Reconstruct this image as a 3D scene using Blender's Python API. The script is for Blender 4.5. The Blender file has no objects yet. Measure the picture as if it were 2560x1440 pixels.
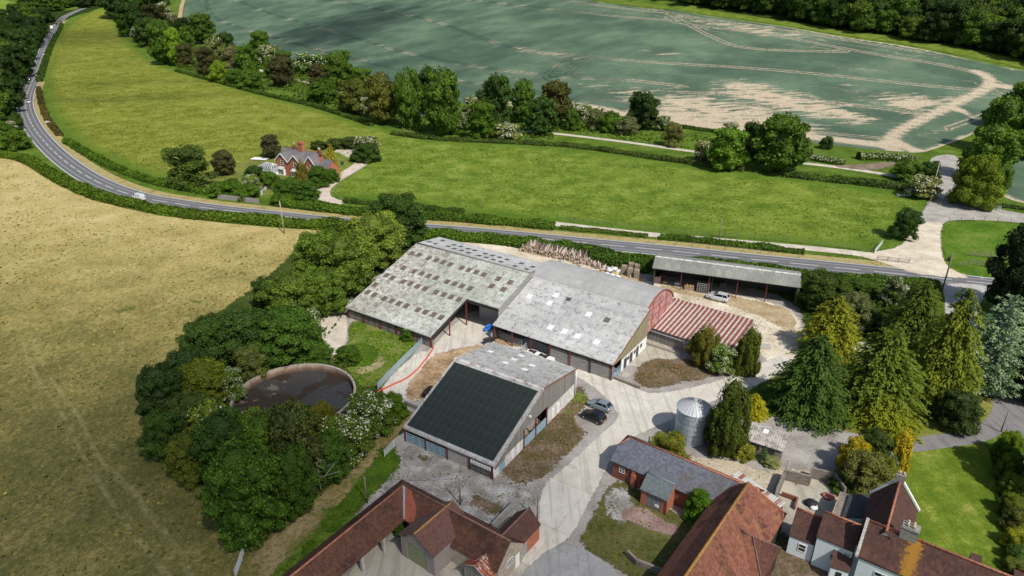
import bpy, math, random
import numpy as np
from mathutils import Vector, Matrix, noise as mnoise
from mathutils.geometry import delaunay_2d_cdt
R = math.radians
S = bpy.context.scene
# ---------------------------------------------------------------- camera
CAM_H = 62.0; PITCH = R(24.9); FPX = 1707.0
cd = bpy.data.cameras.new("camera"); cam = bpy.data.objects.new("camera", cd)
S.collection.objects.link(cam); S.camera = cam
cam.location = (0, 0, CAM_H); cam.rotation_euler = (R(90) - PITCH, 0, 0)
cd.sensor_width = 36.0; cd.lens = 36.0 * FPX / 2560.0
cd.clip_start = 0.5; cd.clip_end = 6000
# ---------------------------------------------------------------- sky and sun
SUN_EL = R(50); SH = (-0.55, 0.835)              # direction in which shadows fall
w = bpy.data.worlds.new("World"); S.world = w; w.use_nodes = True
nt = w.node_tree; nt.nodes.clear()
sky = nt.nodes.new("ShaderNodeTexSky"); sky.sky_type = 'NISHITA'; sky.sun_disc = False
sky.sun_elevation = SUN_EL; sky.sun_rotation = math.atan2(-SH[0], -SH[1])
sky.air_density = 1.0; sky.dust_density = 1.5; sky.ozone_density = 1.0
bg = nt.nodes.new("ShaderNodeBackground"); bg.inputs[1].default_value = 0.11
ow = nt.nodes.new("ShaderNodeOutputWorld")
nt.links.new(sky.outputs[0], bg.inputs[0]); nt.links.new(bg.outputs[0], ow.inputs[0])
sl = bpy.data.lights.new("sun", 'SUN'); sl.energy = 4.4; sl.angle = R(0.55); sl.color = (1.0, 0.95, 0.87)
so = bpy.data.objects.new("sun", sl); S.collection.objects.link(so)
dv = Vector((SH[0] * math.cos(SUN_EL), SH[1] * math.cos(SUN_EL), -math.sin(SUN_EL)))
so.rotation_euler = dv.to_track_quat('-Z', 'Y').to_euler(); so.location = (60, -60, 150)
S.view_settings.view_transform = 'Standard'; S.view_settings.look = 'None'
S.view_settings.exposure = 0.0; S.view_settings.gamma = 1.0
S.render.engine = 'CYCLES'; S.cycles.max_bounces = 5; S.cycles.diffuse_bounces = 2
S.cycles.transparent_max_bounces = 12; S.cycles.use_denoising = True
# ---------------------------------------------------------------- clouds that throw the soft shadows (high above the frame)
def cloud(gx, gy, rx, ry, rot, dens, alt=520.0, seed=0.0, soft=.35):
    me = bpy.data.meshes.new("cloud"); V = []; F = []; n, k = 48, 16
    for i in range(k + 1):
        a = math.pi * i / k
        for j in range(n):
            b = 2 * math.pi * j / n; V.append((rx * math.sin(a) * math.cos(b), ry * math.sin(a) * math.sin(b), 45 * math.cos(a)))
    for i in range(k):
        for j in range(n): F.append((i * n + j, (i + 1) * n + j, (i + 1) * n + (j + 1) % n, i * n + (j + 1) % n))
    me.from_pydata(V, [], F); o = bpy.data.objects.new("cloud", me); S.collection.objects.link(o)
    k_ = alt / math.tan(SUN_EL); o.location = (gx - SH[0] * k_, gy - SH[1] * k_, alt); o.rotation_euler = (0, 0, rot); o["kind"] = 'structure'
    m = bpy.data.materials.new("cloud_vapour"); m.use_nodes = True; t = m.node_tree; t.nodes.clear(); N = t.nodes.new; L = t.links.new
    tc = N("ShaderNodeTexCoord"); mp = N("ShaderNodeMapping"); mp.inputs['Scale'].default_value = (1 / rx, 1 / ry, 0); L(tc.outputs['Object'], mp.inputs[0])
    ln = N("ShaderNodeVectorMath"); ln.operation = 'LENGTH'; L(mp.outputs[0], ln.inputs[0])
    no = N("ShaderNodeTexNoise"); no.inputs['Scale'].default_value = 2.2; no.inputs['Detail'].default_value = 4; ad = N("ShaderNodeVectorMath"); ad.operation = 'ADD'; ad.inputs[1].default_value = (seed, seed * 2.1, 0); L(mp.outputs[0], ad.inputs[0]); L(ad.outputs[0], no.inputs['Vector'])
    m1 = N("ShaderNodeMath"); m1.operation = 'MULTIPLY_ADD'; L(no.outputs[0], m1.inputs[0]); m1.inputs[1].default_value = 1.1; m1.inputs[2].default_value = -.55
    m2 = N("ShaderNodeMath"); m2.operation = 'ADD'; L(ln.outputs['Value'], m2.inputs[0]); L(m1.outputs[0], m2.inputs[1])
    mr = N("ShaderNodeMapRange"); mr.interpolation_type = 'SMOOTHSTEP'; L(m2.outputs[0], mr.inputs[0]); mr.inputs[1].default_value = .95 - soft * 1.6; mr.inputs[2].default_value = .95; mr.inputs[3].default_value = dens; mr.inputs[4].default_value = 0
    tr = N("ShaderNodeBsdfTransparent"); df = N("ShaderNodeBsdfDiffuse"); df.inputs[0].default_value = (.9, .9, .9, 1); mx = N("ShaderNodeMixShader"); L(mr.outputs[0], mx.inputs[0]); L(tr.outputs[0], mx.inputs[1]); L(df.outputs[0], mx.inputs[2])
    ot = N("ShaderNodeOutputMaterial"); L(mx.outputs[0], ot.inputs[0]); me.materials.append(m); return o
# ---------------------------------------------------------------- terrain
def sp(t, k=14.0):
    t = np.asarray(t, float) / k
    return k * np.where(t > 30, t, np.log1p(np.exp(np.minimum(t, 30))))
def ter(x, y):
    x = np.asarray(x, float); y = np.asarray(y, float)
    d1 = (x + 33) * .798 + (y - 316) * .603
    d2 = (x + 33) * .31 + (y - 316) * .95
    d = -sp(-(np.minimum(d1, d2) - 34), 8) if False else np.minimum(d1, d2) - 38
    z = .17 * sp(d) + .12 * sp(d - 260, 20)
    z = z + .13 * sp(y - 900, 30)
    return z - ter0
ter0 = 0.0
ter0 = float(ter(0, 100))
def tz(x, y): return float(ter(x, y))
sP, cP = math.sin(PITCH), math.cos(PITCH)
def ray(px, py):
    u = (px - 1280) / FPX; v = (py - 720) / FPX
    return (u, cP - v * sP, -(sP + v * cP))
def P(px, py, z=0.0):
    d = ray(px, py); t = (z - CAM_H) / d[2]
    return (d[0] * t, d[1] * t)
def G(px, py, h=0.0):
    """the point of the ground (raised by h) under a point of the picture"""
    d = ray(px, py)
    if d[2] < 0:
        t = (h - CAM_H) / d[2]
        if d[1] * t < 230: return (d[0] * t, d[1] * t)
    t = 150.0; st = 20.0
    while t < 4000:
        if CAM_H + d[2] * t < tz(d[0] * t, d[1] * t) + h: break
        t += st
    a, b = t - st, t
    for _ in range(24):
        m = (a + b) / 2
        if CAM_H + d[2] * m < tz(d[0] * m, d[1] * m) + h: b = m
        else: a = m
    return (d[0] * b, d[1] * b)
def GP(pts, h=0.0): return [G(x, y, h) for x, y in pts]
def depth(x, y, z=0.0):      # distance along the view axis
    return y * cP - (z - CAM_H) * sP
_a, _b = G(985, 5), G(690, 130)
cloud((_a[0] + _b[0]) / 2, (_a[1] + _b[1]) / 2, math.hypot(_a[0] - _b[0], _a[1] - _b[1]) * .72, 62, math.atan2(_b[1] - _a[1], _b[0] - _a[0]), .72, seed=1.0, soft=.45)
_a = G(1050, 160); cloud(_a[0], _a[1], 60, 26, .5, .28, seed=2.0, soft=.5)
_a = G(200, 110); cloud(_a[0] - 60, _a[1] + 60, 190, 130, .6, .30, seed=3.0, soft=.5)
_a = G(330, 225); cloud(_a[0], _a[1], 75, 22, .25, .30, seed=4.0, soft=.5)
_a = P(300, 1480); cloud(_a[0] - 20, _a[1] - 12, 85, 58, -.3, .30, seed=5.0, soft=.5)
_a = P(1050, 1620); cloud(_a[0], _a[1] - 2, 74, 42, -.35, .50, seed=6.0, soft=.42)
# ---------------------------------------------------------------- objects
def link(o): S.collection.objects.link(o); return o
def tag(o, label=None, cat=None, group=None, kind=None):
    if label: o["label"] = label
    if cat: o["category"] = cat
    if group: o["group"] = group
    if kind: o["kind"] = kind
    return o
def thing(name, label, cat, loc=(0, 0, 0), rz=0.0, group=None):
    o = bpy.data.objects.new(name, None); link(o)
    o.location = loc; o.rotation_euler = (0, 0, rz); o.empty_display_size = 0.3
    return tag(o, label, cat, group)
def copy_tree(o, parent=None):
    c = o.copy(); link(c); c.parent = parent
    for ch in list(o.children): copy_tree(ch, c)
    return c
def npmesh(name, V, F, mats, mi=None, smooth=False, attrs=None):
    """V (n,3), F (m,k) with k fixed 3 or 4"""
    me = bpy.data.meshes.new(name)
    V = np.asarray(V, np.float32); F = np.asarray(F, np.int32)
    k = F.shape[1]
    me.vertices.add(len(V)); me.vertices.foreach_set("co", V.ravel())
    me.loops.add(F.size); me.loops.foreach_set("vertex_index", F.ravel())
    me.polygons.add(len(F))
    me.polygons.foreach_set("loop_start", np.arange(0, F.size, k, dtype=np.int32))
    me.polygons.foreach_set("loop_total", np.full(len(F), k, dtype=np.int32))
    for m in mats: me.materials.append(m)
    if mi is not None: me.polygons.foreach_set("material_index", np.asarray(mi, np.int32))
    me.update(calc_edges=True)
    if smooth: me.polygons.foreach_set("use_smooth", np.ones(len(F), bool))
    if attrs:
        for a, v in attrs.items():
            at = me.attributes.new(a, 'FLOAT', 'POINT'); at.data.foreach_set("value", np.asarray(v, np.float32))
    me.validate(); return me
class MB:
    def __init__(s): s.v = []; s.f = []; s.m = []; s.sm = []
    def face(s, pts, m=0, sm=False):
        b = len(s.v); s.v += [tuple(p) for p in pts]; s.f.append(list(range(b, b + len(pts)))); s.m.append(m); s.sm.append(sm)
    def hexa(s, b4, t4, m=0):
        b = len(s.v); s.v += [tuple(p) for p in b4] + [tuple(p) for p in t4]
        for f in ([3, 2, 1, 0], [4, 5, 6, 7], [0, 1, 5, 4], [1, 2, 6, 5], [2, 3, 7, 6], [3, 0, 4, 7]):
            s.f.append([b + i for i in f]); s.m.append(m); s.sm.append(False)
    def box(s, x0, y0, z0, x1, y1, z1, m=0):
        s.hexa([(x0, y0, z0), (x1, y0, z0), (x1, y1, z0), (x0, y1, z0)], [(x0, y0, z1), (x1, y0, z1), (x1, y1, z1), (x0, y1, z1)], m)
    def beam(s, p, q, w, h=None, m=0):
        """square-section bar from p to q"""
        p = Vector(p); q = Vector(q); d = (q - p).normalized(); h = h or w
        up = Vector((0, 0, 1)) if abs(d.z) < .95 else Vector((0, 1, 0))
        a = d.cross(up).normalized() * w / 2; b = a.cross(d).normalized() * h / 2
        s.hexa([p - a - b, p + a - b, p + a + b, p - a + b], [q - a - b, q + a - b, q + a + b, q - a + b], m)
    def tube(s, pts, r, n=8, m=0, cap=True, sm=True):
        pts = [Vector(p) for p in pts]; rs = r if isinstance(r, (list, tuple)) else [r] * len(pts)
        b = len(s.v)
        for i, p in enumerate(pts):
            d = (pts[min(i + 1, len(pts) - 1)] - pts[max(i - 1, 0)]).normalized()
            up = Vector((0, 0, 1)) if abs(d.z) < .9 else Vector((0, 1, 0))
            x = d.cross(up).normalized(); y = x.cross(d).normalized()
            for k in range(n):
                a = 2 * math.pi * k / n
                s.v.append(tuple(p + (x * math.cos(a) + y * math.sin(a)) * rs[i]))
        for i in range(len(pts) - 1):
            for k in range(n):
                k2 = (k + 1) % n
                s.f.append([b + i * n + k2, b + i * n + k, b + (i + 1) * n + k, b + (i + 1) * n + k2]); s.m.append(m); s.sm.append(sm)
        if cap:
            s.f.append([b + k for k in range(n)]); s.m.append(m); s.sm.append(False)
            e = b + (len(pts) - 1) * n
            s.f.append([e + n - 1 - k for k in range(n)]); s.m.append(m); s.sm.append(False)
    def prism(s, poly, z0, z1, m=0):
        """vertical prism over a ccw polygon of (x, y)"""
        n = len(poly); b = len(s.v)
        s.v += [(x, y, z0) for x, y in poly] + [(x, y, z1) for x, y in poly]
        s.f.append([b + n - 1 - i for i in range(n)]); s.f.append([b + n + i for i in range(n)]); s.m += [m, m]; s.sm += [False, False]
        for i in range(n):
            j = (i + 1) % n; s.f.append([b + i, b + j, b + n + j, b + n + i]); s.m.append(m); s.sm.append(False)
    def slab(s, pts, t, m=0):
        """a thick sheet: pts is its top face, ccw from above; t its thickness, measured down"""
        s2 = [(x, y, z - t) for x, y, z in pts]; n = len(pts); b = len(s.v)
        s.v += [tuple(p) for p in pts] + s2
        s.f.append(list(range(b, b + n))); s.f.append([b + 2 * n - 1 - i for i in range(n)]); s.m += [m, m]; s.sm += [False, False]
        for i in range(n):
            j = (i + 1) % n; s.f.append([b + n + i, b + n + j, b + j, b + i]); s.m.append(m); s.sm.append(False)
    def ext(s, prof, x0, x1, m=0):
        """prof: closed (y, z) outline, extruded along x"""
        n = len(prof); b = len(s.v)
        s.v += [(x0, y, z) for y, z in prof] + [(x1, y, z) for y, z in prof]
        s.f.append([b + n - 1 - i for i in range(n)]); s.f.append([b + n + i for i in range(n)]); s.m += [m, m]; s.sm += [False, False]
        for i in range(n):
            j = (i + 1) % n; s.f.append([b + i, b + j, b + n + j, b + n + i]); s.m.append(m); s.sm.append(False)
    def extx(s, prof, y0, y1, m=0):
        """prof: closed (x, z) outline, extruded along y"""
        n = len(prof); b = len(s.v)
        s.v += [(x, y0, z) for x, z in prof] + [(x, y1, z) for x, z in prof]
        s.f.append(list(range(b, b + n))); s.f.append([b + 2 * n - 1 - i for i in range(n)]); s.m += [m, m]; s.sm += [False, False]
        for i in range(n):
            j = (i + 1) % n; s.f.append([b + j, b + i, b + n + i, b + n + j]); s.m.append(m); s.sm.append(False)
    def mesh(s, name, mats):
        me = bpy.data.meshes.new(name); me.from_pydata(s.v, [], s.f)
        mats = mats if isinstance(mats, (list, tuple)) else [mats]
        for m in mats: me.materials.append(m)
        me.polygons.foreach_set("material_index", s.m); me.polygons.foreach_set("use_smooth", s.sm)
        me.update(); return me
    def build(s, name, mats, parent=None, label=None, cat=None, group=None, kind=None, loc=None, bevel=0):
        o = bpy.data.objects.new(name, s.mesh(name, mats)); link(o)
        if parent: o.parent = parent
        if loc: o.location = loc
        if bevel:
            b = o.modifiers.new("bevel", 'BEVEL'); b.width = bevel; b.segments = 2; b.limit_method = 'ANGLE'
        return tag(o, label, cat, group, kind)
# ---------------------------------------------------------------- materials
class NT:
    def __init__(s, name):
        s.mat = bpy.data.materials.new(name); s.mat.use_nodes = True; s.t = s.mat.node_tree; s.t.nodes.clear()
        s.out = s.n("ShaderNodeOutputMaterial"); s._c = {}
    def n(s, t): return s.t.nodes.new(t)
    def l(s, a, b): s.t.links.new(a, b)
    def put(s, sock, v):
        if v is None: return
        if isinstance(v, bpy.types.NodeSocket): s.l(v, sock)
        else:
            if isinstance(v, (tuple, list)) and len(v) == 3 and sock.type == 'RGBA': v = (*v, 1)
            sock.default_value = v
    def pos(s):
        if 'p' not in s._c: s._c['p'] = s.n("ShaderNodeNewGeometry").outputs['Position']
        return s._c['p']
    def obj(s):
        if 'o' not in s._c: s._c['o'] = s.n("ShaderNodeTexCoord").outputs['Object']
        return s._c['o']
    def sep(s, v):
        n = s.n("ShaderNodeSeparateXYZ"); s.l(v, n.inputs[0]); return n.outputs
    def comb(s, x, y, z):
        n = s.n("ShaderNodeCombineXYZ"); s.put(n.inputs[0], x); s.put(n.inputs[1], y); s.put(n.inputs[2], z); return n.outputs[0]
    def sc(s, v, sc, rot=(0, 0, 0)):
        n = s.n("ShaderNodeMapping"); s.l(v, n.inputs[0]); n.inputs['Scale'].default_value = sc; n.inputs['Rotation'].default_value = rot; return n.outputs[0]
    def noise(s, scale, detail=4, rough=.6, v=None, dist=0.0):
        n = s.n("ShaderNodeTexNoise"); s.l(v or s.pos(), n.inputs['Vector'])
        n.inputs['Scale'].default_value = scale; n.inputs['Detail'].default_value = detail
        n.inputs['Roughness'].default_value = rough; n.inputs['Distortion'].default_value = dist
        return n.outputs[0]
    def vor(s, scale, v=None, out='Distance', rnd=1.0):
        n = s.n("ShaderNodeTexVoronoi"); s.l(v or s.pos(), n.inputs['Vector']); n.inputs['Scale'].default_value = scale
        n.inputs['Randomness'].default_value = rnd
        return n.outputs[out]
    def white(s, v):
        n = s.n("ShaderNodeTexWhiteNoise"); s.l(v, n.inputs['Vector']); return n.outputs['Value']
    def m(s, op, a, b=None, c=None, clamp=False):
        n = s.n("ShaderNodeMath"); n.operation = op; n.use_clamp = clamp
        s.put(n.inputs[0], a); s.put(n.inputs[1], b)
        if c is not None: s.put(n.inputs[2], c)
        return n.outputs[0]
    def step(s, v, a, b):
        n = s.n("ShaderNodeMapRange"); n.interpolation_type = 'SMOOTHSTEP'; s.put(n.inputs[0], v)
        if a <= b: s.put(n.inputs[1], a); s.put(n.inputs[2], b); n.inputs[3].default_value = 0; n.inputs[4].default_value = 1
        else: s.put(n.inputs[1], b); s.put(n.inputs[2], a); n.inputs[3].default_value = 1; n.inputs[4].default_value = 0
        return n.outputs[0]
    def ramp(s, v, stops):
        n = s.n("ShaderNodeValToRGB"); s.l(v, n.inputs[0]); e = n.color_ramp.elements
        while len(e) > 2: e.remove(e[-1])
        while len(e) < len(stops): e.new(.5)
        for i, (p, c) in enumerate(stops):
            e[i].position = p; e[i].color = (*c, 1) if not isinstance(c, (int, float)) else (c, c, c, 1)
        return n.outputs[0]
    def mix(s, f, a, b, bt='MIX'):
        n = s.n("ShaderNodeMix"); n.data_type = 'RGBA'; n.blend_type = bt; s.put(n.inputs[0], f); s.put(n.inputs[6], a); s.put(n.inputs[7], b)
        return n.outputs[2]
    def attr(s, name):
        n = s.n("ShaderNodeAttribute"); n.attribute_name = name; return n.outputs['Fac']
    def ocol(s): return s.n("ShaderNodeObjectInfo").outputs['Color']
    def ornd(s): return s.n("ShaderNodeObjectInfo").outputs['Random']
    def bump(s, h, st=.5, d=.1):
        n = s.n("ShaderNodeBump"); n.inputs['Strength'].default_value = st; n.inputs['Distance'].default_value = d; s.l(h, n.inputs['Height']); return n.outputs[0]
    def bsdf(s, col, rough=.9, bump=None, spec=.2, metal=0.0, alpha=None, **kw):
        b = s.n("ShaderNodeBsdfPrincipled"); s.put(b.inputs['Base Color'], col); s.put(b.inputs['Roughness'], rough)
        s.put(b.inputs['Metallic'], metal); s.put(b.inputs['Specular IOR Level'], spec)
        if bump is not None: s.l(bump, b.inputs['Normal'])
        if alpha is not None: s.put(b.inputs['Alpha'], alpha)
        for k, v in kw.items(): s.put(b.inputs[k.replace('_', ' ')], v)
        s.l(b.outputs[0], s.out.inputs[0]); return s.mat
_pm = {}
def plain(name, col, rough=.7, metal=0.0, spec=.3, var=.15, scale=3.0):
    """painted or bare surface with a little uneven wear"""
    key = (name, tuple(col))
    if key in _pm: return _pm[key]
    m = NT(name); n = m.noise(scale, 5, .65, m.obj())
    c = m.mix(m.step(n, .3, .75), tuple(x * (1 - var) for x in col), tuple(min(1, x * (1 + var)) for x in col))
    _pm[key] = m.bsdf(c, rough, m.bump(m.noise(scale * 8, 3, .6, m.obj()), .15, .02), spec, metal); return _pm[key]
# ---------------------------------------------------------------- ground sheets
def resample(pts, step, closed=False):
    pts = [np.array(p, float) for p in pts]; out = []
    n = len(pts) if closed else len(pts) - 1
    for i in range(n):
        a, b = pts[i], pts[(i + 1) % len(pts)]; L = np.linalg.norm(b - a); k = max(1, int(round(L / step)))
        for j in range(k): out.append(a + (b - a) * j / k)
    if not closed: out.append(pts[-1])
    return out
def smooth_line(pts, step, closed=False, it=3):
    """rounded (Chaikin) version of a polyline, resampled"""
    P_ = [np.array(p, float) for p in pts]
    for _ in range(it):
        q = []
        if not closed: q.append(P_[0])
        n = len(P_) if closed else len(P_) - 1
        for i in range(n):
            a, b = P_[i], P_[(i + 1) % len(P_)]; q += [a * .75 + b * .25, a * .25 + b * .75]
        if not closed: q.append(P_[-1])
        P_ = q
    return resample(P_, step, closed)
def inpoly(X, Y, poly):
    X = np.asarray(X); Y = np.asarray(Y); c = np.zeros(X.shape, bool); n = len(poly)
    for i in range(n):
        x0, y0 = poly[i]; x1, y1 = poly[(i + 1) % n]
        if y0 == y1: continue
        cond = ((y0 > Y) != (y1 > Y)) & (X < (x1 - x0) * (Y - y0) / (y1 - y0) + x0)
        c ^= cond
    return c
def dline(X, Y, pts, closed=False):
    """signed distance to a polyline (sign: side of the line)"""
    best = np.full(np.shape(X), 1e9); sg = np.ones(np.shape(X)); n = len(pts) if closed else len(pts) - 1
    for i in range(n):
        x0, y0 = pts[i]; x1, y1 = pts[(i + 1) % len(pts)]; dx, dy = x1 - x0, y1 - y0; L2 = dx * dx + dy * dy
        if L2 == 0: continue
        t = np.clip(((X - x0) * dx + (Y - y0) * dy) / L2, 0, 1)
        ex = X - (x0 + t * dx); ey = Y - (y0 + t * dy); d = np.hypot(ex, ey); s_ = np.sign(dx * ey - dy * ex + 1e-12)
        b = d < best; best = np.where(b, d, best); sg = np.where(b, s_, sg)
    return best, sg
def sdpoly(X, Y, poly):
    d, _ = dline(X, Y, poly, True); return np.where(inpoly(X, Y, poly), d, -d)
def wpoly(px, rnd=True, step=3.0):
    p = GP(px)
    return [tuple(q) for q in (smooth_line(p, step, True, 2) if rnd else resample(p, step, True))]
def sheet(name, poly, mat, off, cell=4.0, attrs=None, jag=0.0, seed=0, **tg):
    """ground sheet over a world polygon, following the terrain; attribute 'edge' = distance to its border"""
    rr = random.Random(seed); poly = [tuple(p) for p in poly]
    if jag:
        poly = [(x + rr.uniform(-jag, jag), y + rr.uniform(-jag, jag)) for x, y in poly]
    ar = np.array(poly); x0, y0 = ar.min(0); x1, y1 = ar.max(0)
    gx, gy = np.meshgrid(np.arange(x0 + cell / 2, x1, cell), np.arange(y0 + cell / 2, y1, cell)); gx = gx.ravel(); gy = gy.ravel()
    sd = sdpoly(gx, gy, poly); k = sd > cell * .35; gx = gx[k]; gy = gy[k]
    n = len(poly); co = [Vector(p) for p in poly] + [Vector((a, b)) for a, b in zip(gx, gy)]
    r = delaunay_2d_cdt(co, [(i, (i + 1) % n) for i in range(n)], [list(range(n))], 1, 1e-5)
    V = np.array([(v.x, v.y) for v in r[0]]); F = np.array([f for f in r[2] if len(f) == 3])
    a_ = V[F[:, 1]] - V[F[:, 0]]; b_ = V[F[:, 2]] - V[F[:, 0]]; neg = (a_[:, 0] * b_[:, 1] - a_[:, 1] * b_[:, 0]) < 0
    F[neg] = F[neg][:, ::-1]
    Z = ter(V[:, 0], V[:, 1]) + off
    at = {'edge': np.maximum(sdpoly(V[:, 0], V[:, 1], poly), 0)}
    for kk, fn in (attrs or {}).items(): at[kk] = fn(V[:, 0], V[:, 1])
    me = npmesh(name, np.column_stack([V, Z]), F, [mat], attrs=at, smooth=True)
    o = bpy.data.objects.new(name, me); link(o); tag(o, kind='structure', **tg); return o
def ribbon(name, line, wd, mat, off, step=2.0, smooth=True, wfn=None, **tg):
    """strip of ground along a world polyline"""
    L = smooth_line(line, step, False, 3) if smooth else resample(line, step)
    V = []; n = len(L); run = 0; rs = []
    for i, p in enumerate(L):
        d = L[min(i + 1, n - 1)] - L[max(i - 1, 0)]; d = d / (np.linalg.norm(d) + 1e-9); nn = np.array([-d[1], d[0]])
        hw = (wfn(i / (n - 1)) if wfn else wd) / 2
        if i: run += np.linalg.norm(p - L[i - 1])
        for k in (-1, -.5, 0, .5, 1):
            q = p + nn * hw * k; V.append((q[0], q[1], tz(q[0], q[1]) + off)); rs.append((run, k, hw * (1 - abs(k))))
    F = [[i * 5 + j, i * 5 + j + 1, (i + 1) * 5 + j + 1, (i + 1) * 5 + j][::-1] for i in range(n - 1) for j in range(4)]
    rs = np.array(rs)
    me = npmesh(name, V, F, [mat], attrs={'run': rs[:, 0], 'side': rs[:, 1], 'edge': rs[:, 2]}, smooth=True)
    o = bpy.data.objects.new(name, me); link(o); tg.setdefault('kind', 'structure'); return tag(o, **tg)
# ================================================================= THE GROUND
def gmat(name, stops, s1=.25, s2=2.5, k=.5, speck=None, fleck=None, edge=0.0, bump=.4, tuft=0.0, extra=None, ragged=1.6, rough=.95):
    """broken natural ground: large and small patches of the stop colours, specks, and a ragged border"""
    m = NT(name); p = m.pos()
    n1 = m.noise(s1, 5, .6); n2 = m.noise(s2, 5, .7); n3 = m.noise(s2 * 6, 3, .7)
    v = m.m('ADD', m.m('MULTIPLY', n1, 1 - k), m.m('MULTIPLY', n2, k))
    v = m.m('ADD', v, m.m('MULTIPLY', m.m('SUBTRACT', n3, .5), .25))
    v = m.step(v, .33, .67)
    c = m.ramp(v, [(i / (len(stops) - 1), s) for i, s in enumerate(stops)])
    if speck:
        col, thr, sc_ = speck
        f = m.step(m.noise(sc_, 4, .75), thr, thr + .06); c = m.mix(f, c, col)
    if fleck:
        col, thr, sc_ = fleck
        f = m.m('MULTIPLY', m.step(m.noise(sc_, 2, .5), thr, thr + .05), m.step(m.noise(s1 * 1.7, 3, .6), .42, .6)); c = m.mix(f, c, col)
    if extra: c = extra(m, c)
    al = None
    if edge:
        e = m.attr('edge'); q = m.m('ADD', m.noise(ragged, 5, .75), m.m('MULTIPLY', m.noise(ragged * .25, 2, .5), .6))
        al = m.step(m.m('SUBTRACT', m.m('DIVIDE', e, edge), m.m('MULTIPLY', m.m('SUBTRACT', q, .72), 1.6)), 0.0, .22)
    h = m.m('ADD', n2, m.m('MULTIPLY', n3, .7))
    return m.bsdf(c, rough, m.bump(h, bump, .25), .1, alpha=al)
WARM_C = G(960, 340)
def meadow_mat():
    m = NT("meadow_grass"); w_ = m.attr('warm')
    big = m.noise(.02, 4, .55); mid = m.noise(.13, 5, .7); sm = m.noise(1.9, 5, .85); fine = m.noise(6, 3, .7)
    st = m.noise(.75, 6, .85, m.sc(m.pos(), (1.0, .8, 1), (0, 0, R(32))))
    v = m.step(m.m('ADD', m.m('MULTIPLY', mid, .3), m.m('ADD', m.m('MULTIPLY', st, .32), m.m('MULTIPLY', sm, .38))), .38, .63)
    v = m.m('ADD', v, m.m('MULTIPLY', m.m('SUBTRACT', m.noise(2.6, 4, .8), .5), .9), clamp=True)
    g = m.ramp(v, [(0, (.045, .085, .009)), (.3, (.095, .16, .014)), (.62, (.165, .235, .026)), (1, (.33, .37, .10))])
    y = m.ramp(v, [(0, (.08, .105, .012)), (.35, (.155, .18, .020)), (.7, (.245, .262, .038)), (1, (.42, .40, .12))])
    c = m.mix(m.m('ADD', w_, m.m('MULTIPLY', m.m('SUBTRACT', big, .5), .9), clamp=True), g, y)
    seed = m.m('MULTIPLY', m.step(m.noise(1.8, 4, .85), .56, .66), m.step(m.noise(.06, 3, .6), .42, .6))
    c = m.mix(m.m('MULTIPLY', seed, .55), c, (.42, .36, .13))
    dk = m.step(m.noise(.35, 5, .7), .62, .72); c = m.mix(m.m('MULTIPLY', dk, .5), c, (.035, .08, .008)); c = m.mix(m.m('MULTIPLY', m.step(big, .5, .68), .35), c, (.27, .31, .05))
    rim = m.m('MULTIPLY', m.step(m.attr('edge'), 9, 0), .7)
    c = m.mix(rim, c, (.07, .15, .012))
    return m.bsdf(c, .95, m.bump(m.m('ADD', sm, m.m('MULTIPLY', fine, .5)), .6, .4), .1)
def dry_mat():
    m = NT("dry_grass"); w_ = m.attr('straw_and_shade')
    mid = m.noise(.11, 5, .65); sm = m.noise(1.5, 6, .85); fine = m.noise(5, 4, .8)
    st = m.noise(1.1, 6, .85, m.sc(m.pos(), (1.0, .55, 1), (0, 0, R(-35))))
    v = m.m('ADD', m.m('MULTIPLY', mid, .26), m.m('ADD', m.m('MULTIPLY', sm, .38), m.m('MULTIPLY', st, .36)))
    v = m.step(m.m('ADD', v, m.m('MULTIPLY', m.m('SUBTRACT', w_, .55), .17)), .32, .68)
    v = m.m('ADD', v, m.m('ADD', m.m('MULTIPLY', m.m('SUBTRACT', fine, .5), .55), m.m('MULTIPLY', m.m('SUBTRACT', m.noise(2.6, 4, .85), .5), .8)))
    c = m.ramp(v, [(0, (.10, .105, .03)), (.25, (.21, .185, .06)), (.5, (.35, .29, .10)), (.78, (.48, .39, .155)), (1, (.62, .52, .26))])
    gp = m.m('MULTIPLY', m.step(m.noise(.16, 5, .65), .62, .68), .7); c = m.mix(gp, c, (.075, .12, .018))
    tr = m.attr('trk'); t = m.m('MULTIPLY', m.step(m.m('ABSOLUTE', m.m('SUBTRACT', m.m('ABSOLUTE', tr), .8)), .45, .1), m.step(m.noise(.5, 4, .7), .35, .6))
    c = m.mix(m.m('MULTIPLY', t, .42), c, (.40, .35, .18))
    tf = m.step(m.vor(.22, rnd=1.0), .12, .05); c = m.mix(m.m('MULTIPLY', tf, .5), c, (.07, .10, .02))
    return m.bsdf(c, .95, m.bump(m.m('ADD', sm, m.m('MULTIPLY', fine, .6)), .7, .4), .1)
_q0, _q1 = G(1300, 125), G(1900, 172); ROWA = -math.atan2(_q1[1] - _q0[1], _q1[0] - _q0[0])
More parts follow.
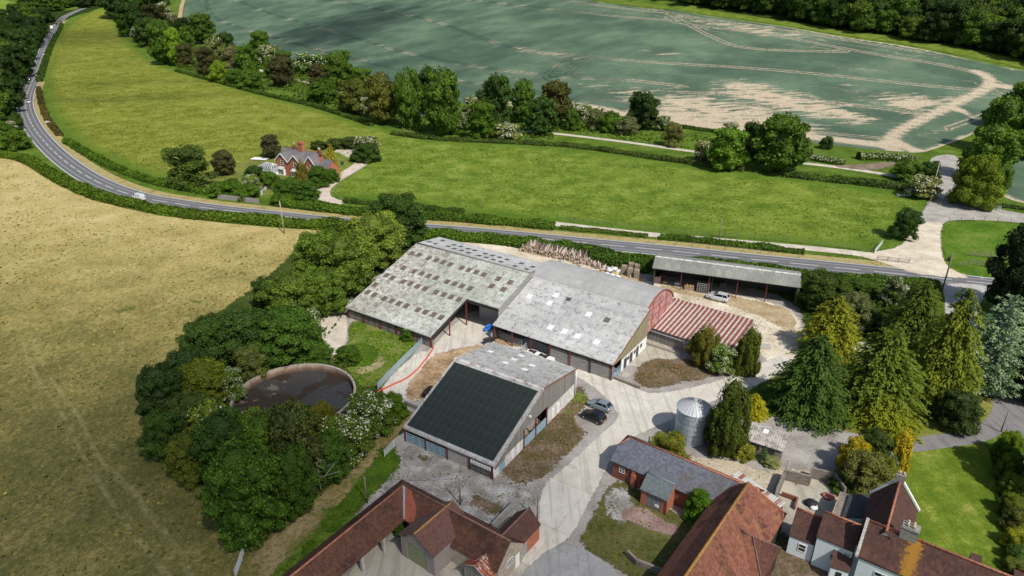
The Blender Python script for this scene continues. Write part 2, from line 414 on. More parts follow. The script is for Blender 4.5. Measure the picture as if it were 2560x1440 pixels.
def crop_mat():
    m = NT("crop_leaves"); b = m.attr('bare'); tr = m.attr('tram'); soil = m.attr('soil')
    rows = m.noise(2.2, 5, .85, m.sc(m.pos(), (.2, 1.3, 1), (0, 0, ROWA))); sm = m.noise(1.6, 6, .9); mid = m.noise(.03, 4, .6); fine = m.noise(7, 3, .7)
    c = m.ramp(m.step(m.m('ADD', m.m('MULTIPLY', mid, .6), m.m('MULTIPLY', sm, .4)), .38, .64), [(0, (.066, .110, .074)), (.5, (.098, .155, .100)), (1, (.150, .215, .138))])
    c = m.mix(m.m('MULTIPLY', m.step(rows, .55, .75), .35), c, (.15, .23, .155))
    c = m.mix(m.m('MULTIPLY', m.step(m.noise(1.1, 5, .9), .55, .66), .5), c, (.035, .07, .048))
    soilc = m.ramp(m.step(m.noise(1.2, 5, .75), .3, .7), [(0, (.36, .27, .18)), (.5, (.52, .43, .31)), (1, (.66, .58, .44))])
    rag = m.m('ADD', m.m('MULTIPLY', rows, .65), m.m('MULTIPLY', sm, .35))
    fr = m.noise(.25, 4, .65, m.sc(m.pos(), (.35, 1.4, 1), (0, 0, ROWA)))
    rg2 = m.m('ADD', m.m('MULTIPLY', m.m('SUBTRACT', rag, .5), 2.6), m.m('MULTIPLY', m.m('SUBTRACT', fr, .5), 2.6))
    f = m.step(m.m('ADD', b, m.m('MULTIPLY', rg2, m.m('ADD', .35, m.m('MULTIPLY', b, .9)))), .48, .80)
    spot = m.m('MULTIPLY', m.step(m.noise(.12, 5, .7, m.sc(m.pos(), (.25, 1.3, 1), (0, 0, ROWA))), .60, .72), m.step(rag, .48, .60))
    f = m.m('MAXIMUM', f, m.m('MULTIPLY', spot, m.attr('sp')))
    # wheelings: a pair of lines either side of each pass
    a = m.m('ABSOLUTE', m.m('SUBTRACT', m.m('ABSOLUTE', tr), 1.4))
    wl = m.m('MULTIPLY', m.step(a, 1.1, .3), m.step(m.noise(.35, 4, .7), .25, .5))
    vis = m.step(m.noise(.03, 3, .6), .48, .60)
    dark = m.m('MULTIPLY', wl, .8); c = m.mix(dark, c, (.025, .06, .04))
    c = m.mix(m.m('MAXIMUM', f, m.m('MULTIPLY', m.m('MULTIPLY', wl, m.step(rag, .44, .54)), m.m('MAXIMUM', vis, m.attr('tsoil')))), c, soilc)
    c = m.mix(m.step(m.m('ADD', soil, m.m('MULTIPLY', m.m('SUBTRACT', rag, .5), 2.2)), .30, .62), c, soilc)
    return m.bsdf(c, .95, m.bump(m.m('ADD', rows, m.m('MULTIPLY', fine, .7)), .6, .35), .1)
def asphalt_mat():
    m = NT("asphalt"); sd = m.attr('side'); a = m.m('ABSOLUTE', sd)
    w1 = m.m('MULTIPLY', m.step(m.m('ABSOLUTE', m.m('SUBTRACT', a, .30)), .13, .02), 1.0)
    w2 = m.m('MULTIPLY', m.step(m.m('ABSOLUTE', m.m('SUBTRACT', a, .70)), .13, .02), 1.0)
    n = m.noise(.6, 5, .7); f = m.noise(14, 3, .7)
    c = m.ramp(m.m('ADD', m.m('MULTIPLY', n, .6), m.m('MULTIPLY', f, .4)), [(.25, (.12, .12, .125)), (.75, (.21, .21, .215))])
    c = m.mix(m.m('MULTIPLY', m.m('MAXIMUM', w1, w2), .55), c, (.085, .085, .09))
    pale = m.step(m.m('ABSOLUTE', m.m('SUBTRACT', a, .5)), .12, .02); c = m.mix(m.m('MULTIPLY', pale, .45), c, (.32, .32, .325))
    return m.bsdf(c, .8, m.bump(f, .2, .03), .25)
def concrete_mat(name, c0=(.42, .39, .34), c1=(.66, .63, .56), bay=5.5, rot=36, dirt=.5, edge=0.0):
    m = NT(name); n = m.noise(.35, 5, .65); f = m.noise(9, 4, .7); st = m.noise(.9, 4, .7, m.sc(m.pos(), (1, .15, 1), (0, 0, R(rot))))
    c = m.ramp(m.m('ADD', m.m('MULTIPLY', n, .5), m.m('ADD', m.m('MULTIPLY', f, .2), m.m('MULTIPLY', st, .3))), [(.3, c0), (.5, tuple((a + b) / 2 for a, b in zip(c0, c1))), (.68, c1)])
    q = m.sep(m.sc(m.pos(), (1, 1, 1), (0, 0, R(rot))))
    def jt(v, b): return m.step(m.m('ABSOLUTE', m.m('SUBTRACT', m.m('FRACT', m.m('DIVIDE', v, b)), .5)), .488, .497)
    j = m.m('MAXIMUM', jt(q[0], bay), jt(q[1], bay * 1.6))
    c = m.mix(m.m('MULTIPLY', j, .3), c, (.16, .15, .12)); c = m.mix(m.m('MULTIPLY', m.step(m.m('ABSOLUTE', m.m('SUBTRACT', m.noise(.12, 3, .5), .5)), .0035, .001), .3), c, (.12, .11, .085))
    ty = m.m('MULTIPLY', m.step(m.noise(.7, 3, .6, m.sc(m.pos(), (1.6, .08, 1), (0, 0, R(rot)))), .52, .62), .35); c = m.mix(ty, c, tuple(v * .62 for v in c0))
    c = m.mix(m.m('MULTIPLY', m.step(m.noise(.5, 5, .75), .58, .72), dirt), c, (.26, .20, .13))
    c = m.mix(m.m('MULTIPLY', m.step(m.noise(2.4, 4, .7), .68, .74), .5), c, (.2, .18, .14))
    al = None
    if edge:
        al = m.step(m.m('SUBTRACT', m.m('DIVIDE', m.attr('edge'), edge), m.m('MULTIPLY', m.m('SUBTRACT', m.noise(1.2, 5, .75), .4), 2.0)), 0, .3)
    return m.bsdf(c, .85, m.bump(f, .15, .03), .2, alpha=al)
# ---- base: one terrain sheet to the horizon
xs = np.concatenate([np.arange(-3000, -700, 60), np.arange(-700, 600, 6), np.arange(600, 3001, 60)])
ys = np.concatenate([np.arange(-600, 20, 40), np.arange(20, 1150, 6), np.arange(1150, 4500, 70)])
gx, gy = np.meshgrid(xs, ys); nx, ny = len(xs), len(ys)
i = np.arange((ny - 1) * (nx - 1)); r_, c_ = i // (nx - 1), i % (nx - 1); a = r_ * nx + c_
rough_grass = gmat("rough_grass", [(.035, .07, .008), (.07, .13, .012), (.11, .18, .02), (.19, .23, .05)], .12, 1.2, .55, fleck=((.3, .3, .12), .66, 3.0), bump=.8)
gme = npmesh("ground", np.column_stack([gx.ravel(), gy.ravel(), ter(gx.ravel(), gy.ravel()) - .004]), np.column_stack([a, a + 1, a + nx + 1, a + nx]), [rough_grass], smooth=True)
go = bpy.data.objects.new("ground", gme); link(go); tag(go, kind='structure')
# ---- fields
def sm01(v, a, b): t = np.clip((v - a) / (b - a), 0, 1); return t * t * (3 - 2 * t)
meadow = wpoly([(235, 22), (275, 18), (292, 60), (325, 110), (375, 150), (430, 172), (500, 192), (600, 222), (700, 250), (800, 275), (880, 300), (980, 328), (1100, 350), (1250, 358), (1400, 372), (1560, 388), (1700, 408), (1850, 430), (1960, 444), (2100, 462), (2230, 478), (2318, 488), (2322, 505), (2290, 555), (2245, 598), (2190, 628), (2000, 606), (1800, 590), (1600, 574), (1390, 556), (1200, 532), (1060, 513), (900, 497), (830, 492), (700, 500), (560, 488), (420, 455), (300, 412), (205, 368), (152, 318), (115, 250), (108, 180), (122, 110), (165, 60)], step=6)
cut = -42.0
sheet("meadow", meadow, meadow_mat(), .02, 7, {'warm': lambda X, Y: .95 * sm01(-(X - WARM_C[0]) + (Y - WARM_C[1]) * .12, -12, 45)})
trk1 = GP([(70, 860), (110, 950), (180, 1040), (220, 1130), (270, 1210), (320, 1290), (400, 1380), (450, 1460)])
trk2 = GP([(300, 1200), (340, 1270), (400, 1340), (470, 1440)])
trk1 = [tuple(q) for q in smooth_line(trk1, 3)]; trk2 = [tuple(q) for q in smooth_line(trk2, 3)]
def trkd(X, Y):
    (a, s), (b, t) = dline(X, Y, trk1), dline(X, Y, trk2); return np.clip(np.where(a < b, a * s, b * t), -40, 40)
dry = wpoly([(-700, 300), (-300, 340), (0, 372), (60, 395), (130, 445), (230, 488), (350, 522), (500, 552), (690, 570), (880, 580), (960, 600), (900, 680), (850, 760), (800, 830), (860, 900), (1000, 1000), (1010, 1060), (950, 1120), (860, 1215), (760, 1320), (640, 1430), (560, 1500), (420, 1700), (-300, 1700), (-1400, 1200), (-1300, 600)], step=5)
sheet("dry_meadow", dry, dry_mat(), 0.0, 3.5, {'straw_and_shade': lambda X, Y: sm01(Y, 70, 200), 'trk': trkd})  # nearer ground darker: greener grass plus some cloud shade put into the colour
crop = wpoly([(500, -60), (455, 20), (462, 72), (540, 110), (640, 155), (800, 175), (900, 205), (1000, 225), (1160, 262), (1300, 272), (1420, 268), (1560, 292), (1660, 305), (1760, 322), (1900, 340), (2000, 352), (2150, 372), (2230, 378), (2300, 384), (2350, 368), (2470, 318), (2500, 290), (2530, 250), (2575, 215), (2640, 190), (2600, 172), (2560, 180), (2400, 143), (2250, 112), (2130, 97), (1950, 64), (1700, 32), (1500, 7), (1350, -22), (1000, -55)], step=4)
trams_px = [[(515, 0), (520, 25), (545, 50), (620, 75), (760, 115), (950, 165), (1140, 205), (1290, 215)],
            [(545, -10), (600, 0), (700, 40), (860, 85), (1000, 130), (1200, 170), (1400, 195), (1560, 198), (1700, 215)],
            [(640, -20), (850, 0), (960, 25), (1100, 55), (1200, 95), (1300, 125), (1440, 142), (1620, 156), (1760, 163), (1900, 172), (2100, 190), (2250, 208), (2400, 222), (2460, 226)],
            [(1000, -20), (1300, 12), (1500, 38), (1700, 60), (1900, 82), (2050, 110), (2200, 138), (2350, 160), (2440, 180), (2500, 210), (2540, 222)],
            [(1300, -20), (1500, 15), (1700, 40), (1900, 65), (2100, 98), (2300, 130)],
            [(1290, 215), (1450, 268), (1600, 283), (1720, 294), (1880, 310), (2050, 332), (2200, 345)],
            [(1385, 205), (1363, 195), (1368, 185), (1400, 158), (1440, 145), (1480, 140)],
            [(1385, 208), (1420, 185), (1450, 160), (1480, 142)],
            [(1700, 230), (1800, 236), (1950, 245), (2100, 258), (2260, 278)],
            [(1700, 290), (1640, 260), (1500, 250)],
            [(2370, 320), (2430, 300), (2500, 270), (2540, 240)], [(1400, 270), (1470, 230), (1500, 228)],
            [(1560, -10), (1800, 110), (1900, 125), (2110, 130)]]
trams = [[tuple(p) for p in smooth_line(GP(t), 4)] for t in trams_px]
def tramd(X, Y):
    B = np.full(X.shape, 1e9); Sg = np.ones(X.shape)
    for t in trams:
        d, s_ = dline(X, Y, t); b = d < B; B = np.where(b, d, B); Sg = np.where(b, s_, Sg)
    return np.clip(B * Sg, -60, 60)
soil_px = [([(1410, 262), (1500, 272), (1560, 290), (1660, 300), (1800, 318), (1950, 335), (2100, 350), (2200, 362)], 5.5),
           ([(1160, 262), (1240, 250), (1300, 268)], 2.5),
           ([(2230, 375), (2222, 352), (2240, 330), (2300, 300), (2380, 262), (2440, 235), (2480, 212), (2470, 190), (2440, 178)], 3.2),
           ([(2230, 350), (2300, 385), (2330, 390)], 3.5), ([(2480, 212), (2540, 222), (2600, 210)], 3.5),
           ([(2390, 270), (2440, 292), (2450, 300)], 1.6), ([(2310, 384), (2400, 350), (2480, 318)], 1.8),
           ([(1500, 5), (1700, 31), (1950, 63), (2130, 97), (2250, 112), (2400, 142), (2560, 178)], 1.0)]
soil_l = [(smooth_line(GP(p), 4), w_) for p, w_ in soil_px]
def soilf(X, Y):
    o = np.zeros(X.shape)
    for l, w_ in soil_l: o = np.maximum(o, np.clip(1.0 - dline(X, Y, [tuple(q) for q in l])[0] / w_ * .62, 0, 1))
    return o
bare_px = [([(1500, 285), (1620, 268), (1650, 240), (1740, 235), (1780, 250), (1900, 262), (2000, 300), (2080, 330), (2000, 345), (1800, 325), (1650, 310)], 1.0),
           ([(1770, 205), (1830, 200), (1960, 225), (2120, 262), (2190, 300), (2120, 310), (1980, 285), (1880, 262), (1790, 235)], .95),
           ([(2120, 215), (2160, 235), (2290, 240), (2400, 245), (2370, 270), (2290, 290), (2200, 262)], .95),
           ([(1520, 232), (1580, 215), (1660, 240), (1650, 262), (1560, 262)], .75), ([(1390, 215), (1480, 205), (1580, 208), (1560, 216), (1450, 222)], .6),
           ([(1700, 42), (1900, 62), (2000, 80), (2060, 100), (1900, 90), (1740, 62)], .75), ([(2060, 160), (2200, 172), (2240, 182), (2120, 178)], .7),
           ([(1280, 118), (1400, 132), (1480, 142), (1440, 146), (1330, 134)], .8), ([(1600, 125), (1700, 132), (1720, 140), (1620, 136)], .7),
           ([(1700, 160), (1900, 165), (1990, 175), (1900, 178), (1750, 170)], .5), ([(2320, 340), (2420, 310), (2500, 250), (2520, 230), (2470, 240), (2350, 300)], .35)]
bare_p = [([tuple(q) for q in GP(p)], k) for p, k in bare_px]
def baref(X, Y):
    o = np.zeros(X.shape)
    for p, k in bare_p: o = np.maximum(o, k * .90 * np.clip(.58 + sdpoly(X, Y, p) / 24, 0, 1))
    return o
PXC = G(1280, 150)[0]
sheet("crop_field", crop, crop_mat(), .06, 4.0, {'bare': baref, 'tram': tramd, 'soil': soilf, 'sp': lambda X, Y: sm01(X, -30, 60), 'tsoil': lambda X, Y: sm01(X, 20, 90)})
soilm = gmat("bare_soil", [(.30, .19, .12), (.42, .30, .21), (.52, .42, .31)], .3, 2, .5)
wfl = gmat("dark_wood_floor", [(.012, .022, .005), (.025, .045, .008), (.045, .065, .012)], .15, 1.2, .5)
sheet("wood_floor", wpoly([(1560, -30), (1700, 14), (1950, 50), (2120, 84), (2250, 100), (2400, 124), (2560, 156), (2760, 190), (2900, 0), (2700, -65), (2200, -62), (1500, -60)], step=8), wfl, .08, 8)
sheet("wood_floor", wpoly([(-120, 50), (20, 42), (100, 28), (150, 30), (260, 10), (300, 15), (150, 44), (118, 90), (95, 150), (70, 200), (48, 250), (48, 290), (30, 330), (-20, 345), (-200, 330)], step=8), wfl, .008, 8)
ribbon("field_track", GP([(400, -20), (405, 10), (425, 40), (445, 58)]), 5, soilm, .07)
ribbon("field_track", GP([(462, -10), (452, 20), (447, 58)]), 5, soilm, .075)
crop2 = wpoly([(2478, 470), (2490, 430), (2520, 400), (2560, 380), (2640, 360), (2800, 400), (2800, 540), (2600, 515), (2520, 500)], step=3)
m2 = crop_mat(); sheet("crop_field", crop2, m2, .02, 3, {'bare': lambda X, Y: X * 0, 'tram': lambda X, Y: X * 0 + 50, 'soil': lambda X, Y: np.clip(1.0 - sdpoly(X, Y, crop2) / 3.0, 0, 1), 'sp': lambda X, Y: X * 0, 'tsoil': lambda X, Y: X * 0})
field_rim = gmat("field_edge_grass", [(.08, .12, .015), (.12, .18, .02), (.20, .24, .05)], .2, 1.5, .5)
ribbon("grass_margin", GP([(1380, -30), (1520, 3), (1700, 24), (1950, 55), (2130, 86), (2250, 100), (2400, 128), (2560, 160), (2640, 180)]), 12, field_rim, .10, wfn=lambda t: 5 + 9 * t)
sheet("far_field", wpoly([(-60, 5), (20, -2), (40, 15), (45, 30), (20, 42), (-10, 38), (-80, 30)], step=30), gmat("far_meadow", [(.11, .19, .02), (.16, .24, .03), (.2, .28, .04)], .05, .5), .3, 20)
sheet("grass_paddock", wpoly([(2368, 556), (2560, 560), (2760, 580), (2760, 760), (2560, 715), (2480, 697), (2395, 686), (2368, 655), (2358, 600)], step=2), gmat("paddock_grass", [(.04, .09, .008), (.07, .145, .01), (.11, .19, .02), (.2, .22, .06)], .1, 1.1, .5), .008, 3)
# ---- the main road
road_px = [(215, 18), (180, 32), (152, 46), (131, 75), (115, 110), (103, 145), (93, 175), (80, 205), (70, 226), (63, 250), (63, 268), (70, 293), (86, 324), (112, 356), (146, 390), (190, 424), (240, 454), (300, 479), (365, 497), (430, 507), (520, 521), (650, 535), (780, 549), (920, 561), (1060, 571), (1240, 585), (1340, 595), (1440, 605), (1600, 620), (1748, 634), (1846, 645), (2004, 660), (2192, 679), (2267, 687), (2375, 698), (2474, 709), (2640, 728), (2900, 760)]
road = GP(road_px); RL = smooth_line(road, 2, False, 3)
ribbon("road", road, 7.6, asphalt_mat(), .012, 2)
def offset(L, o):
    out = []; n = len(L)
    for i, p in enumerate(L):
        d = L[min(i + 1, n - 1)] - L[max(i - 1, 0)]; d = d / (np.linalg.norm(d) + 1e-9); out.append(p + np.array([-d[1], d[0]]) * o)
    return out
wpaint = plain("road_paint", (.78, .78, .74), .7, var=.12)
for s_ in (-1, 1):
    ribbon("road_edge_line", offset(RL, 3.45 * s_), .19, wpaint, .020, 2, False)
mb = MB(); run = 0; fine = resample(RL, .75); acc = []
for i in range(len(fine) - 1):
    ph = run % 9; a_, b_ = fine[i], fine[i + 1]; L = np.linalg.norm(b_ - a_)
    if ph < 6.0:
        d = (b_ - a_) / L; nn = np.array([-d[1], d[0]]) * .085
        mb.face([(q[0], q[1], tz(*q) + .022) for q in (a_ - nn, b_ - nn, b_ + nn, a_ + nn)])
    run += L
mb.build("centre_line", wpaint, kind='structure')
verge = gmat("dry_verge", [(.16, .15, .04), (.30, .24, .09), (.46, .38, .18), (.12, .15, .03)], .3, 1.6, .6)
ribbon("road_verge", offset(RL, 5.0), 3.6, verge, .005, 2, False)
ribbon("road_verge", offset(RL, -5.0), 3.0, rough_grass, .006, 2, False)
# ---- lanes and tracks
lane_m = gmat("lane_gravel", [(.40, .35, .28), (.55, .49, .40), (.68, .62, .52)], .4, 3, .5, edge=.5, speck=((.28, .22, .15), .66, 4))
lane_g = gmat("pale_gravel", [(.44, .37, .28), (.62, .54, .42), (.76, .69, .57)], .25, 2.2, .5, edge=.9, speck=((.33, .28, .2), .64, 3.2))
lane_a = gmat("worn_tarmac", [(.27, .25, .225), (.38, .355, .32), (.50, .47, .425)], .3, 2.5, .5, edge=.4, speck=((.2, .19, .17), .68, 5))
ribbon("farm_lane", GP([(560, 158), (640, 172), (700, 190), (765, 205), (840, 225), (920, 250), (1040, 285), (1200, 318), (1300, 326), (1380, 333), (1450, 341), (1550, 353), (1650, 367), (1740, 380), (1860, 392), (1990, 406), (2080, 416), (2150, 426), (2214, 436), (2275, 450), (2325, 465)]), 3.4, lane_m, .03)
dirt_m = gmat("brown_earth", [(.13, .10, .07), (.22, .17, .12), (.32, .26, .19)], .3, 2.2, .5, edge=1.5, fleck=((.09, .13, .03), .6, 1.5))
sheet("earth_patch", wpoly([(2060, 412), (2130, 412), (2200, 405), (2280, 400), (2300, 410), (2240, 412), (2190, 428), (2130, 424)], step=2), dirt_m, .034, 2)
ribbon("service_track", GP([(1385, 559), (1500, 573), (1640, 588), (1800, 601), (1950, 614), (2100, 628), (2195, 640)]), 3.6, lane_m, .024)
sheet("lane", wpoly([(2322, 398), (2345, 388), (2385, 385), (2400, 400), (2402, 432), (2388, 470), (2382, 500), (2420, 511), (2490, 521), (2600, 542), (2800, 566), (2800, 590), (2600, 562), (2480, 551), (2372, 549), (2352, 566), (2352, 600), (2290, 600), (2268, 592), (2292, 550), (2312, 515), (2332, 480), (2342, 445), (2330, 415)], step=2), lane_a, .016, 2)
sheet("gravel_junction", wpoly([(2292, 556), (2366, 552), (2354, 572), (2354, 620), (2364, 662), (2400, 684), (2480, 697), (2480, 702), (2290, 688), (2240, 668), (2180, 648), (2110, 634), (2195, 628), (2245, 618), (2270, 592)], step=1.5), lane_g, .028, 2)
sheet("road_apron", wpoly([(2352, 706), (2485, 712), (2470, 730), (2448, 765), (2440, 800), (2450, 830), (2440, 860), (2380, 850), (2360, 800), (2362, 760), (2358, 730)], step=1.5), gmat("apron_tarmac", [(.33, .32, .30), (.45, .43, .40), (.55, .53, .49)], .3, 2, .5, edge=.4), .024, 2)
ribbon("cottage_drive", GP([(856, 509), (826, 503), (803, 489), (812, 468), (845, 445), (880, 425), (910, 405), (905, 385), (875, 376), (840, 376)]), 4.0, gmat("pink_gravel", [(.46, .37, .31), (.58, .48, .41), (.70, .61, .53)], .3, 2.5, .5, edge=.5), .026, wfn=lambda t: 4.6 + 3.5 * max(0, t - .45))
sheet("cottage_forecourt", wpoly([(832, 370), (880, 372), (905, 385), (912, 402), (880, 398), (850, 385)], step=2), lane_m, .03, 2)
sheet("cottage_lawn", wpoly([(520, 440), (560, 415), (640, 395), (680, 400), (830, 385), (880, 400), (850, 430), (800, 480), (640, 492), (540, 480), (500, 470)], step=2), gmat("garden_grass", [(.09, .12, .02), (.16, .18, .04), (.24, .25, .06)], .15, 1.3, .5, edge=1), .022, 2)
# ================================================================= THE FARMYARD GROUND
def patch(name, px, mat, off, step=1.5, cell=2.0, jag=.0, **k): return sheet(name, wpoly(px, step=step), mat, off, cell, jag=jag, **k)
weeds_m = gmat("weedy_grass", [(.05, .10, .01), (.10, .17, .015), (.17, .22, .04), (.30, .27, .12)], .25, 1.8, .5, edge=1.2, speck=((.35, .30, .18), .66, 2.5), bump=.9)
green_m = gmat("rank_grass", [(.04, .09, .008), (.07, .14, .01), (.12, .19, .02)], .3, 2.2, .5, edge=1.2, bump=.9)
beige_m = gmat("beige_hardcore", [(.40, .33, .23), (.55, .47, .35), (.68, .61, .48), (.78, .71, .60)], .2, 2.0, .5, edge=1.4, speck=((.25, .19, .12), .66, 3))
straw_m = gmat("strawy_ground", [(.27, .19, .10), (.42, .33, .20), (.58, .48, .33)], .3, 2.5, .5, edge=1.6, speck=((.14, .10, .06), .6, 3))
grav_m = gmat("grey_gravel", [(.21, .185, .165), (.33, .305, .28), (.46, .43, .40)], .25, 4, .5, edge=1.2, speck=((.62, .6, .57), .66, 6))
chalk_m = gmat("chalky_gravel", [(.22, .21, .19), (.25, .235, .215), (.36, .345, .32), (.52, .51, .49)], .45, 4.5, .45, edge=1.6, fleck=((.07, .09, .03), .6, 3.0))
brown_m = gmat("brown_weeds", [(.07, .09, .02), (.13, .10, .05), (.20, .14, .09), (.30, .24, .18)], .3, 2.2, .5, edge=1.5, fleck=((.55, .52, .47), .66, 5), bump=.8)
mud_m = gmat("trodden_mud", [(.16, .10, .05), (.30, .20, .11), (.43, .31, .19), (.55, .43, .29)], .25, 1.6, .5, edge=1.3, speck=((.10, .065, .035), .62, 2.4))
sand_m = gmat("sandy_ground", [(.33, .27, .19), (.47, .40, .30), (.60, .53, .42)], .3, 2.4, .5, edge=1.3, speck=((.16, .15, .06), .67, 2))
pink_m = gmat("pink_hardcore", [(.20, .13, .11), (.30, .20, .17), (.40, .30, .26)], .4, 3, .5, edge=1.3, speck=((.62, .6, .58), .66, 5))
mossy_m = gmat("mossy_grass", [(.045, .06, .012), (.08, .095, .02), (.12, .10, .045), (.13, .16, .03)], .2, 1.6, .5, edge=1.2, speck=((.3, .27, .2), .68, 3))
dirtgrass_m = gmat("worn_grass_track", [(.12, .12, .03), (.22, .19, .07), (.33, .26, .13), (.42, .33, .19)], .2, 1.6, .5, edge=2.0, bump=.7, speck=((.15, .11, .06), .64, 1.6))
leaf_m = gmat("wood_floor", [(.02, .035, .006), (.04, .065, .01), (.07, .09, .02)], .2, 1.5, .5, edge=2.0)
conc = concrete_mat("yard_concrete", (.44, .41, .35), (.68, .64, .57), 5.0, 33, .5, edge=.5)
conc2 = concrete_mat("old_concrete", (.30, .28, .23), (.50, .46, .38), 4.6, 33, .6, edge=.4)
conc3 = concrete_mat("grey_concrete", (.24, .24, .24), (.38, .38, .37), 6.0, 33, .4, edge=.4)
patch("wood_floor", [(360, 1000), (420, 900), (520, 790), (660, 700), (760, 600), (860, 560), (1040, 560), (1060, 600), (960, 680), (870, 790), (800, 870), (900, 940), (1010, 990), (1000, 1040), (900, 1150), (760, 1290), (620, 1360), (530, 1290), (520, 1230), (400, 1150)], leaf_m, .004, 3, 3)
patch("farmyard", [(900, 720), (1050, 600), (1180, 598), (1400, 640), (1640, 690), (1700, 690), (2010, 740), (2030, 900), (1900, 960), (1800, 1030), (1960, 1040), (2120, 1060), (2260, 1100), (2240, 1160), (2090, 1180), (2000, 1290), (1960, 1500), (1350, 1700), (700, 1700), (760, 1440), (880, 1300), (1000, 1110), (1000, 960), (850, 900), (800, 860), (810, 790)], grav_m, .008, 3, 3)
patch("chalk_strip", [(1100, 590), (1200, 592), (1330, 620), (1480, 660), (1620, 690), (1650, 740), (1500, 720), (1300, 660), (1120, 620)], beige_m, .012)
patch("shed_forecourt", [(1560, 690), (1640, 705), (1800, 728), (1960, 760), (2010, 800), (2005, 870), (1975, 925), (1925, 915), (1890, 880), (1870, 800), (1700, 760), (1560, 735)], beige_m, .014)
patch("straw_edge", [(1640, 706), (1760, 722), (1900, 752), (1990, 775), (2000, 840), (1960, 830), (1900, 790), (1780, 752), (1650, 726)], straw_m, .018)
patch("straw_edge", [(1480, 668), (1560, 676), (1620, 696), (1625, 740), (1540, 715), (1480, 690)], straw_m, .018)
patch("back_hardstanding", [(2080, 880), (2130, 858), (2200, 845), (2230, 860), (2180, 890), (2110, 900)], beige_m, .016)
patch("cattle_yard", [(1070, 880), (1150, 790), (1200, 770), (1270, 800), (1240, 870), (1340, 875), (1470, 925), (1420, 950), (1240, 880), (1170, 860), (1060, 1020), (980, 985), (940, 985), (985, 930)], conc, .012)
patch("trodden_mud", [(1085, 880), (1180, 862), (1240, 856), (1230, 880), (1150, 900), (1090, 970), (1040, 1022), (1000, 990), (1040, 930)], mud_m, .018)
patch("trodden_mud", [(1220, 832), (1300, 850), (1350, 880), (1300, 885), (1230, 862)], mud_m, .018)
patch("old_slab", [(950, 970), (1000, 915), (1060, 866), (1085, 868), (1050, 930), (1000, 985), (960, 990)], conc, .02)
patch("weed_bank", [(868, 800), (920, 800), (1000, 832), (1060, 850), (1045, 880), (985, 930), (945, 968), (900, 975), (870, 930), (850, 900), (868, 850)], weeds_m, .016)
patch("rank_grass", [(880, 850), (960, 870), (940, 910), (900, 935), (862, 900)], green_m, .02)
patch("bare_straw", [(880, 880), (925, 870), (975, 895), (950, 925), (920, 950), (885, 930)], gmat("strawy_bank", [(.16, .15, .05), (.32, .27, .14), (.48, .40, .26)], .3, 1.6, .5, edge=1.6), .019)
patch("chalk_path", [(800, 790), (850, 770), (872, 800), (868, 850), (850, 880), (840, 920), (815, 915), (812, 870), (800, 830)], lane_m, .022)
patch("worn_track", [(1060, 1040), (1010, 1100), (930, 1190), (830, 1290), (720, 1400), (620, 1520), (480, 1560), (580, 1420), (680, 1330), (800, 1230), (900, 1130), (960, 1060), (1010, 1020)], dirtgrass_m, .012, 3, 3)
patch("grass_bank", [(950, 1110), (1010, 1125), (1000, 1180), (960, 1215), (880, 1290), (800, 1370), (700, 1480), (640, 1500), (760, 1360), (870, 1230), (930, 1150)], green_m, .016)
patch("chalk_gravel", [(990, 1120), (1040, 1110), (1140, 1150), (1240, 1205), (1340, 1215), (1350, 1290), (1240, 1290), (1130, 1240), (1010, 1190)], chalk_m, .014)
patch("chalk_gravel", [(930, 1225), (990, 1185), (1090, 1210), (1220, 1280), (1340, 1310), (1330, 1340), (1240, 1330), (1080, 1290), (960, 1250)], chalk_m, .016)
patch("brown_weeds", [(1010, 1125), (1100, 1145), (1190, 1180), (1150, 1180), (1060, 1160), (1000, 1150)], brown_m, .019)
patch("brown_weeds", [(1130, 1230), (1200, 1235), (1290, 1265), (1240, 1300), (1160, 1270)], brown_m, .02)
patch("weed_patch", [(1440, 950), (1474, 985), (1480, 1010), (1450, 1030), (1440, 1060), (1480, 1080), (1430, 1130), (1370, 1190), (1310, 1215), (1250, 1200), (1240, 1180), (1300, 1100), (1370, 1020)], brown_m, .02)
patch("weed_patch", [(1443, 955), (1475, 985), (1470, 1005), (1420, 1045), (1395, 1030)], weeds_m, .024)
patch("concrete_road", [(1180, 850), (1300, 862), (1440, 905), (1540, 945), (1600, 975), (1640, 985), (1760, 962), (1860, 925), (1940, 890), (1995, 880), (1990, 910), (1910, 960), (1760, 1012), (1650, 1065), (1600, 1085), (1545, 1125), (1505, 1200), (1470, 1270), (1430, 1345), (1395, 1365), (1320, 1440), (1240, 1440), (1345, 1330), (1345, 1215), (1420, 1160), (1480, 1100), (1535, 1055), (1546, 1035), (1505, 985), (1440, 940), (1300, 885)], conc, .024, .8, 2)
patch("weed_island", [(1570, 945), (1610, 895), (1700, 895), (1760, 905), (1830, 935), (1790, 945), (1720, 955), (1640, 975), (1600, 970)], brown_m, .028)
patch("barn_apron", [(1540, 940), (1610, 845), (1640, 850), (1700, 880), (1690, 905), (1620, 895), (1575, 950)], conc2, .02, .8)
patch("grass_bank", [(1800, 1000), (1900, 965), (1990, 950), (1960, 1030), (1870, 1050), (1760, 1030)], green_m, .03)
patch("grass_bank", [(1610, 1090), (1680, 1065), (1690, 1120), (1700, 1160), (1640, 1140)], weeds_m, .03)
patch("sandy_yard", [(1660, 1130), (1760, 1140), (1850, 1150), (1900, 1175), (1980, 1165), (2080, 1170), (2060, 1205), (1980, 1220), (1930, 1240), (1860, 1220), (1780, 1190)], sand_m, .014)
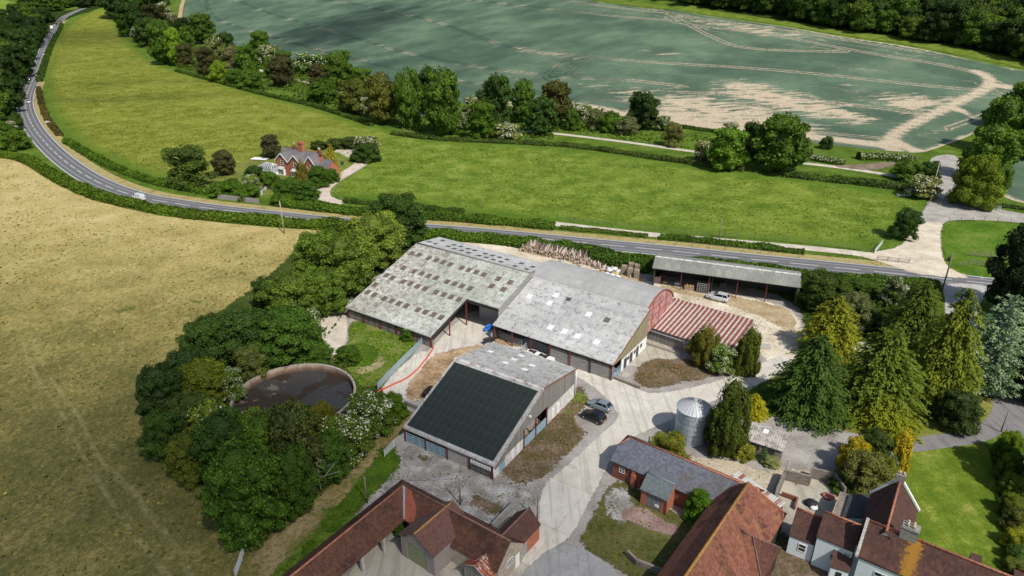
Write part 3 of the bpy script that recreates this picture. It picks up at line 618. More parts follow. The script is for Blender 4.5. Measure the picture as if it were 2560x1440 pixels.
patch("conifer_bed", [(1900, 960), (2000, 880), (2150, 860), (2350, 860), (2440, 860), (2500, 960), (2505, 1040), (2470, 1080), (2380, 1095), (2260, 1108), (2120, 1085), (2000, 1050), (1900, 1030)], gmat("needle_litter", [(.10, .11, .02), (.17, .16, .04), (.26, .22, .07)], .15, 1.5, .5, edge=1.5), .012, 2, 3)
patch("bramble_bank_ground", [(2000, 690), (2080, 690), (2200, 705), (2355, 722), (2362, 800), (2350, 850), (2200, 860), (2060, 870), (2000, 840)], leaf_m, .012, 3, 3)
# gardens
def lawn_mat():
    m = NT("mown_lawn"); q = m.sep(m.sc(m.pos(), (1, 1, 1), (0, 0, R(12))))
    st = m.step(m.m('SINE', m.m('MULTIPLY', q[0], 2.6)), -.3, .3); n = m.noise(.25, 5, .7); f = m.noise(3, 4, .75)
    c = m.ramp(m.step(m.m('ADD', m.m('MULTIPLY', n, .6), m.m('MULTIPLY', f, .4)), .35, .68), [(0, (.07, .115, .010)), (.5, (.125, .18, .018)), (.8, (.20, .24, .035)), (1, (.34, .32, .11))])
    c = m.mix(m.m('MULTIPLY', st, .22), c, (.06, .13, .008))
    return m.bsdf(c, .95, m.bump(f, .4, .12), .1)
lm = lawn_mat()
patch("lawn", [(2220, 1135), (2270, 1130), (2400, 1116), (2470, 1102), (2490, 1200), (2500, 1330), (2530, 1440), (2640, 1600), (2200, 1600), (2160, 1300)], lm, .02, 1.5, 3)
patch("lawn", [(2520, 940), (2600, 930), (2700, 1000), (2640, 1060), (2560, 1050), (2530, 1000)], lm, .02, 1.5, 3)
patch("grass_verge", [(2240, 1060), (2400, 1020), (2480, 980), (2498, 990), (2500, 1040), (2470, 1072), (2380, 1092), (2240, 1106)], gmat("thin_grass", [(.11, .15, .02), (.19, .21, .04), (.29, .25, .09)], .15, 1.6, .5, edge=1), .018)
tarm = concrete_mat("drive_tarmac", (.15, .145, .15), (.27, .255, .25), 40, 0, .35, edge=.3)
ribbon("house_drive", GP([(2440, 850), (2470, 900), (2500, 955), (2512, 1000), (2508, 1040), (2480, 1072), (2430, 1093), (2340, 1105), (2250, 1116), (2190, 1120)]), 3.2, tarm, .028)
ribbon("house_drive", GP([(2500, 960), (2535, 1010), (2550, 1080), (2570, 1180), (2600, 1300)]), 3.4, tarm, .032)
patch("porch_yard", [(1545, 1195), (1590, 1215), (1700, 1290), (1760, 1310), (1740, 1360), (1660, 1480), (1560, 1440), (1430, 1365), (1470, 1300), (1510, 1215)], mossy_m, .02)
patch("chalk_gravel", [(1530, 1200), (1580, 1225), (1600, 1270), (1570, 1320), (1500, 1300), (1510, 1240)], chalk_m, .026)
patch("pink_hardcore", [(1560, 1265), (1600, 1250), (1650, 1290), (1720, 1320), (1680, 1350), (1600, 1320), (1550, 1300)], pink_m, .03)
patch("concrete_pad", [(1670, 1300), (1722, 1320), (1712, 1362), (1652, 1335)], conc2, .036, 1)
patch("south_yard", [(1380, 1362), (1430, 1358), (1500, 1390), (1560, 1440), (1600, 1560), (1200, 1600), (1290, 1440)], conc3, .036, 1)
patch("walled_yard_floor", [(960, 1330), (1040, 1330), (1180, 1440), (1300, 1380), (1400, 1400), (1330, 1560), (800, 1560), (860, 1440)], conc2, .012, 1.5)
patch("court_floor", [(1925, 1210), (2000, 1180), (2150, 1240), (2120, 1330), (2000, 1300), (1900, 1290)], conc2, .02, 1.5)
patch("back_garden", [(1930, 1330), (1990, 1320), (2010, 1380), (2180, 1430), (2100, 1560), (1850, 1560), (1900, 1400)], brown_m, .024, 1.5)
# ================================================================= THE MODERN BARNS
def cement_mat(name, base, hi, moss=(.10, .095, .085), rust=None, moss_t=.56, lap=1.5, ax='x', green=0.0, streak=1.0):
    """weathered corrugated fibre-cement: ribs run down the slope, sheets lap in courses, lichen in blotches"""
    m = NT(name); o = m.obj(); q = m.sep(o); X, Y = (q[0], q[1]) if ax == 'x' else (q[1], q[0])
    big = m.noise(.13, 4, .6, o); mid = m.noise(1.0, 6, .85, o)
    stv = m.sc(o, (3.2, .7, .7) if ax == 'x' else (.7, 3.2, .7)); st = m.noise(1.1, 6, .85, stv)
    c = m.mix(m.step(m.m('ADD', m.m('MULTIPLY', big, .4), m.m('MULTIPLY', st, .6)), .38, .62), base, hi)
    bl = m.step(m.m('ADD', m.m('MULTIPLY', st, .55 * streak), m.m('MULTIPLY', mid, 1 - .55 * streak)), moss_t - .01, moss_t + .05)
    c = m.mix(m.m('MULTIPLY', bl, .8), c, moss)
    if green: c = m.mix(m.m('MULTIPLY', m.step(m.noise(.8, 5, .7, o), .5, .62), green), c, (.34, .40, .30))
    if rust:
        col, x0, x1, k = rust
        rz = m.m('MULTIPLY', m.step(m.m('ADD', X, m.m('MULTIPLY', m.m('SUBTRACT', big, .5), 14)), x1, x0), m.step(m.m('ADD', m.m('MULTIPLY', st, .4), m.m('MULTIPLY', mid, .6)), .47, .6))
        c = m.mix(m.m('MULTIPLY', rz, k), c, col)
    lp = m.step(m.m('ABSOLUTE', m.m('SUBTRACT', m.m('FRACT', m.m('DIVIDE', Y, lap)), .5)), .455, .49)
    sh = m.white(m.comb(m.m('FLOOR', m.m('DIVIDE', X, 1.05)), m.m('FLOOR', m.m('DIVIDE', Y, lap)), 3.3))
    c = m.mix(m.m('MULTIPLY', lp, .3), c, (.13, .12, .11)); c = m.mix(m.m('MULTIPLY', m.m('SUBTRACT', sh, .5), .22, clamp=True), c, (.75, .74, .7))
    rib = m.m('SINE', m.m('MULTIPLY', X, 2 * math.pi / .33)); rb = m.m('MULTIPLY', m.m('MULTIPLY', m.step(rib, .2, -.9), .55), m.step(mid, .35, .6))
    c = m.mix(rb, c, tuple(v * .62 for v in base))
    h = m.m('ADD', m.m('MULTIPLY', rib, .5), m.m('MULTIPLY', mid, .4))
    return m.bsdf(c, .88, m.bump(h, .6, .05), .15)
def board_mat(name, c0, c1, pitch=.16, gap=(.03, .028, .025)):
    m = NT(name); o = m.obj(); q = m.sep(o); s = m.m('ADD', q[0], q[1])
    k = m.m('FLOOR', m.m('DIVIDE', s, pitch)); r = m.white(m.comb(k, k, 1.0))
    n = m.noise(2.2, 5, .7, m.sc(o, (4, 4, .6)))
    c = m.mix(m.m('ADD', m.m('MULTIPLY', r, .5), m.m('MULTIPLY', n, .5)), c0, c1)
    g = m.step(m.m('ABSOLUTE', m.m('SUBTRACT', m.m('FRACT', m.m('DIVIDE', s, pitch)), .5)), .38, .46)
    return m.bsdf(m.mix(m.m('MULTIPLY', g, .8), c, gap), .9, m.bump(m.m('SUBTRACT', 1.0, g), .5, .03), .1)
def course_mat(name, c0, c1, ch=.22, mort=(.30, .29, .27), cl=.45, joint=.6):
    """walling in courses: bricks or blocks"""
    m = NT(name); o = m.obj(); q = m.sep(o); s = m.m('ADD', q[0], q[1]); row = m.m('FLOOR', m.m('DIVIDE', q[2], ch))
    sx = m.m('ADD', m.m('DIVIDE', s, cl), m.m('MULTIPLY', row, .5)); col = m.m('FLOOR', sx); r = m.white(m.comb(col, row, .5)); n = m.noise(.7, 5, .7, o)
    c = m.mix(m.m('ADD', m.m('MULTIPLY', r, .55), m.m('MULTIPLY', n, .45)), c0, c1)
    jz = m.step(m.m('ABSOLUTE', m.m('SUBTRACT', m.m('FRACT', m.m('DIVIDE', q[2], ch)), .5)), .40, .47)
    jx = m.step(m.m('ABSOLUTE', m.m('SUBTRACT', m.m('FRACT', sx), .5)), .44, .48); j = m.m('MAXIMUM', jz, jx)
    c = m.mix(m.m('MULTIPLY', j, joint), c, mort); c = m.mix(m.m('MULTIPLY', m.step(m.noise(1.5, 5, .75, o), .56, .7), .4), c, tuple(v * .45 for v in c0))
    return m.bsdf(c, .92, m.bump(m.m('ADD', m.m('SUBTRACT', 1.0, j), m.m('MULTIPLY', n, .3)), .4, .02), .1)
def tile_mat(name, c0, c1, ax='x', dark=(.05, .03, .025), dk=.5, orange=None, ok=.5, spots=None, tw=.22, th=.2, sc=.45, slate=False):
    """clay tiles or slates: each its own tone, lichen in patches"""
    m = NT(name); o = m.obj(); q = m.sep(o); X, Y = (q[0], q[1]) if ax == 'x' else (q[1], q[0])
    row = m.m('FLOOR', m.m('DIVIDE', Y, th)); sx = m.m('ADD', m.m('DIVIDE', X, tw), m.m('MULTIPLY', row, .5))
    r = m.white(m.comb(m.m('FLOOR', sx), row, 7.0)); n = m.noise(sc, 6, .72, o); n2 = m.noise(sc * 5, 5, .75, o)
    c = m.mix(m.m('ADD', m.m('MULTIPLY', r, .55), m.m('MULTIPLY', n2, .45)), c0, c1)
    if orange: c = m.mix(m.m('MULTIPLY', m.step(m.m('ADD', m.m('MULTIPLY', m.noise(sc * .8, 4, .65, m.sc(o, (1.3, 1.3, 1.3))), .75), m.m('MULTIPLY', n2, .25)), .47, .6), ok), c, orange)
    c = m.mix(m.m('MULTIPLY', m.step(m.m('ADD', m.m('MULTIPLY', n, .7), m.m('MULTIPLY', n2, .3)), .47, .62), dk), c, dark)
    if spots: c = m.mix(m.step(m.vor(4.0, o), spots[1], spots[1] * .6), c, spots[0])
    e = m.step(m.m('FRACT', m.m('DIVIDE', Y, th)), .18, .0); c = m.mix(m.m('MULTIPLY', e, .4), c, tuple(v * .3 for v in c0))
    return m.bsdf(c, .8 if slate else .9, m.bump(m.m('ADD', m.m('FRACT', m.m('DIVIDE', Y, th)), m.m('ADD', n2, m.m('MULTIPLY', r, .5))), .45, .04), .3 if slate else .15)
M_A = cement_mat("mossy_cement_sheet", (.36, .37, .32), (.66, .67, .62), (.15, .15, .11), rust=((.17, .07, .055), -2, 18, .9), moss_t=.50, green=.45)
M_B = cement_mat("lichened_cement_sheet", (.38, .38, .37), (.58, .58, .565), (.10, .10, .095), moss_t=.53, lap=2.2, streak=.7)
M_C = cement_mat("grey_cement_sheet", (.34, .34, .325), (.52, .515, .50), (.11, .105, .10), moss_t=.515, lap=1.5)
M_D = cement_mat("curved_cement_sheet", (.33, .33, .32), (.45, .45, .435), (.16, .155, .15), moss_t=.60, lap=2.0, streak=1.0)
M_F = cement_mat("green_grey_sheet", (.19, .20, .17), (.27, .28, .245), (.09, .10, .07), moss_t=.60, lap=1.9)
M_post = plain("red_oxide_steel", (.17, .035, .03), .6)
M_galv = plain("galvanised_steel", (.50, .52, .54), .45, .5)
M_gate = plain("blue_grey_gate_steel", (.22, .34, .42), .5, .2)
M_board = board_mat("weathered_boards", (.13, .12, .11), (.36, .34, .31))
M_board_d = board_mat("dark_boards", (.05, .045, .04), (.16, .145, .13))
M_plank = course_mat("rail_planks", (.13, .115, .10), (.30, .27, .24), .28, (.015, .013, .012), 3.5, .9)
M_block = course_mat("block_wall", (.19, .185, .175), (.34, .335, .32), .22, (.42, .41, .39), .9, .35)
M_render = plain("grey_render", (.40, .39, .37), .9, var=.2)
M_white = plain("white_paint", (.80, .80, .78), .6, var=.06)
M_dark = plain("dark_fittings_and_shade", (.035, .034, .034), .9)  # near-black colour: painted shade inside the barns, and dark fittings
M_sky_b = plain("brown_rooflight", (.15, .115, .09), .5, spec=.5, var=.35, scale=2)
M_sky_w = plain("white_rooflight", (.75, .76, .76), .4, spec=.5, var=.12, scale=2)
M_sky_g = plain("grey_rooflight", (.36, .35, .34), .5, spec=.5, var=.35, scale=2)
M_sky_d = plain("dark_rooflight", (.09, .095, .1), .35, spec=.5, var=.4, scale=2)
M_pipe = plain("white_plastic", (.72, .73, .73), .5)
M_rusty_verge = plain("rusty_verge_trim", (.24, .12, .06), .8, var=.5, scale=4)
def bld(name, label, E1, E2, h, cat='barn', group=None):
    a = P(*E1, h); b = P(*E2, h); rz = math.atan2(b[1] - a[1], b[0] - a[0])
    t = thing(name, label, cat, (a[0], a[1], 0), rz, group)
    ux, uy = math.cos(rz), math.sin(rz)
    def loc(px, py, z=0.0):
        q = P(px, py, z); dx, dy = q[0] - a[0], q[1] - a[1]; return (dx * ux + dy * uy, -dx * uy + dy * ux, z)
    return t, loc, math.hypot(b[0] - a[0], b[1] - a[1])
def gate_mb(mb, x0, x1, y, z0, z1, rails=5, ups=3, r=.03, m=0, axis='x', y2=None):
    y2 = y if y2 is None else y2
    A = Vector((x0, y, 0)); B = Vector((x1, y2, 0))
    for i in range(rails):
        z = z0 + (z1 - z0) * i / (rails - 1); mb.beam((A.x, A.y, z), (B.x, B.y, z), r * 1.3, m=m)
    for i in range(ups):
        p = A.lerp(B, i / (ups - 1)); mb.beam((p.x, p.y, z0 - .1), (p.x, p.y, z1 + .03), r * 1.5, m=m)
def roof_quad(name, mat, pts, t, parent, th=.07):
    mb = MB(); mb.slab(pts, th); return mb.build(name, mat, parent)
def lights(parent, zf, cells, mat, w, d, name='rooflight', off=.035):
    """flat translucent sheets let into the slope; cells = (x, y) of their lower left corner"""
    first = None
    for (x, y) in cells:
        mb = MB(); x1, y1 = x + w, y + d
        mb.slab([(x, y, zf(y) + off), (x1, y, zf(y) + off), (x1, y1, zf(y1) + off), (x, y1, zf(y1) + off)], .03)
        mb.build(name, mat, parent)
# ---- barn A: the wide barn at the left, front slope with a notch over the cattle yard
tA, lA, LA = bld("cattle_barn", "largest barn, pale mossy cement roof blotched red-brown, dark square rooflights, notch at its front right", (870, 765), (1080, 838), 2.6)
ZA = lambda y: 2.6 + 6.3 * y / 21.2 if y <= 21.2 else 8.9 - (y - 21.2) * 1.0 / 7.7
W2 = 28.9; NY = 10.4; XR = 28.6
mb = MB()
mb.slab([(-.3, -.3, ZA(-.3)), (LA, -.3, ZA(-.3)), (LA, NY, ZA(NY)), (LA, 21.2, ZA(21.2)), (-.3, 21.2, ZA(21.2))], .08)
mb.slab([(LA + .001, NY, ZA(NY) - .02), (XR, NY, ZA(NY) - .02), (XR, 21.2, ZA(21.2) - .02), (LA + .001, 21.2, ZA(21.2) - .02)], .08)
roofA = mb.build("front_roof_slope", M_A, tA)
mb = MB(); mb.slab([(-.3, 21.2, 8.9), (XR, 21.2, 8.9), (XR - 1.5, W2, 7.9), (-.3, W2, 7.9)], .08)
roofA2 = mb.build("back_roof_slope", M_B, tA)
mb = MB(); mb.tube([(-.35, 21.2, 8.93), (XR, 21.2, 8.93)], .16, 6); mb.build("ridge_cap", plain("ridge_cement", (.22, .21, .2), .9, var=.3), tA)
rowsA = []
PXA = {17.4: [(818, 0)]}
def cellsA(pxs):
    out = []
    for (px, py) in pxs:
        z = 5.0
        for _ in range(8):
            q = lA(px, py, z); z = ZA(q[1])
        out.append((q[0] - .55, q[1] - .6))
    return out
zA1 = [(825, 262), (889, 277), (978, 306), (1044, 325), (1108, 343), (1171, 363), (1272, 395), (1338, 414), (1405, 434), (1473, 455), (1603, 493), (1710, 524),
       (752, 395), (845, 427), (915, 443), (978, 466), (1044, 486), (1143, 520), (1211, 538), (1277, 559), (1350, 580), (1545, 558), (1650, 588), (598, 463), (652, 486), (748, 520), (813, 538), (877, 562), (946, 583),
       (1044, 615), (1112, 637), (1179, 657), (1250, 680), (495, 548), (430, 615), (488, 639), (578, 672), (646, 693), (709, 717), (777, 737), (881, 773), (948, 795), (1020, 818), (1088, 842)]
lights(roofA, ZA, cellsA([(800 + x / 3.6, 560 + y / 3.6) for x, y in zA1]), M_sky_b, 1.1, 1.25)
zA2 = [(993, 160), (1045, 178), (1110, 150), (1160, 200), (1212, 187), (1272, 203), (1214, 222), (1278, 238), (1338, 222), (1397, 238), (1340, 258), (1437, 284), (1492, 266), (1557, 283), (1503, 302), (1565, 321), (1622, 300), (1690, 320), (1632, 340), (1818, 355), (1920, 385), (1760, 378), (1866, 406)]
lights(roofA2, ZA, cellsA([(800 + x / 3.6, 560 + y / 3.6) for x, y in zA2]), M_sky_d, 1.0, .95)
mb = MB(); mb.box(0, -.02, 0, LA, .10, 1.75); w_ = mb.build("front_plank_wall", M_plank, tA)
mb = MB(); mb.ext([(0, 0), (0, ZA(0) - .12), (21.2, 8.75), (W2, 7.75), (W2, 0)], -.02, .08); mb.build("end_wall", M_board_d, tA)
mb = MB(); mb.box(0, W2 - .1, 0, XR - 2, W2, 7.7); mb.build("back_wall", M_block, tA)
mb = MB(); mb.ext([(NY + .1, 0), (NY + .1, ZA(NY) - .15), (21.2, 8.72), (W2 - .2, 7.7), (W2 - .2, 0)], XR - .15, XR - .02); mb.build("end_wall", M_block, tA)
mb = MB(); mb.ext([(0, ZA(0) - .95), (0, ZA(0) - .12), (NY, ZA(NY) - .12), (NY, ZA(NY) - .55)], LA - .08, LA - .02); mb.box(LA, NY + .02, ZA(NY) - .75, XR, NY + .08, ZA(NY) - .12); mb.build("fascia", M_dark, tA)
mb = MB(); mb.box(LA - .02, NY + 4, 0, XR - .2, NY + 4.1, 3.8); mb.build("inner_wall", M_render, tA)
for x in (0.15, 4.3, 8.5, 12.7, 16.9, LA - .12):
    mb = MB(); mb.beam((x, -.12, 0), (x, -.12, ZA(0) - .1), .16, .2); mb.build("post", M_post, tA)
for y in (5.2, 10.4):
    mb = MB(); mb.beam((LA - .15, y, 0), (LA - .15, y, ZA(y) - .1), .2); mb.build("post", M_post, tA)
mb = MB(); mb.tube([(14.6, -.2, ZA(0) - .15), (15.1, -.35, 2.2), (15.3, -.4, 1.6), (15.3, -.4, .1)], .11, 8); mb.build("drainpipe", M_pipe, tA)
mb = MB(); mb.box(-.4, -.45, ZA(-.3) - .22, LA, -.3, ZA(-.3) - .08); mb.build("gutter", M_render, tA)
# ---- barn B and the curved roof joined to it
tB, lB, LB = bld("livestock_barn", "middle barn with even pale grey lichened roof, scattered white rooflights and open front bays", (1235, 812), (1532, 910), 3.2)
YB, ZR = 13.5, 7.75; ZB = lambda y: 3.2 + (ZR - 3.2) * y / YB
mb = MB(); mb.slab([(-.3, -.15, ZB(-.15)), (LB + .2, -.15, ZB(-.15)), (LB + .2, YB, ZR), (-.3, YB, ZR)], .08); roofB = mb.build("roof", M_B, tB)
def cells(l, ZF, pxs, dx=.5, dy=.55):
    out = []
    for (px, py) in pxs:
        z = 5.0
        for _ in range(8): q = l(px, py, z); z = ZF(q[1])
        out.append((q[0] - dx, q[1] - dy))
    return out
zb = lambda L: [(1160 + x / 4.236, 640 + y / 4.236) for x, y in L]
lights(roofB, ZB, cells(lB, ZB, zb([(692, 427), (905, 495), (1318, 615), (975, 410), (915, 755), (1062, 800), (1200, 848), (1402, 912)])), M_sky_w, 1.05, 1.1)
lights(roofB, ZB, cells(lB, ZB, zb([(1197, 478), (1088, 545), (1335, 515), (1428, 545), (1522, 572), (1620, 602)])), M_sky_g, 1.0, 1.0)
lights(roofB, ZB, cells(lB, ZB, zb([(1110, 450)])), M_sky_d, 1.0, .9); lights(roofB, ZB, cells(lB, ZB, zb([(1510, 675)])), M_sky_b, 1.1, 1.1)
lights(roofB, ZB, cells(lB, ZB, zb([(525, 632), (740, 692)])), M_sky_g, 1.0, .9)
BX = [0.1 + (LB - .2) * i / 6 for i in range(7)]
mb = MB(); mb.box(BX[3], 0, 0, LB, .18, 2.15); mb.build("block_wall", M_block, tB)
mb = MB(); mb.box(BX[3], .03, 2.15, LB, .1, ZB(0) - .1); mb.build("slatted_boarding", M_board_d, tB)
mb = MB(); mb.box(0, YB - .2, 0, LB, YB - .05, 7.3); mb.build("back_wall", M_block, tB)
mb = MB(); mb.box(0.2, 5.6, 0, BX[3], 5.7, 3.6); mb.build("interior_shade_sheet", M_dark, tB)  # near-black sheet stands in for the shade deep in the open bays
for i, x in enumerate(BX):
    mb = MB(); mb.beam((x, -.08, 0), (x, -.08, ZB(0) - .1), .17, .2); mb.build("post", M_post if i != 5 else M_dark, tB)
M_yel = board_mat("olive_gable_sheet", (.25, .22, .13), (.34, .30, .19), .3, (.15, .13, .08))
mb = MB(); mb.ext([(3.4, 2.35), (3.4, ZB(3.4) - .12), (YB, ZR - .12), (YB, 2.35)], LB - .06, LB + .04); mb.ext([(0, 2.75), (0, ZB(0) - .12), (3.4, ZB(3.4) - .12), (3.4, 2.75)], LB - .06, LB + .04); mb.build("gable_cladding", M_yel, tB)
mb = MB(); mb.box(LB - .1, 3.4, 0, LB + .02, YB, 2.35); wl = mb.build("end_wall", M_white, tB)
for y, w_, h_ in ((4.3, 1.1, 2.0), (6.6, 1.1, 2.0), (9.2, .9, 2.0)):
    mb = MB(); mb.box(LB + .02, y, 0.02, LB + .07, y + w_, h_); mb.build("door", plain("dark_door", (.06, .06, .07), .5), wl)
for y in (5.6, 8.2, 10.8):
    mb = MB(); mb.box(LB + .02, y, 1.1, LB + .06, y + .8, 1.8); mb.build("window", plain("dark_glass", (.03, .035, .04), .15, spec=.6), wl)
mb = MB(); mb.beam((LB + .25, -.35, ZB(-.35) + .02), (LB + .25, YB, ZR + .02), .16, .12); mb.build("verge_trim", M_rusty_verge, tB)
mb = MB(); gate_mb(mb, LB, LB, .3, .15, 1.5, 6, 3, .045, y2=3.2); mb.box(LB - .02, .3, .15, LB, 3.2, 1.0); mb.build("gate", M_gate, tB)
mb = MB(); mb.ext([(0, 0), (0, ZB(0) - .15), (YB, ZR - .12), (YB, 0)], .0, .1); mb.build("end_wall", M_board_d, tB)
# curved roof
tD, lD, LD = bld("curved_roof_barn", "long round-topped grey barn behind the middle barn, faded red arched end", (1235, 812), (1532, 910), 3.2)
prof = [(YB + .12, 7.62), (14.6, 8.2), (16.2, 8.75), (18, 9.0), (19.8, 8.95), (21.5, 8.55), (23.2, 7.75), (24.6, 6.7), (25.6, 5.4)]
mb = MB(); n0 = len(mb.v)
for i in range(len(prof) - 1):
    (y0, z0), (y1, z1) = prof[i], prof[i + 1]
    mb.face([(-1.0, y0, z0), (LD - .3, y0, z0), (LD - .3, y1, z1), (-1.0, y1, z1)], sm=False)
    mb.face([(-1.0, y1, z1 - .08), (LD - .3, y1, z1 - .08), (LD - .3, y0, z0 - .08), (-1.0, y0, z0 - .08)])
mb.build("roof", M_D, tD)
M_redend = plain("faded_red_sheet", (.44, .24, .22), .8, var=.45, scale=1.5)
mb = MB(); pr = [(YB + .12, 2.4)] + [(y, z - .1) for y, z in prof] + [(25.5, 2.4)]
mb.ext(pr[::-1], LD - .42, LD - .34); re_ = mb.build("arched_end", M_redend, tD)
mb = MB()
for i in range(len(prof) - 1): mb.beam((LD - .24, prof[i][0], prof[i][1] - .05), (LD - .24, prof[i + 1][0], prof[i + 1][1] - .05), .2, .14)
for y in (16, 19, 22): mb.beam((LD - .3, y, 3), (LD - .3, y, 8), .08)
for z in (5.0, 6.6): mb.beam((LD - .3, 14.5, z), (LD - .3, 24, z), .08)
mb.build("end_frame", plain("red_frame", (.30, .06, .05), .7), tD)
mb = MB(); mb.box(-1.0, 25.35, 0, LD - .4, 25.5, 5.35); mb.box(-1, YB + .2, 0, -.9, 25.3, 7.4); mb.build("walls", M_block, tD)
# ---- shed with the rusty striped roof
tE, lE, LE = bld("rusty_roof_shed", "low shed under corrugated iron striped rust red and white", (1615, 815), (1850, 892), 2.7, 'shed')
def rust_stripes():
    m = NT("rust_striped_iron"); o = m.obj(); q = m.sep(o); xx = m.m('ADD', q[0], m.m('MULTIPLY', q[1], .02))
    fr = m.m('FRACT', m.m('DIVIDE', xx, .84)); n = m.noise(2.6, 5, .85, m.sc(o, (2.4, .9, 1))); cr = m.m('FRACT', m.m('DIVIDE', q[1], 3.6)); row = m.m('FLOOR', m.m('DIVIDE', q[1], 3.6))
    off = m.m('MULTIPLY', m.m('SUBTRACT', m.white(m.comb(row, 1.0, 1.0)), .5), .25)
    wv = m.m('MULTIPLY', m.m('SUBTRACT', m.white(m.comb(m.m('FLOOR', m.m('DIVIDE', xx, .84)), row, 5.0)), .5), .22); band = m.step(m.m('ABSOLUTE', m.m('SUBTRACT', m.m('ADD', fr, off), .5)), m.m('ADD', .30, wv) if False else .34, .20); band = m.m('ADD', band, wv)
    f = m.step(m.m('ADD', m.m('MULTIPLY', band, .62), m.m('ADD', m.m('MULTIPLY', n, .62), m.m('MULTIPLY', m.step(m.m('ADD', q[0], m.m('MULTIPLY', m.step(q[1], 8, 11), 9)), 1, 17), .2))), .56, .68)
    rc = m.ramp(m.noise(1.5, 5, .7, o), [(.3, (.14, .045, .03)), (.55, (.26, .085, .055)), (.75, (.38, .16, .11))]); wc = m.mix(m.step(m.noise(3.5, 5, .8, o), .35, .6), (.36, .28, .25), (.64, .60, .57))
    c = m.mix(f, wc, rc); rib = m.m('SINE', m.m('MULTIPLY', q[0], 2 * math.pi / .28))
    c = m.mix(m.m('MULTIPLY', m.step(cr, .04, 0), .6), c, (.12, .05, .04)); c = m.mix(m.m('MULTIPLY', m.step(rib, -.2, -1), .25), c, (.2, .09, .07))
    return m.bsdf(c, .7, m.bump(rib, .5, .04), .3)
M_E = rust_stripes()
bL = lE(1662, 738, 4.2); bR = lE(1887, 800, 4.2); eR = lE(1850, 892, 2.7)
mb = MB(); mb.slab([(-.1, 0, 2.7), (LE + .1, 0, 2.7), bR, bL], .06); mb.build("roof", M_E, tE)
mb = MB(); mb.prism([(0, .25), (LE - .2, .25), (LE - .2, .35), (0, .35)], 0, 2.55); mb.build("front_wall", M_board, tE)
mb = MB(); mb.hexa([(LE - .15, .3, 0), (LE - .05, .3, 0), (bR[0] - .3, bR[1] - .1, 0), (bR[0] - .4, bR[1] - .1, 0)], [(LE - .15, .3, 2.6), (LE - .05, .3, 2.6), (bR[0] - .3, bR[1] - .1, 4.05), (bR[0] - .4, bR[1] - .1, 4.05)]); mb.build("end_wall", M_board, tE)
mb = MB(); mb.hexa([(bL[0] + .3, bL[1] - .2, 0), (bR[0] - .3, bR[1] - .2, 0), (bR[0] - .3, bR[1] - .1, 0), (bL[0] + .3, bL[1] - .1, 0)], [(bL[0] + .3, bL[1] - .2, 4.05), (bR[0] - .3, bR[1] - .2, 4.05), (bR[0] - .3, bR[1] - .1, 4.05), (bL[0] + .3, bL[1] - .1, 4.05)]); mb.build("back_wall", M_board, tE)
mb = MB(); mb.box(-.2, .02, 1.95, LE, .2, 2.12); mb.build("fascia_rail", M_render, tE)
mb = MB(); mb.beam((8.0, -.2, 0.05), (7.4, .15, 2.5), .06); mb.build("leaning_pole", M_galv, tE)
# ---- barn C: solar roof
tC, lC, LC = bld("solar_barn", "front barn whose near roof slope is covered by black solar panels", (1012, 1068), (1233, 1162), 2.4)
YC, ZC1, YC2, ZC2 = 12.75, 7.45, 23.3, 5.35
ZC = lambda y: 2.4 + (ZC1 - 2.4) * y / YC if y < YC else ZC1 - (ZC1 - ZC2) * (y - YC) / (YC2 - YC)
mb = MB(); mb.slab([(-.3, -.1, ZC(-.1)), (LC + .25, -.1, ZC(-.1)), (LC + .25, YC, ZC1), (-.3, YC, ZC1)], .08); rf = mb.build("front_roof_slope", M_C, tC)
mb = MB(); mb.slab([(-.3, YC + .001, ZC1), (LC + .25, YC + .001, ZC1), (LC + .25, YC2, ZC2), (-.3, YC2, ZC2)], .08); rb = mb.build("back_roof_slope", M_C, tC)
lights(rb, ZC, cells(lC, ZC, [(1220 + x / 7.53, 800 + y / 7.53) for x, y in [(340, 800), (500, 735), (640, 668), (700, 925), (840, 850), (60, 590)]]), M_sky_w, 1.0, .8)
lights(rb, ZC, cells(lC, ZC, [(1220 + x / 7.53, 800 + y / 7.53) for x, y in [(215, 525), (990, 780), (1060, 1050), (1195, 975), (1345, 900)]]), M_sky_g, 1.0, .8)
mb = MB(); mb.ext([(YC - .3, ZC(YC - .3) + .02), (YC - .3, ZC(YC - .3) + .06), (YC, ZC1 + .09), (YC + .3, ZC(YC + .3) + .06), (YC + .3, ZC(YC + .3) + .02), (YC, ZC1 + .03)][::-1], -.3, LC + .25); mb.build("ridge_cap", cement_mat("rusty_ridge_cap", (.5, .49, .47), (.62, .61, .58), (.2, .08, .06), moss_t=.5, ax='y', streak=.2), tC)
def pv_mat():
    m = NT("solar_glass"); o = m.obj(); n = m.noise(.35, 4, .6, o)
    return m.bsdf(m.mix(n, (.017, .023, .021), (.030, .039, .035)), .5, None, .25)
M_pv = pv_mat(); M_pvf = plain("panel_frame", (.058, .069, .064), .5)
arr = thing("solar_array", "black solar panels in rows over the near slope of the front barn", "solar panels", tC.location, tC.rotation_euler.z)
NC, NR = 14, 7; x0, x1, y0, y1 = .15, LC - .25, .35, YC - .75
pw, ph = (x1 - x0) / NC, (y1 - y0) / NR; sl_ = math.hypot(1, (ZC1 - 2.4) / YC)
pm = MB(); zz = (ZC1 - 2.4) / YC
def pq(mb, xa, xb, ya, yb, o, t, m): mb.slab([(xa, ya, zz * ya + o), (xb, ya, zz * ya + o), (xb, yb, zz * yb + o), (xa, yb, zz * yb + o)], t, m)
pq(pm, .012, pw - .012, .012, ph - .012, .0, .04, 1); pq(pm, .035, pw - .035, .035, ph - .035, .006, .008, 0)
pme = pm.mesh("solar_panel", [M_pv, M_pvf])
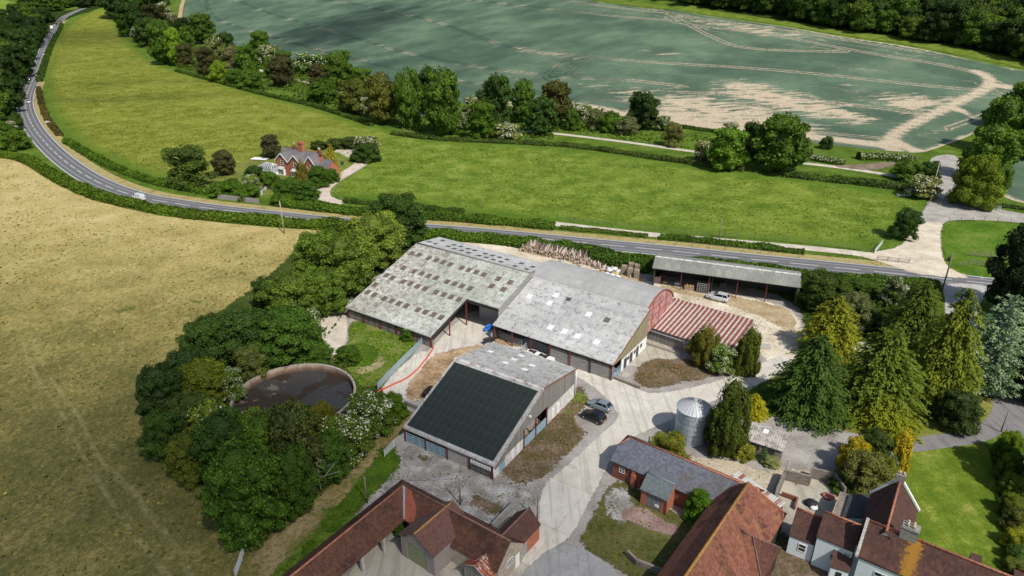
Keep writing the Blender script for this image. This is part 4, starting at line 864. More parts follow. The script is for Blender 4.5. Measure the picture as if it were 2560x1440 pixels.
rr = random.Random(3)
for j in range(NR):
    for i in range(NC):
        o = bpy.data.objects.new("solar_panel", pme); link(o); o.parent = arr; o.location = (x0 + i * pw, y0 + j * ph, ZC(y0 + j * ph) + .13); o.rotation_euler = (rr.uniform(-.004, .004), rr.uniform(-.003, .003), 0)
mb = MB()
for j in range(NR): mb.beam((x0, y0 + (j + .5) * ph, ZC(y0 + (j + .5) * ph) + .05), (x1, y0 + (j + .5) * ph, ZC(y0 + (j + .5) * ph) + .05), .06)
mb.build("mounting_rails", M_galv, arr)
CX = [.1 + (LC - .2) * i / 4 for i in range(5)]
for i, x in enumerate(CX):
    mb = MB(); mb.beam((x, -.1, 0), (x, -.1, ZC(0) - .1), .15, .18); mb.build("post", M_post, tC)
for i in (0, 1):
    mb = MB(); mb.box(CX[i] + .12, -.02, .12, CX[i + 1] - .12, .0, 1.6); gate_mb(mb, CX[i] + .12, CX[i + 1] - .12, -.06, .15, 1.6, 5, 4, .05, m=1); mb.build("gate", [plain("gate_sheet", (.16, .25, .31), .5), plain("gate_rail", (.38, .50, .57), .45, .2)], tC)
mb = MB(); mb.box(CX[2], 0, 0, CX[3], .14, 1.75); mb.build("rendered_wall", M_render, tC)
mb = MB(); mb.box(CX[2], .02, 1.75, CX[3], .1, ZC(0) - .1); mb.box(CX[3], .02, 0, CX[4], .1, ZC(0) - .1); mb.build("boarding", M_board, tC)
mb = MB()
for i in range(9): mb.beam((CX[3] + .25 + i * .42, -.22, 0), (CX[3] + .25 + i * .42, -.22, .85), .04)
mb.beam((CX[3] + .1, -.22, .85), (CX[4] - .1, -.22, .85), .06); mb.beam((CX[3] + .1, -.22, .45), (CX[4] - .1, -.22, .45), .03)
mb.build("guard_rail", plain("dark_steel", (.05, .05, .05), .5), tC)
for i in range(8):
    mb = MB(); x = CX[3] + .22 + i * .43; mb.box(x, -.16, 1.22, x + .32, .0, 1.78); iv = mb.build("inverter", M_white, tC)
    mb = MB(); mb.box(x + .06, -.17, 1.3, x + .26, -.162, 1.38); mb.build("display", plain("grey_panel", (.3, .3, .3), .5), iv)
mb = MB(); mb.box(-.1, -.22, ZC(-.1) - .16, LC + .2, -.11, ZC(-.1) - .04); mb.build("gutter", plain("pale_gutter", (.33, .31, .29), .8, var=.4, scale=4), tC)
mb = MB(); mb.tube([(LC + .3, -.3, 2.1), (LC + .3, -.3, .05)], .07, 8); mb.build("downpipe", M_pipe, tC)
# right gable
g = [(0, 1.3), (0, ZC(0) - .12), (YC, ZC1 - .12), (YC2 - .2, ZC2 - .12), (YC2 - .2, 2.6), (14.2, 2.6), (14.2, 3.3), (7.6, 3.3), (7.6, 1.9), (2.8, 1.9), (2.8, 1.3)]
mb = MB(); mb.ext(g, LC - .03, LC + .05); mb.build("gable_boarding", M_board, tC)
for q0, q1, q2 in ((.1, 1.3, 1.3), (2.8, 7.6, 1.9), (14.2, YC2 - .25, 2.6)):
    mb = MB(); mb.box(LC - .1, q0, 0, LC + .02, q1, q2); mb.build("white_end_wall", plain("stained_white_wall", (.60, .58, .54), .9, var=.25, scale=1.5), tC)
for a_, b_, h_ in ((1.35, 2.7, 1.5), (7.7, 10.9, 1.5), (11.0, 14.1, 1.5)):
    mb = MB(); mb.box(LC - .05, a_, .1, LC - .02, b_, h_ - .1); gate_mb(mb, LC + .02, LC + .02, a_, .12, h_, 6, 3, .05, m=1, y2=b_); mb.build("side_gate", [plain("gate_sheet", (.16, .25, .31), .5), plain("gate_rail", (.38, .50, .57), .45, .2)], tC)
for y in (7.65, 10.95, 14.15):
    mb = MB(); mb.beam((LC + .1, y, 0), (LC + .1, y, 3.4), .16); mb.build("side_post", M_post, tC)
mb = MB(); mb.beam((LC + .27, -.3, ZC(-.3) + .0), (LC + .27, YC, ZC1), .14, .16); mb.beam((LC + .27, YC, ZC1), (LC + .27, YC2, ZC2), .14, .16, m=1); mb.build("verge_trim", [plain("pale_verge", (.42, .38, .34), .8, var=.4), M_rusty_verge], tC)
mb = MB(); mb.ext([(0, 0), (0, ZC(0) - .12), (YC, ZC1 - .12), (YC2 - .2, ZC2 - .12), (YC2 - .2, 0)], .0, .1); mb.build("end_wall", M_board_d, tC)
mb = MB(); mb.box(0, YC2 - .25, 0, LC, YC2 - .15, ZC2 - .15); mb.build("back_wall", M_block, tC)
mb = MB(); mb.box(.1, 3.4, 0, CX[2], 3.5, 3.2); mb.build("interior_shade_sheet", M_dark, tC)  # near-black sheet added as painted shade behind the front gates
mb = MB(); mb.tube([(LC + .3, YC2 - .3, ZC2 - .3), (LC + .3, YC2 - .3, .05)], .07, 8); mb.build("downpipe", M_pipe, tC)
for y in (15.8, 17.4, 4.4, 5.8):
    mb = MB(); mb.box(LC + .02, y, .2, LC + .1, y + .7, 1.9); mb.build("hatch", M_white, tC)
mb = MB(); mb.box(LC + .05, 9.0, 4.6, LC + .3, 9.3, 4.85); mb.build("floodlight", M_white, tC)
# ---- long open-fronted machinery shed by the road
tF, lF, LF = bld("open_fronted_shed", "long open-fronted shed beside the road with slatted grey-green curved roof and five bays", (1636, 668), (1996, 716), 4.5, 'shed')
prF = [(-.35, 4.4), (1.5, 5.2), (3.2, 5.75), (4.8, 5.65), (7.0, 5.0)]
mb = MB()
for i in range(len(prF) - 1):
    (a0, b0), (a1, b1) = prF[i], prF[i + 1]; mb.slab([(-.4, a0, b0), (LF + .4, a0, b0), (LF + .4, a1, b1), (-.4, a1, b1)], .07)
roofF = mb.build("roof", M_F, tF)
mb = MB(); mb.slab([(-.38, 3.0, 5.72), (LF + .38, 3.0, 5.72), (LF + .38, 3.45, 5.80), (-.38, 3.45, 5.80)], .04)
mr = NT("peeling_ridge_strip"); nn = mr.noise(1.2, 5, .8, mr.sc(mr.obj(), (1, 3, 1))); mb.build("ridge_strip", mr.bsdf(mr.mix(mr.step(nn, .42, .55), (.28, .28, .25), (.72, .71, .67)), .8), tF)
for i in range(6):
    x = .12 + (LF - .24) * i / 5; mb = MB(); mb.beam((x, .1, 0), (x, .1, 4.35), .16, .2); mb.build("post", M_post if 0 < i < 5 else M_board_d, tF)
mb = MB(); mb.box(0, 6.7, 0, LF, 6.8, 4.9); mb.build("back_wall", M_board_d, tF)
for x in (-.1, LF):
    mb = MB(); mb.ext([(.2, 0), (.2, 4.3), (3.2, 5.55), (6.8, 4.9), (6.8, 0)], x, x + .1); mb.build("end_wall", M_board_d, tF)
mb = MB(); mb.box(LF * .42, .3, 0, LF * .42 + .1, 6.6, 4.3); mb.build("partition", M_board_d, tF)
mb = MB(); mb.beam((-.35, -.38, 4.33), (LF + .35, -.38, 4.33), .12, .14); mb.build("gutter", M_dark, tF)
# ================================================================= THE OLD FARM BUILDINGS AND THE HOUSE
T_brown = tile_mat("brown_clay_tiles", (.06, .028, .024), (.16, .068, .05), dark=(.045, .03, .026), dk=.7, sc=.5)
T_brown_y = tile_mat("brown_clay_tiles_cross", (.085, .035, .026), (.22, .085, .055), ax='y', dark=(.045, .03, .026), dk=.7, sc=.5)
T_orange = tile_mat("orange_clay_tiles", (.13, .05, .038), (.30, .125, .08), dark=(.05, .026, .028), dk=.85, orange=(.36, .16, .07), ok=.55, sc=.32, spots=((.03, .02, .02), .06))
T_red = tile_mat("red_clay_tiles", (.06, .031, .023), (.16, .075, .05), dark=(.028, .019, .018), dk=.8, sc=.35, spots=((.36, .33, .30), .07))
T_red_y = tile_mat("red_clay_tiles_cross", (.06, .031, .023), (.16, .075, .05), ax='y', dark=(.035, .021, .02), dk=.8, sc=.35, spots=((.4, .37, .33), .06))
T_newred = tile_mat("bright_red_tiles", (.22, .065, .042), (.36, .12, .075), dark=(.12, .045, .035), dk=.5, sc=.5)
T_pale = tile_mat("lichened_brown_tiles", (.15, .085, .07), (.27, .15, .12), dark=(.10, .06, .055), dk=.4, sc=.6, spots=((.55, .52, .47), .11))
T_dark = tile_mat("dark_brown_tiles", (.055, .033, .03), (.13, .065, .05), dark=(.035, .025, .024), dk=.5, sc=.5, spots=((.5, .47, .42), .06))
T_slate = tile_mat("blue_grey_slates", (.075, .08, .105), (.19, .20, .235), dark=(.12, .09, .06), dk=.45, sc=.35, tw=.3, th=.25, slate=True, spots=((.45, .47, .46), .055))
T_slate2 = tile_mat("green_grey_slates", (.09, .11, .12), (.18, .21, .215), dark=(.14, .15, .12), dk=.4, sc=.6, tw=.3, th=.25, slate=True)
M_brick = course_mat("red_brick", (.13, .045, .032), (.30, .115, .075), .15, (.22, .17, .13), .34, .45)
M_brick_o = course_mat("orange_brick", (.32, .10, .055), (.50, .20, .12), .15, (.30, .2, .15), .34, .35)
M_stone = course_mat("rubble_stone", (.30, .25, .19), (.52, .46, .37), .3, (.22, .18, .13), .5, .6)
M_lime = plain("limewash", (.66, .72, .74), .85, var=.05, scale=1.2)
M_black = plain("black_weatherboard", (.03, .03, .032), .8)
M_ridge_o = plain("orange_lichen_ridge", (.36, .19, .055), .9, var=.45, scale=5)
M_ridge_r = plain("terracotta_ridge", (.38, .15, .09), .9, var=.45, scale=5)
M_lead = plain("lead_sheet", (.22, .25, .29), .6, var=.2)
M_glass = plain("window_glass", (.025, .03, .035), .12, spec=.7)
M_wbar = plain("white_window_frame", (.78, .78, .76), .5)
def gable_roof(t, name, x0, x1, yf, yr, yb, ze, zr, mat, zb=None, th=.12, matb=None, ridge=None, oh=.12):
    zb = ze if zb is None else zb
    mb = MB(); mb.slab([(x0, yf, ze), (x1, yf, ze), (x1, yr, zr), (x0, yr, zr)], th); a = mb.build(name, mat, t)
    mb = MB(); mb.slab([(x0, yr + .001, zr), (x1, yr + .001, zr), (x1, yb, zb), (x0, yb, zb)], th); b = mb.build(name, matb or mat, t)
    if ridge:
        mb = MB(); mb.tube([(x0, yr, zr + .03), (x1, yr, zr + .03)], .13, 8); mb.build("ridge_tiles", ridge, t)
    return a, b
def walls_box(t, x0, x1, yf, yr, yb, ze, zr, mat, zb=None, name="wall", wt=.25, in_=.2):
    zb = ze if zb is None else zb
    mb = MB(); mb.box(x0 + in_, yf + in_, 0, x1 - in_, yf + in_ + wt, ze - .02); mb.build(name, mat, t)
    mb = MB(); mb.box(x0 + in_, yb - in_ - wt, 0, x1 - in_, yb - in_, zb - .02); mb.build(name, mat, t)
    for x in (x0 + in_, x1 - in_ - wt):
        mb = MB(); mb.ext([(yf + in_ + wt, 0), (yf + in_ + wt, ze - .02 + (zr - ze) * .08), (yr, zr - .18), (yb - in_ - wt, zb - .02 + (zr - zb) * .08), (yb - in_ - wt, 0)], x, x + wt); mb.build("gable_wall", mat, t)
def window(t, p, u, w, h, nx=2, nz=2, d=.06, fm=None):
    """window on a wall: p lower left corner, u unit vector along the wall, normal to its right"""
    u = Vector(u); n = Vector((u.y, -u.x, 0)); p = Vector(p); Z = Vector((0, 0, 1))
    def q(mb, a, b, c, e, o0, o1):
        A = p + u * a + Z * c + n * o0; B = p + u * b + Z * c + n * o0; C = p + u * b + Z * c + n * o1; D = p + u * a + Z * c + n * o1
        mb.hexa([A, B, C, D][::-1], [v + Z * (e - c) for v in (A, B, C, D)][::-1])
    mb = MB(); fw = .07
    q(mb, 0, w, 0, fw, 0, d); q(mb, 0, w, h - fw, h, 0, d); q(mb, 0, fw, fw, h - fw, 0, d); q(mb, w - fw, w, fw, h - fw, 0, d)
    for i in range(1, nx): q(mb, w * i / nx - .025, w * i / nx + .025, fw, h - fw, 0, d)
    for i in range(1, nz): q(mb, fw, w - fw, h * i / nz - .02, h * i / nz + .02, 0, d - .01)
    f = mb.build("window", fm or M_wbar, t)
    mb = MB(); q(mb, fw, w - fw, fw, h - fw, -.02, .02); mb.build("pane", M_glass, f); return f
# ---- G: slate-roofed brick barn with porch, half-hipped end
tG, lG, LG0 = bld("slate_roof_barn", "long brick barn with blue-grey slate roof, orange ridge and a small slate porch", (1533, 1148), (1792, 1262), 2.9)
GL = 17.0; yr, yb, zr = 3.0, 6.0, 5.1
rv = lG(1578, 1105, 5.1); hx = .9
mb = MB(); mb.slab([(-.25, -.25, 2.75), (GL - 1.6, -.25, 2.75), (GL + 1.2, yr, zr), (rv[0] * 0 + hx, yr, zr), (-.25, yr - 1.35, 4.15)], .1); mb.build("front_roof", T_slate, tG)
mb = MB(); mb.slab([(hx, yr + .001, zr), (GL + 1.2, yr + .001, zr), (GL + 1.2, yb + .25, 2.75), (-.25, yb + .25, 2.75), (-.25, yr + 1.35, 4.15)], .1); mb.build("back_roof", T_dark, tG)
mb = MB(); mb.slab([(-.26, yr - 1.35, 4.15), (hx, yr, zr - .002), (-.26, yr + 1.35, 4.15)], .1); mb.build("half_hip", T_dark, tG)
mb = MB(); mb.tube([(hx, yr, zr + .02), (GL + 1.2, yr, zr + .02)], .13, 8); mb.tube([(-.25, yr - 1.35, 4.17), (hx, yr, zr + .02)], .1, 8); mb.build("ridge_tiles", M_ridge_r, tG)
mb = MB(); mb.box(0, 0, 0, GL - 2, .3, 2.75); wg = mb.build("front_wall", M_brick, tG)
mb = MB(); mb.ext([(0.3, 0), (0.3, 2.95), (yr - 1.35, 4.05), (yr + 1.35, 4.05), (yb, 2.75), (yb, 0)], 0, .3); mb.build("gable_wall", M_brick, tG)
mb = MB(); mb.box(.3, yb - .3, 0, GL, yb, 2.7); mb.build("back_wall", M_brick, tG)
window(wg, (1.0, -.001, 1.3), (1, 0, 0), .8, .9)
mb = MB(); mb.box(2.9, -.35, 0, 3.5, -.001, 2.0); mb.box(2.95, -.25, 2.0, 3.45, -.001, 2.45); mb.build("buttress", M_brick_o, tG)
mb = MB(); mb.box(4.2, -.03, .7, 5.0, -.001, 1.9); mb.build("shutter", plain("dark_red_door", (.10, .03, .025), .7), tG)
pf = lG(1600, 1219, 2.6); pr_ = lG(1669, 1251, 2.6); px0, px1, pyf = pf[0], pr_[0], -2.35
mb = MB(); mb.slab([(px0, pyf - .2, 2.45), (px1, pyf - .2, 2.45), (px1, -.62, 3.75), (px0, -.62, 3.75)], .1); mb.build("porch_roof", T_slate2, tG)
mb = MB(); mb.slab([(px0, -.618, 3.75), (px1, -.618, 3.75), (px1, .5, 3.5), (px0, .5, 3.5)], .1); mb.build("porch_back_roof", T_slate2, tG)
mb = MB(); mb.tube([(px0, -.62, 3.78), (px1, -.62, 3.78)], .08, 8); mb.build("porch_ridge", M_lead, tG)
mb = MB(); mb.box(px0 + .15, pyf, 0, px0 + .9, pyf + .25, 2.4); mb.box(px1 - .9, pyf, 0, px1 - .15, pyf + .25, 2.4)
mb.ext([(pyf + .25, 0), (pyf + .25, 2.5), (-.62, 3.62), (0, 3.45), (0, 0)], px0 + .15, px0 + .4); mb.ext([(pyf + .25, 0), (pyf + .25, 2.5), (-.62, 3.62), (0, 3.45), (0, 0)], px1 - .4, px1 - .15); pw_ = mb.build("porch_wall", M_brick_o, tG)
mb = MB(); mb.box(px0 + .9, pyf + .05, .1, px1 - .9, pyf + .15, 2.4); mb.build("porch_door", board_mat("grey_door_boards", (.16, .17, .18), (.27, .28, .28), .2), tG)
mb = MB(); mb.box(px1 - 1.7, pyf + .0, .55, px1 - 1.1, pyf + .04, .95); mb.build("notice", M_white, tG)
mb = MB(); mb.tube([(px1 - .1, pyf - .1, 2.35), (px1 - .1, pyf - .1, 0)], .05, 6); mb.build("downpipe", M_black, tG)
mb = MB(); mb.slab([(9.95, .9, 2.86 + .68), (10.9, .9, 2.86 + .68), (10.9, 1.1, 3.68), (9.95, 1.1, 3.68)], .05); mb.build("rooflight", M_sky_w, tG)
mb = MB(); mb.tube([(3.0, 4.2, 3.9), (3.0, 4.2, 5.4)], .09, 8); mb.build("flue", M_black, tG)
# ---- H: big orange-tiled barn (ridge runs away from the camera)
tH, lH, LH = bld("orange_tile_barn", "largest tiled barn, orange and plum tiles, yellow lichen on its ridge, hipped side wing", (1714, 1440), (1872, 1207), 7.2)
HX0 = -9.0; HT = LH; ez, rz_ = 3.0, 7.2; yl, yrt = 3.75, -4.3      # left eave at +y, right eave at -y
hipx = HT + 2.4
mb = MB(); mb.slab([(HX0, 0, rz_), (HT, 0, rz_), (hipx, yl * .75, ez + .4), (hipx - .5, yl, ez), (HX0, yl, ez)], .12); mb.build("left_roof", T_orange, tH)
mb = MB(); mb.slab([(HX0, yrt, ez), (hipx, yrt, ez), (HT, -.001, rz_), (HX0, -.001, rz_)], .12); mb.build("right_roof", T_orange, tH)
mb = MB(); mb.slab([(HT + .001, 0, rz_ - .002), (hipx, yrt, ez), (hipx + .3, 0, ez + .2), (hipx, yl * .75, ez + .4)], .12); mb.build("hip_roof", T_dark, tH)
mb = MB(); mb.tube([(HX0, 0, rz_ + .03), (HT, 0, rz_ + .03)], .17, 8); mb.build("ridge_tiles", M_ridge_o, tH)
mb = MB(); mb.tube([(HT, 0, rz_ + .02), (hipx, yrt, ez + .05)], .11, 6); mb.tube([(HT, 0, rz_ + .02), (hipx, yl * .75, ez + .45)], .11, 6); mb.build("hip_tiles", M_ridge_r, tH)
# wing: ridge leaves the right slope at w0, its hipped end faces right
w0 = lH(1837, 1316, 6.0); w1 = lH(1880, 1334, 5.6); c3 = lH(1925, 1357, 3.0); c4 = lH(1897, 1404, 3.0)
wy1 = c3[1]; wr = (w0[0] + w1[0]) / 2; wry = w1[1]; wz = 5.55
yI = -(rz_ - wz) / (rz_ - ez) * 4.3
mb = MB(); mb.slab([(wr, yI, wz), (wr, wry - .2, wz), (wr + 3.0, wy1 - 1.2, ez - .1), (wr + 3.0, -4.3, ez + .02)], .1); mb.build("wing_roof", T_orange, tH)
mb = MB(); mb.slab([(wr - .001, wry - .2, wz), (wr - .001, yI, wz), (wr - 3.0, -4.3, ez + .02), (wr - 3.0, wy1 - 1.2, ez - .1)], .1); mb.build("wing_roof", T_orange, tH)
mb = MB(); mb.slab([(wr, wry - .201, wz - .002), (wr - 3.0, wy1 - 1.201, ez - .102), (wr + 3.0, wy1 - 1.201, ez - .102)], .1); mb.build("wing_hip", T_brown, tH)
mb = MB()
mb.tube([(wr, yI, wz + .03), (wr, wry - .2, wz + .03)], .1, 6); mb.tube([(wr, wry - .2, wz + .03), (wr + 3.0, wy1 - 1.2, ez - .05)], .1, 6); mb.tube([(wr, wry - .2, wz + .03), (wr - 3.0, wy1 - 1.2, ez - .05)], .1, 6)
mb.build("wing_ridge_tiles", T_pale, tH)
mb = MB(); mb.box(HX0 + .2, yl - .4, 0, hipx - .8, yl - .15, ez - .05); mb.build("side_wall", M_brick, tH)
mb = MB(); mb.box(HX0 + .2, yrt + .15, 0, hipx - .3, yrt + .4, ez - .05); mb.build("side_wall", M_black, tH)
mb = MB(); mb.box(hipx - .55, yrt + .4, 0, hipx - .3, yl - .4, ez - .02); mb.build("end_wall", M_black, tH)
mb = MB(); mb.box(wr - 2.8, wy1 - 1.05, 0, wr + 2.8, wy1 - .8, ez - .2); mb.box(wr - 2.8, wy1 - .8, 0, wr - 2.6, yrt + .15, ez - .12); mb.box(wr + 2.6, wy1 - .8, 0, wr + 2.8, yrt + .15, ez - .12); wwall = mb.build("wing_wall", M_black, tH)
mb = MB(); mb.box(wr - 1.2, wy1 - 1.1, .05, wr + 1.0, wy1 - 1.051, 2.4); mb.build("wing_door", plain("dark_red_door", (.10, .03, .025), .7), tH)
# low lean-to annexe in front of the wing (shallow tile roof over a red door)
tH2, lH2, L2_ = bld("brick_lean_to", "small lean-to with dark red doorway against the orange tile barn", (1856, 1400), (1896, 1404), 2.6, 'lean-to')
mb = MB(); mb.slab([(-.5, -1.2, 2.1), (2.3, -1.2, 2.1), (2.3, 1.3, 2.75), (-.5, 1.3, 2.75)], .1); mb.build("roof", T_pale, tH2)
mb = MB(); mb.box(-.3, -1.0, 0, 0.2, -.8, 2.05); mb.box(1.6, -1.0, 0, 2.1, -.8, 2.05); mb.box(-.3, -.8, 0, -.15, 1.2, 2.1); mb.box(1.95, -.8, 0, 2.1, 1.2, 2.1); mb.box(.2, -1.0, 1.75, 1.6, -.8, 2.05); mb.build("wall", M_brick_o, tH2)
mb = MB(); mb.box(.2, -.85, .0, 1.6, -.8, 1.75); mb.build("door", plain("dark_red_door", (.10, .03, .025), .7), tH2)
# ---- striped iron roof strip behind the hip
tS, lS, LS = bld("iron_lean_to", "narrow lean-to with striped grey and red iron roof behind the orange tile barn", (1835, 1212), (1905, 1262), 2.4, 'lean-to')
m = NT("striped_grey_iron"); q = m.sep(m.obj()); k = m.m('FLOOR', m.m('DIVIDE', q[0], .55)); r = m.white(m.comb(k, m.m('FLOOR', m.m('DIVIDE', q[1], 1.3)), 1.0))
c = m.mix(m.step(r, .62, .66), (.52, .52, .48), (.30, .10, .07)); c = m.mix(m.step(m.noise(1.5, 4, .7, m.obj()), .5, .65), c, (.38, .36, .31)); M_striped = m.bsdf(c, .7, m.bump(m.m('SINE', m.m('MULTIPLY', q[0], 20)), .4, .04), .3)
mb = MB(); mb.slab([(-1.2, -.2, 2.3), (6.0, -.2, 2.3), (6.0, 2.3, 2.75), (-1.2, 2.3, 2.75)], .06); mb.build("roof", M_striped, tS)
mb = MB(); mb.box(-1.0, 2.0, 0, 5.8, 2.15, 2.6); mb.build("wall", M_brick, tS)
# ---- I: long L-shaped tiled range at the lower left
tI, lI, LI = bld("tiled_range", "L-shaped open range with long dark red mossy tile roof, bright orange at its corner", (738, 1432), (1009, 1212), 4.9, 'barn')
iz, izr = 2.5, 4.9; yo, yi = 2.95, -2.3; xc = LI
mb = MB(); mb.slab([(-9, 0, izr), (xc, 0, izr), (xc + 2.6, yo, iz), (-9, yo, iz)], .12); mb.build("outer_roof", T_red, tI)
mb = MB(); mb.slab([(-9, yi, iz), (xc - 2.6, yi, iz), (xc, -.001, izr), (-9, -.001, izr)], .12); mb.build("inner_roof", T_red, tI)
mb = MB(); mb.tube([(-9, 0, izr + .02), (xc, 0, izr + .02)], .12, 8); mb.build("ridge_tiles", M_ridge_r, tI)
# second arm runs at right angles, towards -y
LA2 = 16.0
mb = MB(); mb.slab([(xc + .001, 0, izr), (xc + .001, -LA2, izr), (xc + 2.75, -LA2, iz), (xc + 2.6, yo, iz)], .12); mb.build("arm_outer_roof", T_red_y, tI)
mb = MB(); mb.slab([(xc - 2.6, yi, iz), (xc - 2.6, -LA2, iz), (xc, -LA2, izr), (xc, -.002, izr)], .12); mb.build("arm_inner_roof", T_red_y, tI)
mb = MB(); mb.tube([(xc, -.05, izr + .03), (xc, -LA2, izr + .03)], .12, 8); mb.build("arm_ridge_tiles", T_pale, tI)
mb = MB(); n_ = 0
def on_in(x, y, o=.03):      # a point on the arm's inner slope
    return (x, y, izr - (izr - iz) * (xc - x) / 2.6 + o)
mb.face([on_in(xc - .02, -.3), on_in(xc - 2.55, -2.35), on_in(xc - 2.55, -3.9), on_in(xc - 1.2, -3.1), on_in(xc - .02, -1.2)]); mb.face([on_in(xc - .02, -.3, -.02), on_in(xc - .02, -1.2, -.02), on_in(xc - 1.2, -3.1, -.02), on_in(xc - 2.55, -3.9, -.02), on_in(xc - 2.55, -2.35, -.02)])
mb.build("new_tile_patch", T_newred, tI)
mb = MB(); mb.beam((xc - .1, -.15, izr - .02), (xc - 2.5, -2.25, iz + .12), .28, .05); mb.build("valley_lead", M_lead, tI)
mb = MB(); mb.box(-8.8, yo - .4, 0, xc + 2.3, yo - .15, iz - .05); mb.build("outer_wall", M_brick, tI)
mb = MB(); mb.box(xc + 2.3, -LA2 + .2, 0, xc + 2.5, yo - .15, iz - .05); mb.build("arm_outer_wall", M_brick, tI)
mb = MB(); mb.extx([(xc - 2.4, 0), (xc - 2.4, iz), (xc, izr - .15), (xc + 2.5, iz), (xc + 2.5, 0)], -LA2 + .0, -LA2 + .25); mb.build("arm_gable_wall", M_stone, tI)
mb = MB(); mb.box(xc - 2.5, -LA2 + .25, 0, xc - 2.3, -9.2, iz - .1); mb.build("arm_inner_wall", M_stone, tI)
for x in (-6.5, -3.2, .2, 3.6, 7.0, 10.4):
    mb = MB(); mb.box(x, yi + .15, 0, x + .35, yi + .5, iz - .1); mb.build("pillar", M_render, tI)
window(tI, (xc - .8, -LA2 - .001, 1.5), (1, 0, 0), 1.2, .9, 3, 2)
mb = MB(); mb.box(xc + .9, -LA2 - .06, 0, xc + 1.7, -LA2 - .001, 1.9); mb.build("door", M_white, tI)
# ---- J: gabled garage block with green door
tJ, lJ, LJ = bld("gabled_garage", "tall gabled outbuilding with sage green roller door and lichened brown tiles with a yellow ridge", (1000, 1334), (1084, 1387), 3.4, 'garage')
JW, JD, je, jr = 5.2, 6.4, 3.4, 5.05
mb = MB(); mb.slab([(-.2, -.25, je - .1), (JW / 2, -.25, jr), (JW / 2, JD, jr), (-.2, JD, je - .1)], .1); mb.build("left_roof", tile_mat("lichened_tiles_cross", (.11, .065, .056), (.21, .125, .105), 'y', dark=(.10, .06, .055), dk=.4, sc=.6, spots=((.55, .52, .47), .13)), tJ)
mb = MB(); mb.slab([(JW / 2 + .001, -.25, jr), (JW + .2, -.25, je - .1), (JW + .2, JD, je - .1), (JW / 2 + .001, JD, jr)], .1); mb.build("right_roof", tile_mat("brown_tiles_cross", (.10, .052, .043), (.19, .095, .075), 'y', dark=(.09, .05, .045), dk=.35, sc=.6, spots=((.5, .45, .4), .05)), tJ)
mb = MB(); mb.tube([(JW / 2, -.28, jr + .03), (JW / 2, JD, jr + .03)], .12, 8); mb.build("ridge_tiles", M_ridge_o, tJ)
M_sid = NT("horizontal_siding"); q = M_sid.sep(M_sid.obj()); row = M_sid.m('FRACT', M_sid.m('DIVIDE', q[2], .5)); n = M_sid.noise(2, 4, .7, M_sid.obj())
c = M_sid.mix(n, (.21, .17, .16), (.33, .28, .26)); c = M_sid.mix(M_sid.m('MULTIPLY', M_sid.step(row, .16, .04), .7), c, (.46, .42, .39)); M_siding = M_sid.bsdf(c, .9, M_sid.bump(row, .4, .04))
mb = MB(); mb.box(0, .05, 0, .9, .25, je - .1); mb.box(3.95, .05, 0, JW, .25, je - .1); mb.extx([(.9, 2.75), (.9, je + .35), (JW / 2, jr - .15), (3.95, je + .48), (3.95, 2.75)], .05, .25); mb.build("front_wall", M_siding, tJ)
mb = MB(); mb.box(JW - .2, .25, 0, JW, JD - .1, je - .12); mb.box(0, .25, 0, .2, JD - .1, je - .12); mb.box(.2, JD - .3, 0, JW - .2, JD - .1, je - .1); mb.build("side_wall", M_siding, tJ)
mb = MB(); mb.box(.9, .12, 0, 3.95, .18, 2.75); mb.build("roller_door", plain("sage_green_door", (.22, .24, .14), .7, var=.08), tJ)
# ---- L: small outbuilding with brick end
tL, lL, LL = bld("small_tiled_outbuilding", "small dark tiled outbuilding with orange brick wall at the edge of the concrete road", (1249, 1345), (1323, 1270), 4.1, 'outbuilding')
gable_roof(tL, "roof", -.3, LL + .1, -1.65, 0, 1.9, 2.4, 4.1, T_dark, ridge=T_pale)
walls_box(tL, -.3, LL + .1, -1.65, 0, 1.9, 2.4, 4.1, M_brick_o, in_=.12)
mb = MB(); mb.box(2.0, -1.56, 0, 3.2, -1.52, 1.9); mb.build("door", plain("pale_grey_door", (.3, .32, .32), .6), tL)
# ---- K: rusty iron roofed hut
tK, lK, LK = bld("rusty_iron_hut", "small timber hut with patchy rusty iron gable roof in the walled yard", (1188, 1412), (1237, 1362), 3.3, 'hut')
m = NT("patchy_rust_iron"); o = m.obj(); q = m.sep(o); n = m.noise(1.3, 5, .75, o); n2 = m.noise(.8, 3, .6, o); st = m.noise(2, 4, .7, m.sc(o, (3, .5, 1)))
c = m.mix(m.step(m.m('ADD', m.m('MULTIPLY', n, .5), m.m('MULTIPLY', st, .5)), .46, .58), (.22, .055, .025), (.38, .13, .07)); c = m.mix(m.step(m.m('ADD', m.m('MULTIPLY', n2, .5), m.m('MULTIPLY', st, .5)), .54, .60), c, (.55, .54, .53))
M_rustp = m.bsdf(c, .75, m.bump(m.m('SINE', m.m('MULTIPLY', q[0], 24)), .4, .03), .3)
gable_roof(tK, "roof", -.15, LK + .5, -1.9, 0, 1.85, 2.2, 3.3, M_rustp, th=.05)
walls_box(tK, -.15, LK + .5, -1.9, 0, 1.85, 2.2, 3.3, M_board, wt=.1)
mb = MB(); mb.tube([(-.2, -1.9, 2.24), (-.2, 0, 3.34), (-.2, 1.85, 2.24)], .05, 6); mb.build("verge_trim", plain("pale_verge", (.42, .38, .34), .8, var=.4), tK)
